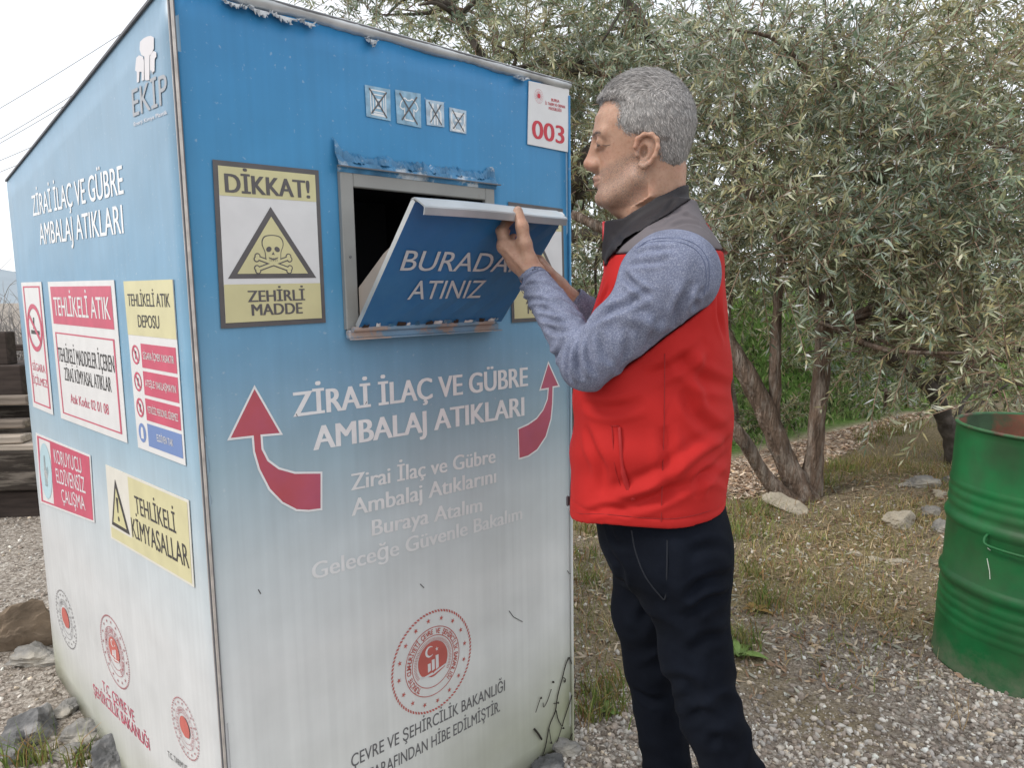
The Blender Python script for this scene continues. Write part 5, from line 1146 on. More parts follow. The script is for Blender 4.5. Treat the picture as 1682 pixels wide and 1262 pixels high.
# ================================================================== the man: distance fields meshed with surface nets
class Field:
    def __init__(s, xs, ys, zs):
        s.xs, s.ys, s.zs = [np.asarray(a, np.float32) for a in (xs, ys, zs)]
        s.F = np.full((len(xs), len(ys), len(zs)), 1.0, np.float32)
    def sub(s, lo, hi):
        sl = [slice(max(np.searchsorted(a, l) - 1, 0), min(np.searchsorted(a, h) + 1, len(a))) for a, l, h in zip((s.xs, s.ys, s.zs), lo, hi)]
        X = s.xs[sl[0]][:, None, None]; Y = s.ys[sl[1]][None, :, None]; Z = s.zs[sl[2]][None, None, :]
        return tuple(sl), X, Y, Z
    def add(s, prim, k=0.01, op='u'):
        fn, lo, hi = prim; m = max(k, .012)
        sl, X, Y, Z = s.sub(np.array(lo) - m, np.array(hi) + m)
        if min(q.stop - q.start for q in sl) < 2: return s
        d = fn(X, Y, Z).astype(np.float32); f = s.F[sl]
        d = np.broadcast_to(d, f.shape)
        if op == 'u':
            h = np.maximum(k - np.abs(f - d), 0) / k if k > 0 else 0
            s.F[sl] = np.minimum(f, d) - h * h * k * .25
        elif op == 's':
            d = -d; h = np.maximum(k - np.abs(f - d), 0) / k if k > 0 else 0
            s.F[sl] = np.maximum(f, d) + h * h * k * .25
        return s
    def net(s):
        F = s.F; ins = F < 0
        nx, ny, nz = F.shape
        c = np.zeros((nx - 1, ny - 1, nz - 1), np.int8)
        for i in (0, 1):
            for j in (0, 1):
                for k in (0, 1): c += ins[i:nx - 1 + i, j:ny - 1 + j, k:nz - 1 + k]
        act = (c > 0) & (c < 8); I, J, K_ = np.nonzero(act); n = len(I)
        acc = np.zeros((n, 3)); cnt = np.zeros(n)
        corner = {(i, j, k): F[I + i, J + j, K_ + k] for i in (0, 1) for j in (0, 1) for k in (0, 1)}
        for ax in range(3):
            o1, o2 = [q for q in range(3) if q != ax]
            for u in (0, 1):
                for v in (0, 1):
                    a = [0, 0, 0]; a[o1], a[o2] = u, v; b = list(a); b[ax] = 1
                    fa, fb = corner[tuple(a)], corner[tuple(b)]; m = (fa < 0) != (fb < 0)
                    t = np.where(m, fa / np.where(m, fa - fb, 1), 0); p = np.zeros((n, 3)); p[:, o1], p[:, o2], p[:, ax] = u, v, t
                    acc[m] += p[m]; cnt[m] += 1
        P = acc / cnt[:, None] + np.stack([I, J, K_], 1)
        V = np.stack([np.interp(P[:, q], np.arange(len(a)), a) for q, a in enumerate((s.xs, s.ys, s.zs))], 1)
        ID = np.full((nx - 1, ny - 1, nz - 1), -1, np.int32); ID[I, J, K_] = np.arange(n)
        Q = []
        for ax in range(3):
            o1, o2 = [q for q in range(3) if q != ax]
            sl0 = [slice(1, -1)] * 3; sl0[ax] = slice(0, -1); sl1 = list(sl0); sl1[ax] = slice(1, None)
            a, b = ins[tuple(sl0)], ins[tuple(sl1)]
            for fl in (False, True):
                m = (a & ~b) if not fl else (~a & b); g = np.stack(np.nonzero(m), 1)
                g[:, o1] += 1; g[:, o2] += 1
                def at_(d1, d2):
                    h = g.copy(); h[:, o1] -= d1; h[:, o2] -= d2; return ID[h[:, 0], h[:, 1], h[:, 2]]
                q = np.stack([at_(1, 1), at_(0, 1), at_(0, 0), at_(1, 0)], 1)
                rev = fl ^ (ax == 1)
                Q.append(q[:, ::-1] if rev else q)
        Q = np.concatenate(Q); Q = Q[(Q >= 0).all(1)]
        return V, Q
def relax(V, Q, it=2, lam=.5, mask=None):
    for _ in range(it):
        acc = np.zeros_like(V); cnt = np.zeros(len(V))
        for a in range(4):
            np.add.at(acc, Q[:, a], V[Q[:, (a + 1) % 4]] + V[Q[:, (a + 3) % 4]]); np.add.at(cnt, Q[:, a], 2)
        D = acc / np.maximum(cnt, 1)[:, None] - V
        V = V + D * (lam if mask is None else lam * mask[:, None])
    return V
def vnormals(V, Q):
    n = np.cross(V[Q[:, 2]] - V[Q[:, 0]], V[Q[:, 3]] - V[Q[:, 1]]); N = np.zeros_like(V)
    for a in range(4): np.add.at(N, Q[:, a], n)
    return N / (np.linalg.norm(N, axis=1)[:, None] + 1e-12)
def cone(p, q, r0, r1, flatten=None):
    """round cone; flatten = (axis vector, factor) squeezes it along an axis"""
    p, q = np.array(p, float), np.array(q, float); L2 = ((q - p) ** 2).sum(); d = q - p
    def fn(X, Y, Z):
        x, y, z = X - p[0], Y - p[1], Z - p[2]; t = np.clip((x * d[0] + y * d[1] + z * d[2]) / L2, 0, 1)
        ex, ey, ez = x - t * d[0], y - t * d[1], z - t * d[2]; r2 = ex * ex + ey * ey + ez * ez
        if flatten is not None:
            a, f = flatten; h = ex * a[0] + ey * a[1] + ez * a[2]; r2 = r2 + h * h * (1 / f ** 2 - 1)
        return np.sqrt(r2) - (r0 + (r1 - r0) * t)
    R_ = max(r0, r1); return fn, np.minimum(p, q) - R_, np.maximum(p, q) + R_
def ell(c, r, rot=None):
    c, r = np.array(c, float), np.array(r, float)
    def fn(X, Y, Z):
        x, y, z = X - c[0], Y - c[1], Z - c[2]
        if rot is not None:
            x, y, z = [rot[0][i] * x + rot[1][i] * y + rot[2][i] * z for i in range(3)]
        k0 = np.sqrt((x / r[0]) ** 2 + (y / r[1]) ** 2 + (z / r[2]) ** 2); k1 = np.sqrt((x / r[0] ** 2) ** 2 + (y / r[1] ** 2) ** 2 + (z / r[2] ** 2) ** 2)
        return k0 * (k0 - 1) / np.maximum(k1, 1e-6)
    m = r.max() if rot is not None else r
    return fn, c - m, c + m
def loft(tab, p=2.3, xm=None, yc=0.0):
    """stack of egg-shaped sections: rows z, front x, back x, half width"""
    T_ = np.array(sorted(tab), float); z_, f_, b_, w_ = T_[:, 0], T_[:, 1], T_[:, 2], T_[:, 3]
    def sm(zq, v):
        zz = np.linspace(z_[0], z_[-1], 300); vv = np.interp(zz, z_, v); k = np.ones(9) / 9; vv = np.convolve(np.pad(vv, 4, 'edge'), k, 'valid'); return np.interp(zq, zz, vv)
    def fn(X, Y, Z):
        z = np.clip(Z, z_[0], z_[-1]); f, b, w_i = sm(z, f_), sm(z, b_), np.maximum(sm(z, w_), 1e-3)
        c = (f + b) / 2 if xm is None else np.clip(xm + 0 * z, f + .004, b - .004); dx = X - c; a = np.where(dx < 0, c - f, b - c); a = np.maximum(a, 1e-3)
        r = (np.abs(dx / a) ** p + np.abs((Y - yc) / w_i) ** p) ** (1 / p); d = (r - 1) * np.minimum(a, w_i)
        e = np.maximum(Z - z_[-1], z_[0] - Z); return np.where(e > 0, np.sqrt(np.maximum(d, 0) ** 2 + e * e) + np.minimum(d, 0) * 0, np.maximum(d, e))
    return fn, (f_.min(), yc - w_.max(), z_[0]), (b_.max(), yc + w_.max(), z_[-1])
def axes(*segs):
    """graded grid axis: segments (start, stop, step)"""
    out = []
    for a, b, h in segs: out += list(np.arange(a, b - h * .3, h))
    out.append(segs[-1][1]); return np.array(out)

MAN_O = np.array([0.28, 1.48, 0.0]); MAN_R = R(-14)
MAN = empty('person', MAN_O, MAN_R)
tag(MAN, 'grey haired man in red vest and blue shirt lifting the flap of the waste container', 'person')

# ---------------------------------------------------------------- skin: head, neck, trunk, limbs, hands in one field
HEAD = [(1.482, -.055, -.03, .012), (1.489, -.073, -.012, .028), (1.497, -.088, .004, .041), (1.508, -.096, .018, .050), (1.522, -.0985, .034, .0565), (1.540, -.100, .048, .0615), (1.558, -.0995, .058, .0655), (1.575, -.0975, .0645, .0695), (1.592, -.0985, .069, .0725), (1.610, -.1005, .073, .0745), (1.628, -.1035, .0755, .076), (1.645, -.1035, .0765, .0765), (1.660, -.1000, .070, .070)]
_face = loft(HEAD, 2.25, xm=.002); _skull = ell((-.0135, 0, 1.652), (.0905, .0765, .0885))
def _head(X, Y, Z):
    a, b = _face[0](X, Y, Z), _skull[0](X, Y, Z); k = .02; h = np.maximum(k - np.abs(a - b), 0) / k; return np.minimum(a, b) - h * h * k * .25
head_fn = (_head, (-.13, -.10, 1.47), (.11, .10, 1.76))
def clearz(fn): return fn
SH_L, EL_L, WR_L = (.060, -.168, 1.350), (-.098, -.205, 1.190), (-.230, -.052, 1.353)
SH_R, EL_R, WR_R = (.052, .165, 1.345), (-.085, .150, 1.215), (-.205, .093, 1.328)
B = Field(axes((-.345, .10, .0023), (.10, .36, .009)), axes((-.262, -.112, .009), (-.112, .145, .0023), (.145, .26, .009)), axes((-.01, 1.29, .010), (1.29, 1.765, .0023)))
B.add(head_fn, .001)
B.add(cone((.004, 0, 1.53), (.018, 0, 1.36), .053, .060, None), .030)                      # neck
B.add(cone((.032, 0, 1.55), (.026, 0, 1.42), .034, .042), .03)
B.add(cone((-.064, 0, 1.503), (-.018, 0, 1.492), .014, .036), .05)                           # under the jaw
for sg in (-1, 1):
    B.add(cone((-.020, sg * .058, 1.535), (-.074, sg * .030, 1.503), .016, .014), .02)      # jaw line
    B.add(cone((-.0990, sg * .012, 1.6290), (-.083, sg * .052, 1.6265), .0085, .008), .016)  # brow ridge
    B.add(ell((-.1055, sg * .0350, 1.6095), (.0110, .0190, .0090)), .014, 's')               # orbit
    B.add(ell((-.0890, sg * .0340, 1.6125), (.0130, .0150, .0100)), .005)                   # closed upper lid
    B.add(cone((-.1015, sg * .020, 1.6035), (-.089, sg * .045, 1.604), .0035, .0035), .008) # lower lid pad
    B.add(cone((-.113, sg * .0095, 1.5725), (-.106, sg * .0145, 1.5715), .0075, .0065), .006)  # wing of the nose
    B.add(cone((-.1195, sg * .0052, 1.5660), (-.1135, sg * .0075, 1.5650), .0022, .003), .002, 's')  # nostril
    # ear
    ey = sg * .084; rim = [(-.022, 1.588), (-.018, 1.603), (-.006, 1.610), (.009, 1.609), (.0185, 1.599), (.020, 1.585), (.014, 1.569), (.004, 1.557), (-.006, 1.551)]
    B.add(ell((.000, sg * .078, 1.582), (.020, .0075, .027)), .008)
    for a, b in zip(rim[:-1], rim[1:]): B.add(cone((a[0], ey + sg * (.003 + .25 * max(a[0], 0)), a[1]), (b[0], ey + sg * (.003 + .25 * max(b[0], 0)), b[1]), .0040, .0040), .004)
    B.add(cone((-.007, ey, 1.553), (-.013, ey - sg * .002, 1.556), .0062, .005), .006)
    B.add(ell((-.006, sg * .091, 1.580), (.0088, .0175, .0135)), .0025, 's')
    B.add(cone((.004, sg * .091, 1.600), (.012, sg * .093, 1.588), .0030, .0030), .003, 's')
    B.add(cone((-.021, sg * .080, 1.585), (-.019, sg * .082, 1.574), .0045, .0045), .004)
B.add(cone((-.096, 0, 1.622), (-.104, 0, 1.577), .0100, .0145), .014)
B.add(cone((-.1035, 0, 1.622), (-.1205, 0, 1.582), .0080, .0085), .012)                     # nose
B.add(ell((-.1225, 0, 1.5760), (.0088, .0092, .0078)), .008)
B.add(cone((-.118, 0, 1.569), (-.104, 0, 1.564), .006, .006), .006)
for sg in (-1, 1):
    B.add(cone((-.1075, sg * .003, 1.5480), (-.0955, sg * .021, 1.5425), .0048, .0030), .007)  # upper lip
    B.add(cone((-.1055, sg * .001, 1.5330), (-.0945, sg * .019, 1.5375), .0052, .0030), .007)  # lower lip
    B.add(cone((-.116, sg * .000, 1.5405), (-.0975, sg * .0235, 1.5395), .0017, .0017), .002, 's')
B.add(ell((-.0945, 0, 1.509), (.0115, .018, .013)), .014)                                    # chin
B.add(cone((-.110, -.012, 1.5235), (-.110, .012, 1.5235), .0045, .0045), .010, 's')
# trunk and legs (under the clothes)
B.add(loft([(.80, -.07, .12, .13), (.95, -.095, .125, .145), (1.10, -.105, .13, .155), (1.25, -.085, .13, .17), (1.36, -.055, .125, .165), (1.41, -.02, .105, .11), (1.44, .0, .085, .065)], 2.3), .03)
for sg, hp, kn, an, ft in ((-1, (.078, -.080, .82), (.132, -.096, .47), (.283, -.10, .085), (.20, -.125, .05)), (1, (.015, .080, .82), (.004, .092, .47), (.070, .10, .085), (-.035, .115, .05))):
    B.add(cone(hp, kn, .060, .040), .03); B.add(cone(kn, an, .038, .030), .02); B.add(cone(an, ft, .036, .030), .03)
for S_, E_, W_ in ((SH_L, EL_L, WR_L), (SH_R, EL_R, WR_R)):
    B.add(cone(S_, E_, .050, .031), .03); B.add(cone(E_, W_, .031, .0245), .02)
# left hand: thumb laid over the lip, fingers hooked under it
def vv(*a): return np.array(a, float)
wl = vv(-.230, -.052, 1.353)
pm_ = [vv(-.286, -.050, 1.414), vv(-.292, -.030, 1.418), vv(-.292, -.009, 1.414), vv(-.286, .010, 1.406)]      # knuckles
for k, (q, r) in enumerate(zip(pm_, (.0145, .0145, .0135, .012))): B.add(cone(wl + vv(0, .006 * k, .006), q, .0195, r), .014)
B.add(ell((-.258, -.034, 1.388), (.027, .030, .025)), .016)
fing = [(vv(-.293, -.046, 1.4445), vv(-.2895, -.028, 1.463), vv(-.283, -.016, 1.470)), (vv(-.301, -.023, 1.4500), vv(-.297, -.004, 1.468), vv(-.290, .007, 1.474)), (vv(-.301, .000, 1.4445), vv(-.296, .017, 1.462), vv(-.289, .027, 1.468)), (vv(-.293, .019, 1.433), vv(-.288, .034, 1.449), vv(-.282, .042, 1.455))]
for k, ((a, b, c), q) in enumerate(zip(fing, pm_)):
    r = (.0108, .0112, .0105, .0092)[k]
    B.add(cone(q, a, r * 1.16, r), .005); B.add(cone(a, b, r * 1.02, r * .9), .003); B.add(cone(b, c, r * .9, r * .78), .003)
    B.add(ell(q + vv(-.004, -.006, .002), (.0105, .0095, .0105)), .008)
th = [vv(-.236, -.054, 1.382), vv(-.243, -.060, 1.418), vv(-.2475, -.060, 1.452), vv(-.2575, -.052, 1.4845)]
for (a, b, r0, r1) in ((wl, th[0], .021, .018), (th[0], th[1], .0175, .0142), (th[1], th[2], .0138, .0120), (th[2], th[3], .0122, .0098)): B.add(cone(a, b, r0, r1), .008)
B.add(cone(th[1] + vv(-.004, .008, 0), pm_[0], .011, .011), .012)                             # web
for (x0, x1) in ((wl + vv(-.012, -.024, .012), pm_[0] + vv(.004, -.0155, -.004)), (wl + vv(-.006, -.024, .012), pm_[1] + vv(.012, -.030, -.006))): B.add(cone(x0, x1, .0022, .0026), .006)
# right hand, half hidden behind the left wrist: loosely closed
wr = vv(-.205, .093, 1.328); kr = [vv(-.243, .085, 1.390), vv(-.249, .103, 1.388), vv(-.249, .121, 1.382), vv(-.243, .136, 1.374)]
for k, q in enumerate(kr): B.add(cone(wr + vv(0, .004 * k, .004), q, .018, .0125), .012)
for k, q in enumerate(kr):
    r = (.0098, .0102, .0096, .0085)[k]; a = q + vv(-.024, -.006, .012); b = a + vv(-.010, -.010, -.018); c = b + vv(.012, -.006, -.012)
    B.add(cone(q, a, r * 1.12, r), .004); B.add(cone(a, b, r, r * .9), .003); B.add(cone(b, c, r * .9, r * .8), .003)
for (a, b, r0, r1) in ((wr, vv(-.222, .072, 1.360), .017, .0145), (vv(-.222, .072, 1.360), vv(-.243, .064, 1.384), .0135, .0115), (vv(-.243, .064, 1.384), vv(-.264, .066, 1.397), .0112, .009)): B.add(cone(a, b, r0, r1), .007)
V, Q = B.net(); V = relax(V, Q, 1, .35)
bx, by, bz = V.T
# colouring that belongs to the skin: stubble, lips, ruddy nose, ears and knuckles
stub = sstep(.0, .012, (1.566 + .10 * (bx + .11) + .22 * np.maximum(bx + .09, 0)) - bz) * sstep(.012, -.008, bx + .2 * (1.55 - bz)) * sstep(1.478, 1.490, bz + .25 * np.maximum(bx + .05, 0) * 0) * (bz > 1.45)
stub = stub * (1 - np.exp(-(((bz - 1.540) / .006) ** 2 + (np.abs(by) / .021) ** 4)) * (bx < -.085))
stub = np.maximum(stub, .75 * sstep(.010, .003, np.abs(by) - .016) * sstep(1.546, 1.551, bz) * sstep(1.564, 1.560, bz) * (bx < -.088))
lips = np.exp(-(((bz - 1.5405) / .0062) ** 2 + (np.abs(by) / .021) ** 4)) * (bx < -.09)
rud = np.exp(-(((bx + .122) / .014) ** 2 + ((bz - 1.575) / .016) ** 2)) + .8 * np.exp(-(((np.abs(by) - .088) / .009) ** 2 + ((bz - 1.58) / .04) ** 2)) * (np.abs(by) > .076) + .5 * np.exp(-(((bz - 1.585) / .018) ** 2 + ((bx + .075) / .03) ** 2))
for q in pm_: rud = rud + .7 * np.exp(-(np.sum((V - q - vv(-.006, -.008, .003)) ** 2, 1) / .012 ** 2))
rud = rud + .35 * (bz < 1.5) * (bz > 1.44) * (bx > -.06) * (np.abs(by) < .08)
M_skin = bpy.data.materials.new('skin'); M_skin.use_nodes = True
def skin(m):
    n, l = nodes(m); p = n['Principled BSDF']; p.inputs['Roughness'].default_value = .50; p.inputs['Specular IOR Level'].default_value = .38
    p.inputs['Subsurface Weight'].default_value = .18; p.inputs['Subsurface Radius'].default_value = (.009, .0035, .002); p.inputs['Subsurface Scale'].default_value = 1
    tc = n.new('ShaderNodeTexCoord')
    def noise(s, d=4): q = n.new('ShaderNodeTexNoise'); q.inputs['Scale'].default_value = s; q.inputs['Detail'].default_value = d; l.new(tc.outputs['Object'], q.inputs['Vector']); return q.outputs['Fac']
    def att(a): q = n.new('ShaderNodeAttribute'); q.attribute_name = a; return q.outputs['Fac']
    def mix(f, a, b, bt='MIX'):
        q = n.new('ShaderNodeMix'); q.data_type = 'RGBA'; q.blend_type = bt; l.new(f, q.inputs[0])
        for s_, v in ((6, a), (7, b)):
            if isinstance(v, tuple): q.inputs[s_].default_value = (*v, 1)
            else: l.new(v, q.inputs[s_])
        return q.outputs[2]
    def mr(f, a, b, c=0, d=1): q = n.new('ShaderNodeMapRange'); q.inputs[1].default_value, q.inputs[2].default_value, q.inputs[3].default_value, q.inputs[4].default_value = a, b, c, d; l.new(f, q.inputs[0]); return q.outputs[0]
    def mul(a, b): q = n.new('ShaderNodeMath'); q.operation = 'MULTIPLY'; l.new(a, q.inputs[0]); l.new(b, q.inputs[1]); q.use_clamp = True; return q.outputs[0]
    c = mix(mr(noise(38, 5), .35, .68), (.41, .242, .165), (.50, .310, .222))
    c = mix(mr(noise(160, 3), .5, .72, 0, .5), c, (.33, .165, .11)); c = mix(mr(noise(22, 6), .5, .68, 0, .45), c, (.42, .20, .135))
    c = mix(mul(att('ruddy'), mr(noise(60), .2, .7, .08, .36)), c, (.46, .195, .13))
    c = mix(mr(att('lips'), 0, 1, 0, .6), c, (.30, .145, .115))
    sp = mr(noise(650, 2), .46, .60)
    c = mix(mul(att('stubble'), mr(sp, 0, 1, .05, .85)), c, (.20, .155, .13))
    l.new(c, p.inputs['Base Color'])
    bp = n.new('ShaderNodeBump'); bp.inputs['Strength'].default_value = .4; bp.inputs['Distance'].default_value = .0016; l.new(noise(420, 3), bp.inputs['Height']); l.new(bp.outputs[0], p.inputs['Normal'])
skin(M_skin)
body = fastmesh('body', V, Q, M_skin, MAN, True, {'stubble': stub, 'lips': lips, 'ruddy': rud})
# eyes: lowered gaze, a narrow slit of eye under the lid
M_eye = pm('eye_dark', (.13, .095, .075), rough=.25, var=0)
M_brow = pm('brow_hair', (.13, .115, .105), rough=.7, var=.3, vs=300)
def sliver_mesh(name, P, D, N_, L, W, mt, parent, tint=None):
    S_ = np.cross(D, N_); S_ /= np.linalg.norm(S_, axis=1)[:, None] + 1e-9; n = len(P)
    mid = P + D * (L * .55)[:, None]; tip = P + D * L[:, None] - N_ * (L * .12)[:, None]
    Vv = np.stack([P - S_ * W[:, None], P + S_ * W[:, None], mid + S_ * W[:, None] * .8, mid - S_ * W[:, None] * .8, tip], 1)
    f = np.array([[0, 1, 2], [0, 2, 3], [3, 2, 4]])[None] + (np.arange(n) * 5)[:, None, None]
    return fastmesh(name, Vv.reshape(-1, 3), f.reshape(-1, 3), mt, parent, True, None if tint is None else {'tint': np.repeat(tint, 5, 0)})
from mathutils.bvhtree import BVHTree
def nail(c, ax, nr, L, Wd):
    ax = np.array(ax, float); ax /= np.linalg.norm(ax); nr = np.array(nr, float); nr -= ax * (nr @ ax); nr /= np.linalg.norm(nr); sd_ = np.cross(ax, nr); V_, F_ = [], []
    for i in range(7):
        for j in range(7):
            u, v = i / 3 - 1, j / 3 - 1; w_ = Wd * math.sqrt(max(1 - .35 * max(u, 0) ** 3 - .35 * max(-u, 0) ** 2, .05)); V_.append(np.array(c) + ax * L * u + sd_ * w_ * v + nr * (-.0022 * v * v - .0008 * u * u))
    for i in range(6):
        for j in range(6): F_.append((i * 7 + j, i * 7 + j + 1, (i + 1) * 7 + j + 1, (i + 1) * 7 + j))
    mesh('nail', V_, F_, pm('nail', (.56, .36, .29), rough=.35, var=.05), body, smooth=True)
nail(th[3] + vv(.0065, -.0065, .000), th[3] - th[2], (.55, -.8, .1), .0075, .0062)
bvh = BVHTree.FromPolygons([tuple(v) for v in V], [tuple(int(i) for i in q) for q in Q])
for sg in (-1, 1):
    bm = bmesh.new(); bmesh.ops.create_uvsphere(bm, u_segments=20, v_segments=12, radius=1); me = bpy.data.meshes.new('eye'); bm.to_mesh(me); bm.free()
    for v in me.vertices: v.co = (v.co.x * .0104 - .0902, v.co.y * .0140 + sg * .0345, v.co.z * .0036 + 1.6046)
    me.polygons.foreach_set('use_smooth', np.ones(len(me.polygons), bool)); link('eye', me, body, [M_eye])
    n = 420; t = NR.random(n); yy = sg * (.013 + .042 * t); zz = 1.6250 + .006 * np.sin(t * 2.4) + NR.normal(0, .0016, n) - .004 * t
    P_, N_ = [], []
    for y_, z_ in zip(yy, zz):
        hit = bvh.ray_cast(Vector((-.25, y_, z_)), Vector((1, 0, 0)))
        P_.append(hit[0]); N_.append(-hit[1] if hit[1].x > 0 else hit[1])
    P_, N_ = np.array(P_), np.array(N_); D_ = np.stack([.1 * np.ones(n), sg * (.6 + .7 * t), .35 - .6 * t], 1); D_ -= N_ * np.sum(D_ * N_, 1)[:, None] * .95; D_ += NR.normal(0, .15, (n, 3)); D_ /= np.linalg.norm(D_, axis=1)[:, None]
    sliver_mesh('eyebrow', P_ - N_ * .0003, D_, N_, NR.uniform(.005, .008, n), np.full(n, .00035), M_brow, body)

def loc_ray(px, py):
    d = ray(px, py); c, s_ = math.cos(-MAN_R), math.sin(-MAN_R); o = CAM_O - MAN_O
    rot = lambda v: Vector((c * v[0] - s_ * v[1], s_ * v[0] + c * v[1], v[2])); return rot(o), rot(d).normalized()
def on_surface(tree, px, py, off=0.0):
    o, d = loc_ray(px, py); h = tree.ray_cast(o, d)
    if h[0] is None:
        h = tree.find_nearest(o + d * 1.5); return np.array(h[0])
    n = h[1] if h[1].dot(d) < 0 else -h[1]; return np.array(h[0] + n * off)
def tree_of(V, Q): return BVHTree.FromPolygons([tuple(v) for v in V], [tuple(int(i) for i in q) for q in Q])
def crease(V, Q, lines):
    """press (depth > 0) or raise (depth < 0) soft folds along lines drawn over the cloth: (points, depth, width)"""
    tr_ = tree_of(V, Q); N = vnormals(V, Q); D = np.zeros(len(V))
    for pts, dep, wid in lines:
        P = catmull([on_surface(tr_, *p) for p in pts], 6); best = np.full(len(V), 9.0); tp = np.zeros(len(V)); m = len(P) - 1
        lo, hi = P.min(0) - wid * 4, P.max(0) + wid * 4; sel = np.nonzero(((V > lo) & (V < hi)).all(1))[0]; X = V[sel]; bb = np.full(len(sel), 9.0); tt = np.zeros(len(sel))
        for i in range(m):
            d = P[i + 1] - P[i]; t = np.clip(((X - P[i]) @ d) / (d @ d + 1e-12), 0, 1); r = np.linalg.norm(X - P[i] - t[:, None] * d, axis=1); k = r < bb; bb[k] = r[k]; tt[k] = (i + t[k]) / m
        tap = np.clip(np.minimum(tt / .25, (1 - tt) / .3), 0, 1) ** .7
        q = bb / wid; D[sel] += -dep * tap * (np.exp(-q * q) - .5 * np.exp(-((q - 1.9) / .9) ** 2))
    return V + N * D[:, None]
m = MB(); m.tube(catmull([on_surface(bvh, x, y, .0002) for x, y in ((979.5, 235.5), (984, 237.3), (991, 238.6), (998, 238.6), (1003, 237.2))], 4), [.0003] + [.0008] * 7 + [.0007] * 5 + [.0006] * 3 + [.0002], 5)
m.build('eyelash', pm('lash_dark', (.13, .085, .065), rough=.7, var=0), body, smooth=True)

# ---------------------------------------------------------------- hair
def hair_edge(X, Y, Z):
    """positive inside the hair, in metres from the hairline"""
    zf = np.array([1.535, 1.545, 1.555, 1.565, 1.586, 1.600, 1.606, 1.612, 1.620, 1.636, 1.655, 1.668, 1.678, 1.686, 1.692, 1.70, 1.76]); xe = np.array([.085, .060, .036, .0265, .0235, .0215, .008, -.018, -.040, -.053, -.0505, -.0520, -.0590, -.074, -.104, -.16, -.2])
    side = X - np.interp(Z, zf, xe)
    front = np.where(np.abs(Y) < .045, Z - 1.683 - .25 * np.maximum(np.abs(Y) - .02, 0), -1)
    return np.maximum(side, front)
H = Field(axes((-.125, .11, .0022)), axes((-.096, .096, .0022)), axes((1.525, 1.765, .0022)))
hf = head_fn[0]; hn = np.random.default_rng(4)
def hair_fn(X, Y, Z):
    e = hair_edge(X, Y, Z); d = hf(X, Y, Z)
    th = .0090 * sstep(0, .030, e) + .0015 * sstep(-.001, .004, e) - .0035 * sstep(.004, -.004, e)
    th = th * (.62 + .38 * sstep(1.60, 1.69, Z))
    clump = .0005 * np.sin(230 * Y + 9 * np.sin(60 * X) + 40 * Z) * np.sin(90 * X + 60 * Z) + .0005 * np.sin(410 * Y + 130 * Z + 5 * np.sin(90 * X))
    inner = d + .006
    return np.maximum(np.maximum(d - th - clump * sstep(0, .02, e), -inner), -(e + .003))
H.add((hair_fn, (-.125, -.096, 1.525), (.11, .096, 1.765)), 0.0)
HV, HQ = H.net(); HV = relax(HV, HQ, 1, .4); HN = vnormals(HV, HQ)
M_hair = bpy.data.materials.new('grey_hair'); M_hair.use_nodes = True
n_, l_ = nodes(M_hair); p_ = n_['Principled BSDF']; p_.inputs['Roughness'].default_value = .55; p_.inputs['Specular IOR Level'].default_value = .35
at_ = n_.new('ShaderNodeAttribute'); at_.attribute_name = 'tint'; l_.new(at_.outputs['Color'], p_.inputs['Base Color'])
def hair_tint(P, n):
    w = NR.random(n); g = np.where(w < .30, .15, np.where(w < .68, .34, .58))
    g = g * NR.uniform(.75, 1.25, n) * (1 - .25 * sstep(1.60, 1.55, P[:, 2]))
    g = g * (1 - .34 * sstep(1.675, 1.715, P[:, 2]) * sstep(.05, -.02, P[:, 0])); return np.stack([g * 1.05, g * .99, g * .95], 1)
ci = NR.random(len(HV)); base_t = (.25 + .04 * (np.sin(310 * HV[:, 1] + 200 * HV[:, 2]) * np.sin(260 * HV[:, 0])))[:, None] * np.array([1.03, 1, .97])
hair = fastmesh('hair', HV, HQ, M_hair, MAN, True, {'tint': np.abs(base_t)})
sel = np.nonzero((hair_edge(HV[:, 0], HV[:, 1], HV[:, 2]) > -.002) & (hf(HV[:, 0], HV[:, 1], HV[:, 2]) > .0003))[0]
n = 46000; k = sel[NR.integers(0, len(sel), n)]; P_ = HV[k] + NR.normal(0, .0012, (n, 3)); N_ = HN[k]
top = sstep(1.66, 1.715, P_[:, 2])[:, None]
D_ = top * (np.array([-.85, 0, -.05]) + np.array([.75, 0, .35]) * sstep(-.055, -.085, P_[:, 0:1])) + (1 - top) * (np.array([.10, 0, -.9]) + np.array([.35, 0, 0]) * sstep(-.02, .04, P_[:, 0:1]))
D_ = D_ + np.stack([np.zeros(n), .35 * np.sin(45 * P_[:, 0] + 30 * P_[:, 2]), np.zeros(n)], 1) * top + NR.normal(0, .22, (n, 3))
D_ -= N_ * np.sum(D_ * N_, 1)[:, None]; D_ /= np.linalg.norm(D_, axis=1)[:, None] + 1e-9; D_ += N_ * NR.uniform(.04, .26, (n, 1)); D_ /= np.linalg.norm(D_, axis=1)[:, None]
ee = hair_edge(P_[:, 0], P_[:, 1], P_[:, 2])
L_ = NR.uniform(.006, .013, n) * (.45 + .55 * sstep(.0, .02, ee)) * (.7 + .5 * top[:, 0])
sliver_mesh('hair_strands', P_ - N_ * .001, D_, N_, L_, NR.uniform(.00022, .00045, n), M_hair, hair, hair_tint(P_, n))

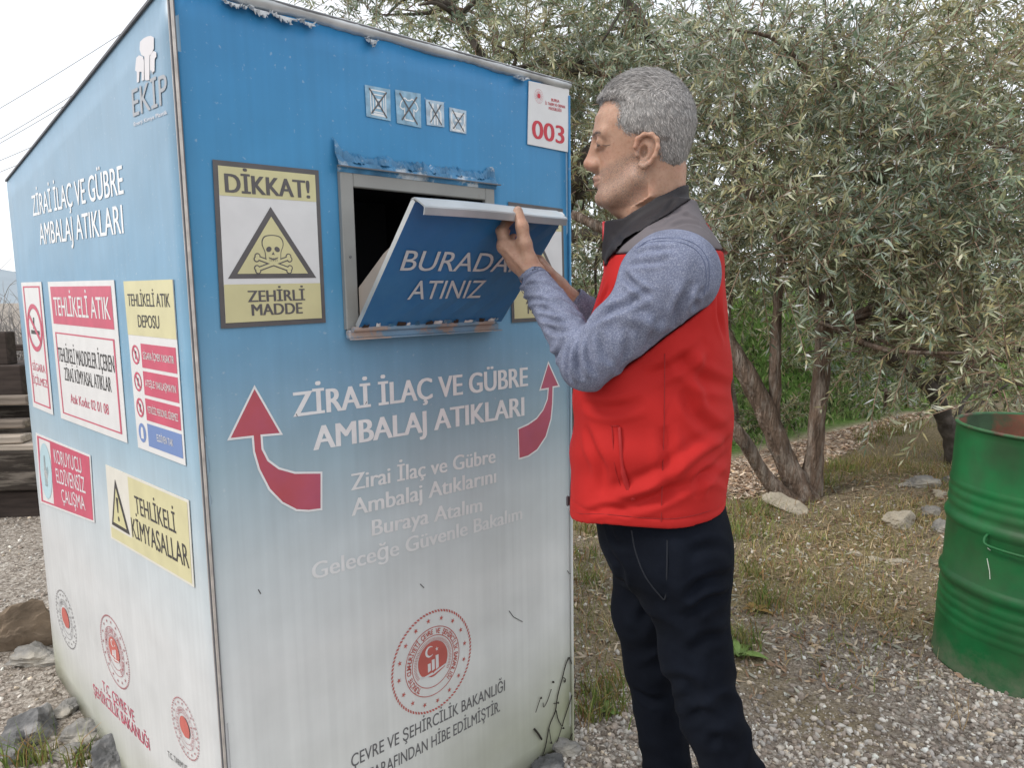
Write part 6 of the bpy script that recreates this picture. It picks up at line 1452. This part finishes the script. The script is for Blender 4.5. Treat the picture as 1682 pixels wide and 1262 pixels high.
# thin short hairs that soften the hairline
BN = vnormals(V, Q); eb = hair_edge(V[:, 0], V[:, 1], V[:, 2]); sb = np.nonzero((eb > -.0075) & (eb < .003) & (V[:, 2] > 1.566) & (V[:, 0] < .03) & ~((np.abs(V[:, 1]) > .0795) & (V[:, 2] < 1.612)))[0]
n = 5200; k = sb[NR.integers(0, len(sb), n)]; keep = NR.random(n) < np.clip(1 + eb[k] / .0075, 0, 1) ** 1.3; k = k[keep]; n = len(k)
P_ = V[k] + NR.normal(0, .0012, (n, 3)); N_ = BN[k]; tp = sstep(1.665, 1.70, P_[:, 2])[:, None]
D_ = tp * np.array([.3, 0, .8]) + (1 - tp) * np.array([.25, 0, -.9]) + NR.normal(0, .25, (n, 3)); D_ -= N_ * np.sum(D_ * N_, 1)[:, None]; D_ /= np.linalg.norm(D_, axis=1)[:, None] + 1e-9; D_ += N_ * .18
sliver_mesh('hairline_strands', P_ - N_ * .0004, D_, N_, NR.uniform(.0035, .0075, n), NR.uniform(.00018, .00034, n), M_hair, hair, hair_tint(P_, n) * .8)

# ---------------------------------------------------------------- clothes
def fold_cone(p, q, r0, r1, folds):
    """sleeve segment with folds: list of (amp, freq along, twist, phase, t centre, t width)"""
    p, q = np.array(p, float), np.array(q, float); L = np.linalg.norm(q - p); d = (q - p) / L
    a = np.cross(d, [0, 0, 1.0]); a /= np.linalg.norm(a); b = np.cross(d, a)
    def fn(X, Y, Z):
        x, y, z = X - p[0], Y - p[1], Z - p[2]; s = x * d[0] + y * d[1] + z * d[2]; t = np.clip(s / L, 0, 1)
        u = x * a[0] + y * a[1] + z * a[2]; v = x * b[0] + y * b[1] + z * b[2]; th = np.arctan2(v, u)
        ex, ey, ez = x - t * L * d[0], y - t * L * d[1], z - t * L * d[2]
        r = r0 + (r1 - r0) * t
        for (am, fq, tw, ph, tc, tw_) in folds:
            sh = np.sin(fq * s + tw * np.sin(th + ph) + 1.1 * np.sin(2 * th + 2.3 * ph) + ph)
            r = r + am * (1 - np.abs(sh) * 1.4) * np.exp(-((s / L - tc) / tw_) ** 2) * (.55 + .45 * np.sin(th * 1.0 + ph * 1.7))
        return np.sqrt(ex * ex + ey * ey + ez * ez) - r
    R_ = max(r0, r1) + .01; return fn, np.minimum(p, q) - R_, np.maximum(p, q) + R_
S = Field(axes((-.27, .17, .0032)), axes((-.285, .26, .0036)), axes((1.10, 1.455, .0032)))
cl = np.array(WR_L) - np.array(EL_L); cuffL = np.array(EL_L) + cl * .985
S.add(fold_cone(SH_L, EL_L, .0750, .0465, [(.0065, 60, 1.6, .4, .95, .26), (.0050, 34, 2.2, 2.0, .45, .4), (.0050, 30, 1.5, 4.0, .05, .25)]), .010)
S.add(fold_cone(EL_L, cuffL, .0455, .0305, [(.0070, 78, 1.8, 1.0, .55, .30), (.0055, 120, 1.3, 3.1, .90, .22), (.0065, 62, 2.0, 5.0, .08, .22)]), .014)
S.add(ell((.030, -.150, 1.345), (.074, .072, .075)), .03)
cr = np.array(WR_R) - np.array(EL_R); cuffR = np.array(EL_R) + cr * .78
S.add(fold_cone(SH_R, EL_R, .0785, .052, [(.003, 70, 1.6, .4, .9, .3)]), .01)
S.add(fold_cone(EL_R, cuffR, .049, .034, [(.004, 110, 1.8, 1.0, .6, .4)]), .012)
S.add(ell((.03, .150, 1.345), (.085, .075, .080)), .03)
# hollow cuffs
for E_, C_, rr in ((EL_L, cuffL, .0285), (EL_R, cuffR, .031)):
    d = (np.array(C_) - np.array(E_)); d /= np.linalg.norm(d); S.add(cone(np.array(C_) - d * .004, np.array(C_) + d * .06, rr, rr + .002), .001, 's')
    def cap(C_=np.array(C_), d=d): return (lambda X, Y, Z: -((X - C_[0]) * d[0] + (Y - C_[1]) * d[1] + (Z - C_[2]) * d[2]))
    f_ = cap(); S.add((f_, np.array(C_) - .05, np.array(C_) + .05), .001, 's')
SV, SQ = S.net(); SV = relax(SV, SQ, 1, .4)
SV = crease(SV, SQ, [([(868, 494), (886, 493), (912, 499)], 0.0061, 0.0047), ([(871, 516), (894, 508), (924, 516)], 0.0068, 0.0051), ([(880, 538), (900, 524), (934, 531)], 0.0074, 0.0051), ([(890, 560), (906, 541), (938, 545)], 0.0074, 0.0055), ([(860, 470), (876, 466), (899, 470)], 0.0041, 0.0038),
    ([(953, 552), (948, 590), (958, 626)], 0.0101, 0.0064), ([(943, 556), (932, 590), (938, 628)], 0.0081, 0.0055), ([(928, 561), (913, 587), (914, 612)], 0.0074, 0.0059), ([(966, 552), (967, 590), (978, 618)], 0.0068, 0.0064), ([(985, 548), (995, 580), (1004, 600)], 0.0047, 0.0068),
    ([(962, 536), (1000, 512), (1036, 495), (1070, 480)], 0.0081, 0.0072), ([(1022, 450), (1046, 472), (1072, 487)], 0.0074, 0.0055), ([(1030, 436), (1062, 432), (1098, 428)], 0.0047, 0.0051), ([(1040, 418), (1075, 410), (1110, 410)], 0.0041, 0.0047),
    ([(1108, 540), (1113, 512), (1124, 488), (1136, 462)], 0.0088, 0.0072), ([(1128, 535), (1142, 500), (1156, 470)], 0.0061, 0.0064), ([(1062, 575), (1075, 545), (1082, 520)], 0.0054, 0.0076), ([(1020, 600), (1030, 570), (1028, 545)], 0.0047, 0.0068), ([(1000, 520), (1050, 525), (1090, 545)], -0.0041, 0.0102)])
M_shirt = pm('blue_melange_shirt', (.145, .165, .240), rough=.9, var=.16, vs=30, bump=.5, bs=700, spec=.15, col2=(.27, .29, .375), c2s=420, c2r=(.46, .62), bd=.0008)
shirt = fastmesh('shirt', SV, SQ, M_shirt, MAN, True); tag(shirt, 'blue melange long sleeved shirt')
m = MB(); d = cl / np.linalg.norm(cl)
a_ = np.cross(d, [0, 0, 1.0]); a_ /= np.linalg.norm(a_); b_ = np.cross(d, a_)
ring = [tuple(cuffL - d * .018 + .0330 * (math.cos(t) * a_ + math.sin(t) * b_)) for t in np.linspace(0, 2 * math.pi, 25)]
m.tube(ring, .0007, 4); 
m.build('cuff_seam', pm('seam_blue', (.12, .14, .23), rough=.9), shirt)
STR = tree_of(SV, SQ); m = MB()
for off_ in (0, 5): m.tube(catmull([on_surface(STR, x - off_, y + off_, .0003) for x, y in ((1046, 408), (1066, 395), (1092, 391), (1122, 393), (1146, 404), (1161, 424), (1165, 448), (1162, 478))], 6), .0008, 4)
m.build('shoulder_seam', pm('seam_dark_blue', (.125, .15, .24), rough=.9), shirt)
VEST = [(.845, -.156, .156, .180), (.87, -.158, .159, .184), (.90, -.156, .161, .187), (.985, -.150, .163, .189), (1.10, -.145, .161, .194), (1.22, -.131, .158, .198), (1.27, -.112, .154, .200), (1.327, -.089, .150, .199), (1.36, -.083, .146, .197), (1.385, -.080, .142, .193), (1.402, -.074, .137, .186), (1.418, -.062, .128, .169), (1.434, -.048, .119, .146), (1.450, -.032, .110, .118), (1.468, -.016, .100, .088), (1.49, .0, .090, .066)]
vest_p = loft(VEST, 2.45)
def vest_fold(X, Y, Z):
    o = .0045 * np.sin(16 * X + 11 * Z + 3 * np.sin(9 * Y)) * sstep(1.30, 1.15, Z) * np.sin(7 * Z + 3 * X) 
    o = o + .0035 * np.maximum(0, np.sin(26 * (Z - .55 * X) + 1.2 * np.sin(14 * X))) ** 3 * sstep(1.2, 1.0, Z)
    o = o + .0022 * np.sin(48 * Z + 30 * X + 9 * Y) * np.sin(21 * X - 10 * Z)
    return o * 1.3
Wg = (axes((-.19, .21, .0036)), axes((-.228, .228, .0040)), axes((.84, 1.55, .0036)))
def vest_base(X, Y, Z): return vest_p[0](X, Y, Z) - vest_fold(X, Y, Z) + .0018 * np.exp(-((Z - .905) / .0022) ** 2) 
W = Field(*Wg); bb_ = ((-.2, -.24, .83), (.22, .24, 1.56))
hemz = lambda X: .884 - .022 * sstep(-.06, -.165, X) + .010 * sstep(.05, .18, X)
W.add((lambda X, Y, Z: np.maximum(vest_base(X, Y, Z), hemz(X) - Z), *bb_), 0.0)
W.add((lambda X, Y, Z: np.maximum(np.maximum(vest_p[0](X, Y, Z) + .010, Z - .93), .80 - Z), *bb_), .004, 's')
armcut = [cone(SH_L, EL_L, .0775, .0490), cone((SH_L[0], SH_L[1] - .12, SH_L[2] + .0), SH_L, .073, .0745), cone(SH_R, EL_R, .0845, .056), cone((SH_R[0], SH_R[1] + .12, SH_R[2]), SH_R, .08, .0815), cone(EL_L, cuffL, .048, .034)]
for a in armcut[:4]: W.add(a, .004, 's')
# neck opening
neckc = cone((-.010, 0, 1.56), (.012, 0, 1.385), .078, .072); W.add(neckc, .004, 's')
yoke_z = lambda X: 1.388 + .055 * np.maximum(X - .02, 0) + .30 * np.maximum(-.045 - X, 0)
WF = W.F.copy()
X3, Y3, Z3 = W.xs[:, None, None], W.ys[None, :, None], W.zs[None, None, :]
W.F = np.maximum(WF, Z3 - (yoke_z(X3) - .0005)).astype(np.float32)
blk0 = lambda X, Y, Z: np.maximum(np.maximum(X + .036, np.abs(Y) - .105), 1.372 - Z)
blk = lambda X, Y, Z: np.minimum(blk0(X, Y, Z), (1.392 + .74 * (X + .055) - Z) * .8)   # black chest panel below the collar
WV, WQ = W.net(); WV = relax(WV, WQ, 2, .4)
WV = crease(WV, WQ, [([(990, 826), (1083, 790), (1150, 742), (1205, 700)], -0.0097, 0.0119), ([(1010, 838), (1095, 812), (1165, 775), (1207, 745)], 0.0075, 0.0102), ([(960, 700), (985, 760), (985, 815)], 0.0067, 0.0110), ([(1120, 640), (1150, 690), (1195, 720)], 0.0067, 0.0119), ([(1110, 580), (1150, 620), (1205, 640)], 0.0075, 0.0119), ([(955, 660), (1000, 672), (1060, 660)], 0.0067, 0.0102),
    ([(1060, 620), (1110, 600), (1160, 560)], 0.0060, 0.0102), ([(1185, 440), (1180, 500), (1192, 560)], 0.0067, 0.0085), ([(1090, 700), (1100, 760), (1090, 820)], 0.0060, 0.0119), ([(1140, 820), (1160, 780), (1195, 790)], 0.0067, 0.0102), ([(1000, 470), (985, 500), (970, 530)], 0.0045, 0.0068), ([(960, 845), (1000, 835), (1040, 846)], 0.0045, 0.0068), ([(1150, 560), (1140, 620), (1155, 680)], -0.0053, 0.0119)])
M_vest = pm('red_vest_fabric', (.46, .018, .016), rough=.8, var=.07, vs=7, bump=.25, bs=500, spec=.25, bd=.0006)
M_yoke = pm('grey_yoke_fabric', (.135, .120, .128), rough=.7, var=.12, vs=10, bump=.4, bs=260, spec=.25, bd=.001)
M_coll = pm('black_collar_fabric', (.026, .023, .026), rough=.65, var=.2, vs=12, bump=.5, bs=90, spec=.3, bd=.0015)
vest = fastmesh('vest', WV, WQ, M_vest, MAN, True); tag(vest, 'red sleeveless work vest with grey yoke and black collar')
W.F = np.maximum(WF - .0012, np.maximum(yoke_z(X3) - Z3, -blk(X3, Y3, Z3))).astype(np.float32)
YV, YQ = W.net(); YV = relax(YV, YQ, 2, .4)
YV = crease(YV, YQ, [([(1040, 420), (1080, 374), (1125, 341)], .0045, .0055), ([(1070, 384), (1108, 356), (1132, 346)], -.0035, .0050), ([(1092, 376), (1125, 365), (1155, 374)], .0035, .0055), ([(1120, 352), (1145, 362), (1165, 385)], .0030, .005)]); tag(fastmesh('yoke', YV, YQ, M_yoke, vest, True), 'grey yoke over the shoulders')
# collar: standing band round the neck with a sloping top edge, and the dark chest panel
C = Field(axes((-.115, .125, .0026)), axes((-.150, .150, .0030)), axes((1.35, 1.545, .0026)))
def coll(X, Y, Z):
    cx = -.006 + .05 * (Z - 1.44); rx, ry = .0815 - .03 * sstep(1.46, 1.53, Z) * .3, .076 - .06 * np.maximum(Z - 1.42, 0) + .10 * np.maximum(1.43 - Z, 0)
    r = np.sqrt(((X - cx) / rx) ** 2 + (Y / ry) ** 2); d = np.abs((r - 1) * .078 + .0016 * np.sin(55 * (Z + .55 * X)) * sstep(1.40, 1.43, Z)) - .0042
    top = np.where(X < -.046, 1.4605, 1.4605 + .545 * (X + .046)); return np.maximum(np.maximum(d, Z - top), np.maximum(1.385 - Z, 1.398 + .45 * X - Z))
C.add((coll, (-.115, -.115, 1.35), (.115, .115, 1.545)), 0.0)
C.add((lambda X, Y, Z: np.maximum(np.abs(vest_p[0](X, Y, Z) - .001) - .0035, blk(X, Y, Z)), (-.115, -.150, 1.36), (.125, .150, 1.50)), .012)
for a in armcut[:4]: C.add(a, .003, 's')
C.add(cone((-.010, 0, 1.56), (.012, 0, 1.40), .070, .066), .003, 's')
CV, CQ = C.net(); CV = relax(CV, CQ, 2, .4)
CV = crease(CV, CQ, [([(1040, 402), (1080, 356), (1126, 318)], .0040, .0050), ([(1022, 415), (1055, 380), (1090, 352)], -.0030, .0055), ([(1004, 385), (1018, 400), (1012, 430)], .0025, .006)]); tag(fastmesh('collar', CV, CQ, M_coll, vest, True), 'black stand up collar')
# zip with red piping down the front
def vx(z): return float(np.interp(z, [t[0] for t in VEST], [t[1] for t in VEST]))
m = MB(); zz = list(np.linspace(.862, 1.36, 26)); m.tube([(vx(z) - .0035 - float(vest_fold(np.array(vx(z)), np.array(0.), np.array(z))), -.006, z) for z in zz] + [(-.0875, -.004, 1.39), (-.089, -.003, 1.425), (-.0895, -.003, 1.4615)], .0042, 8)
m.build('zip_flap', pm('red_piping', (.50, .02, .03), rough=.5, var=.05), vest, smooth=True)
m = MB(); m.tube([(vx(z) - .0075, .002, z) for z in zz], .0014, 5); m.box((vx(.866) - .011, -.002, .874), (.006, .008, .022), bev=.002)
m.build('zip', pm('zip_teeth', (.10, .09, .10), rough=.5, metal=.3), vest)
# welt pocket on the left side, and stitching
WB = BVHTree.FromPolygons([tuple(v) for v in WV], [tuple(int(i) for i in q) for q in WQ])
def onvest(x, z, off=.0): 
    h = WB.ray_cast(Vector((x, -.6, z)), Vector((0, 1, 0))); return np.array(h[0]) + np.array([0, -off, 0]) if h[0] else np.array([x, -.2, z])
m = MB(); L = [(-.040, 1.075), (-.037, 1.04), (-.034, 1.00), (-.026, .965), (-.014, .938)]
m.tube(catmull([onvest(x, z, .0015) for x, z in L], 6), [.0035] * 13 + [.005] * 12, 6)
m.tube(catmull([onvest(x - .014, z, .0005) for x, z in L], 6), .0009, 4); m.tube([onvest(-.041, 1.077, .001), onvest(-.056, 1.076, .0005)], .0012, 4)
m.build('pocket', pm('pocket_red_edge', (.40, .012, .012), rough=.6, var=.1), vest, smooth=True)
m = MB(); m.tube(catmull([onvest(x, z, .0008) for x, z in [(.040, 1.21), (.040, 1.10), (.038, 1.00), (.036, .90)]], 6), .0009, 4)
m.build('side_seam', pm('seam_dark_red', (.30, .012, .012), rough=.7), vest)
m = MB(); m.tube(catmull([onvest(x, float(hemz(np.array(x))) + .021, .0004) for x in np.linspace(-.140, .140, 15)], 4), .0007, 4)
m.build('hem_stitch', pm('stitch_dark_red', (.27, .012, .012), rough=.8), vest)
# printed marks at the back of the yoke
YB = BVHTree.FromPolygons([tuple(v) for v in YV], [tuple(int(i) for i in q) for q in YQ])
for (y0, y1, z0, z1, mt, nm) in ((-.060, .060, 1.432, 1.447, M_vest, 'back_print'), (-.075, .075, 1.408, 1.421, M_white, 'back_print'), (-.05, .08, 1.390, 1.400, M_white, 'back_print')):
    V_, F_ = [], []; ny_ = 14
    for j in range(ny_ + 1):
        for z in (z0, z1):
            y = y0 + (y1 - y0) * j / ny_; h = YB.ray_cast(Vector((.5, y, z)), Vector((-1, 0, 0))); p = h[0] if h[0] else Vector((.15, y, z)); V_.append((p.x + .0008, p.y, p.z))
        if j: b0_ = len(V_) - 4; F_.append((b0_, b0_ + 1, b0_ + 3, b0_ + 2))
    mesh(nm, V_, F_, mt, vest)
# trousers
Tt = Field(axes((-.13, .40, .0048)), axes((-.205, .205, .0050)), axes((.03, .96, .0052)))
pel = loft([(.70, -.02, .13, .09), (.75, -.078, .145, .140), (.80, -.099, .158, .160), (.86, -.108, .160, .166), (.95, -.108, .146, .158)], 2.3)
Tt.add(pel, .01)
legs = [((.080, -.080, .79), (.102, -.090, .60), (.135, -.093, .47), (.295, -.10, .06), .084, .068, .058, .062), ((.010, .080, .79), (-.008, .088, .60), (.004, .092, .47), (.072, .10, .06), .093, .072, .056, .056)]
for h_, k1, k2, an, r0, r1, r2, r3 in legs:
    Tt.add(fold_cone(h_, k1, r0, r1, [(.006, 36, 1.8, .6, .3, .5)]), .07); Tt.add(fold_cone(k1, k2, r1, r2, [(.008, 48, 1.6, 1.4, .6, .6)]), .025); Tt.add(fold_cone(k2, an, r2, r3, [(.009, 40, 1.7, 2.4, .15, .3), (.008, 60, 1.5, .4, .8, .3)]), .025)
Tt.F = np.maximum(Tt.F, .055 - Tt.zs[None, None, :]).astype(np.float32)
TV_, TQ_ = Tt.net(); TV_ = relax(TV_, TQ_, 2, .4)
TV_ = crease(TV_, TQ_, [([(1202, 946), (1165, 955), (1120, 985)], .0085, .011), ([(1203, 978), (1160, 990), (1125, 1020)], .0080, .011), ([(1200, 905), (1165, 900), (1130, 915)], .0060, .011), ([(1000, 905), (1020, 945), (1030, 990)], .0065, .011), ([(1090, 980), (1060, 1010), (1040, 1050)], .0055, .012), ([(1198, 1040), (1160, 1050), (1130, 1080)], .0065, .011), ([(1075, 1130), (1110, 1120), (1150, 1140)], .0060, .012), ([(1100, 1190), (1140, 1175), (1190, 1190)], .0065, .011), ([(1130, 1235), (1175, 1215), (1215, 1225)], .0060, .010), ([(1110, 880), (1120, 940), (1115, 1010)], -.0045, .014), ([(1150, 1080), (1165, 1150), (1195, 1220)], -.0045, .014), ([(1040, 1130), (1065, 1150), (1095, 1150)], .006, .010), ([(1000, 860), (1010, 890), (1040, 900)], .004, .008)])
M_trou = pm('navy_trousers', (.0042, .0058, .0105), rough=.85, var=.22, vs=9, bump=.5, bs=420, spec=.1, bd=.0008, col2=(.0075, .0100, .0165), c2s=6, c2r=(.45, .7))
trou = fastmesh('trousers', TV_, TQ_, M_trou, MAN, True); tag(trou, 'dark navy trousers')
TB = BVHTree.FromPolygons([tuple(v) for v in TV_], [tuple(int(i) for i in q) for q in TQ_])
def ontr(x, z, off=.0): 
    h = TB.ray_cast(Vector((x, -.6, z)), Vector((0, 1, 0))); return np.array(h[0]) + np.array([0, -off, 0]) if h[0] else np.array([x, -.15, z])
M_tseam = pm('trouser_seam', (.010, .013, .020), rough=.8)
m = MB(); m.tube(catmull([ontr(x, z, .0006) for x, z in [(-.020, .87), (-.012, .83), (.006, .785), (.032, .748), (.044, .742), (.047, .80), (.047, .86)]], 6), .0015, 5)
m.build('pocket', M_tseam, trou)
# shoes
M_shoe = pm('brown_leather_shoe', (.06, .040, .028), rough=.5, var=.25, vs=20); M_sole = pm('dark_sole', (.02, .018, .017), rough=.8)
for (hx, hy, tx, ty, hz_) in ((.300, -.098, .06, -.135, .0), (.090, .10, -.140, .125, .0)):
    K = Field(axes((tx - .04, hx + .06, .005)), axes((min(hy, ty) - .06, max(hy, ty) + .06, .005)), axes((-.004, .13, .005)))
    K.add(cone((hx, hy, .055), ((hx + tx) / 2, (hy + ty) / 2, .050), .040, .043), .02); K.add(cone(((hx + tx) / 2, (hy + ty) / 2, .045), (tx, ty, .032), .043, .034), .02); K.add(cone((hx - .01, hy, .06), (hx - .015, hy, .10), .040, .038), .02)
    K.F = np.maximum(K.F, .020 - K.zs[None, None, :]).astype(np.float32)
    a, b = K.net(); a = relax(a, b, 2); sh = fastmesh('shoe', a, b, M_shoe, MAN, True)
    K2 = Field(K.xs, K.ys, axes((-.004, .03, .004))); K2.add(cone((hx, hy, .01), (tx, ty, .01), .041, .039), .01)
    K2.F = np.maximum(np.maximum(K2.F, K2.zs[None, None, :] - .022), -K2.zs[None, None, :]).astype(np.float32)
    a, b = K2.net(); fastmesh('sole', relax(a, b, 1), b, M_sole, sh, True)
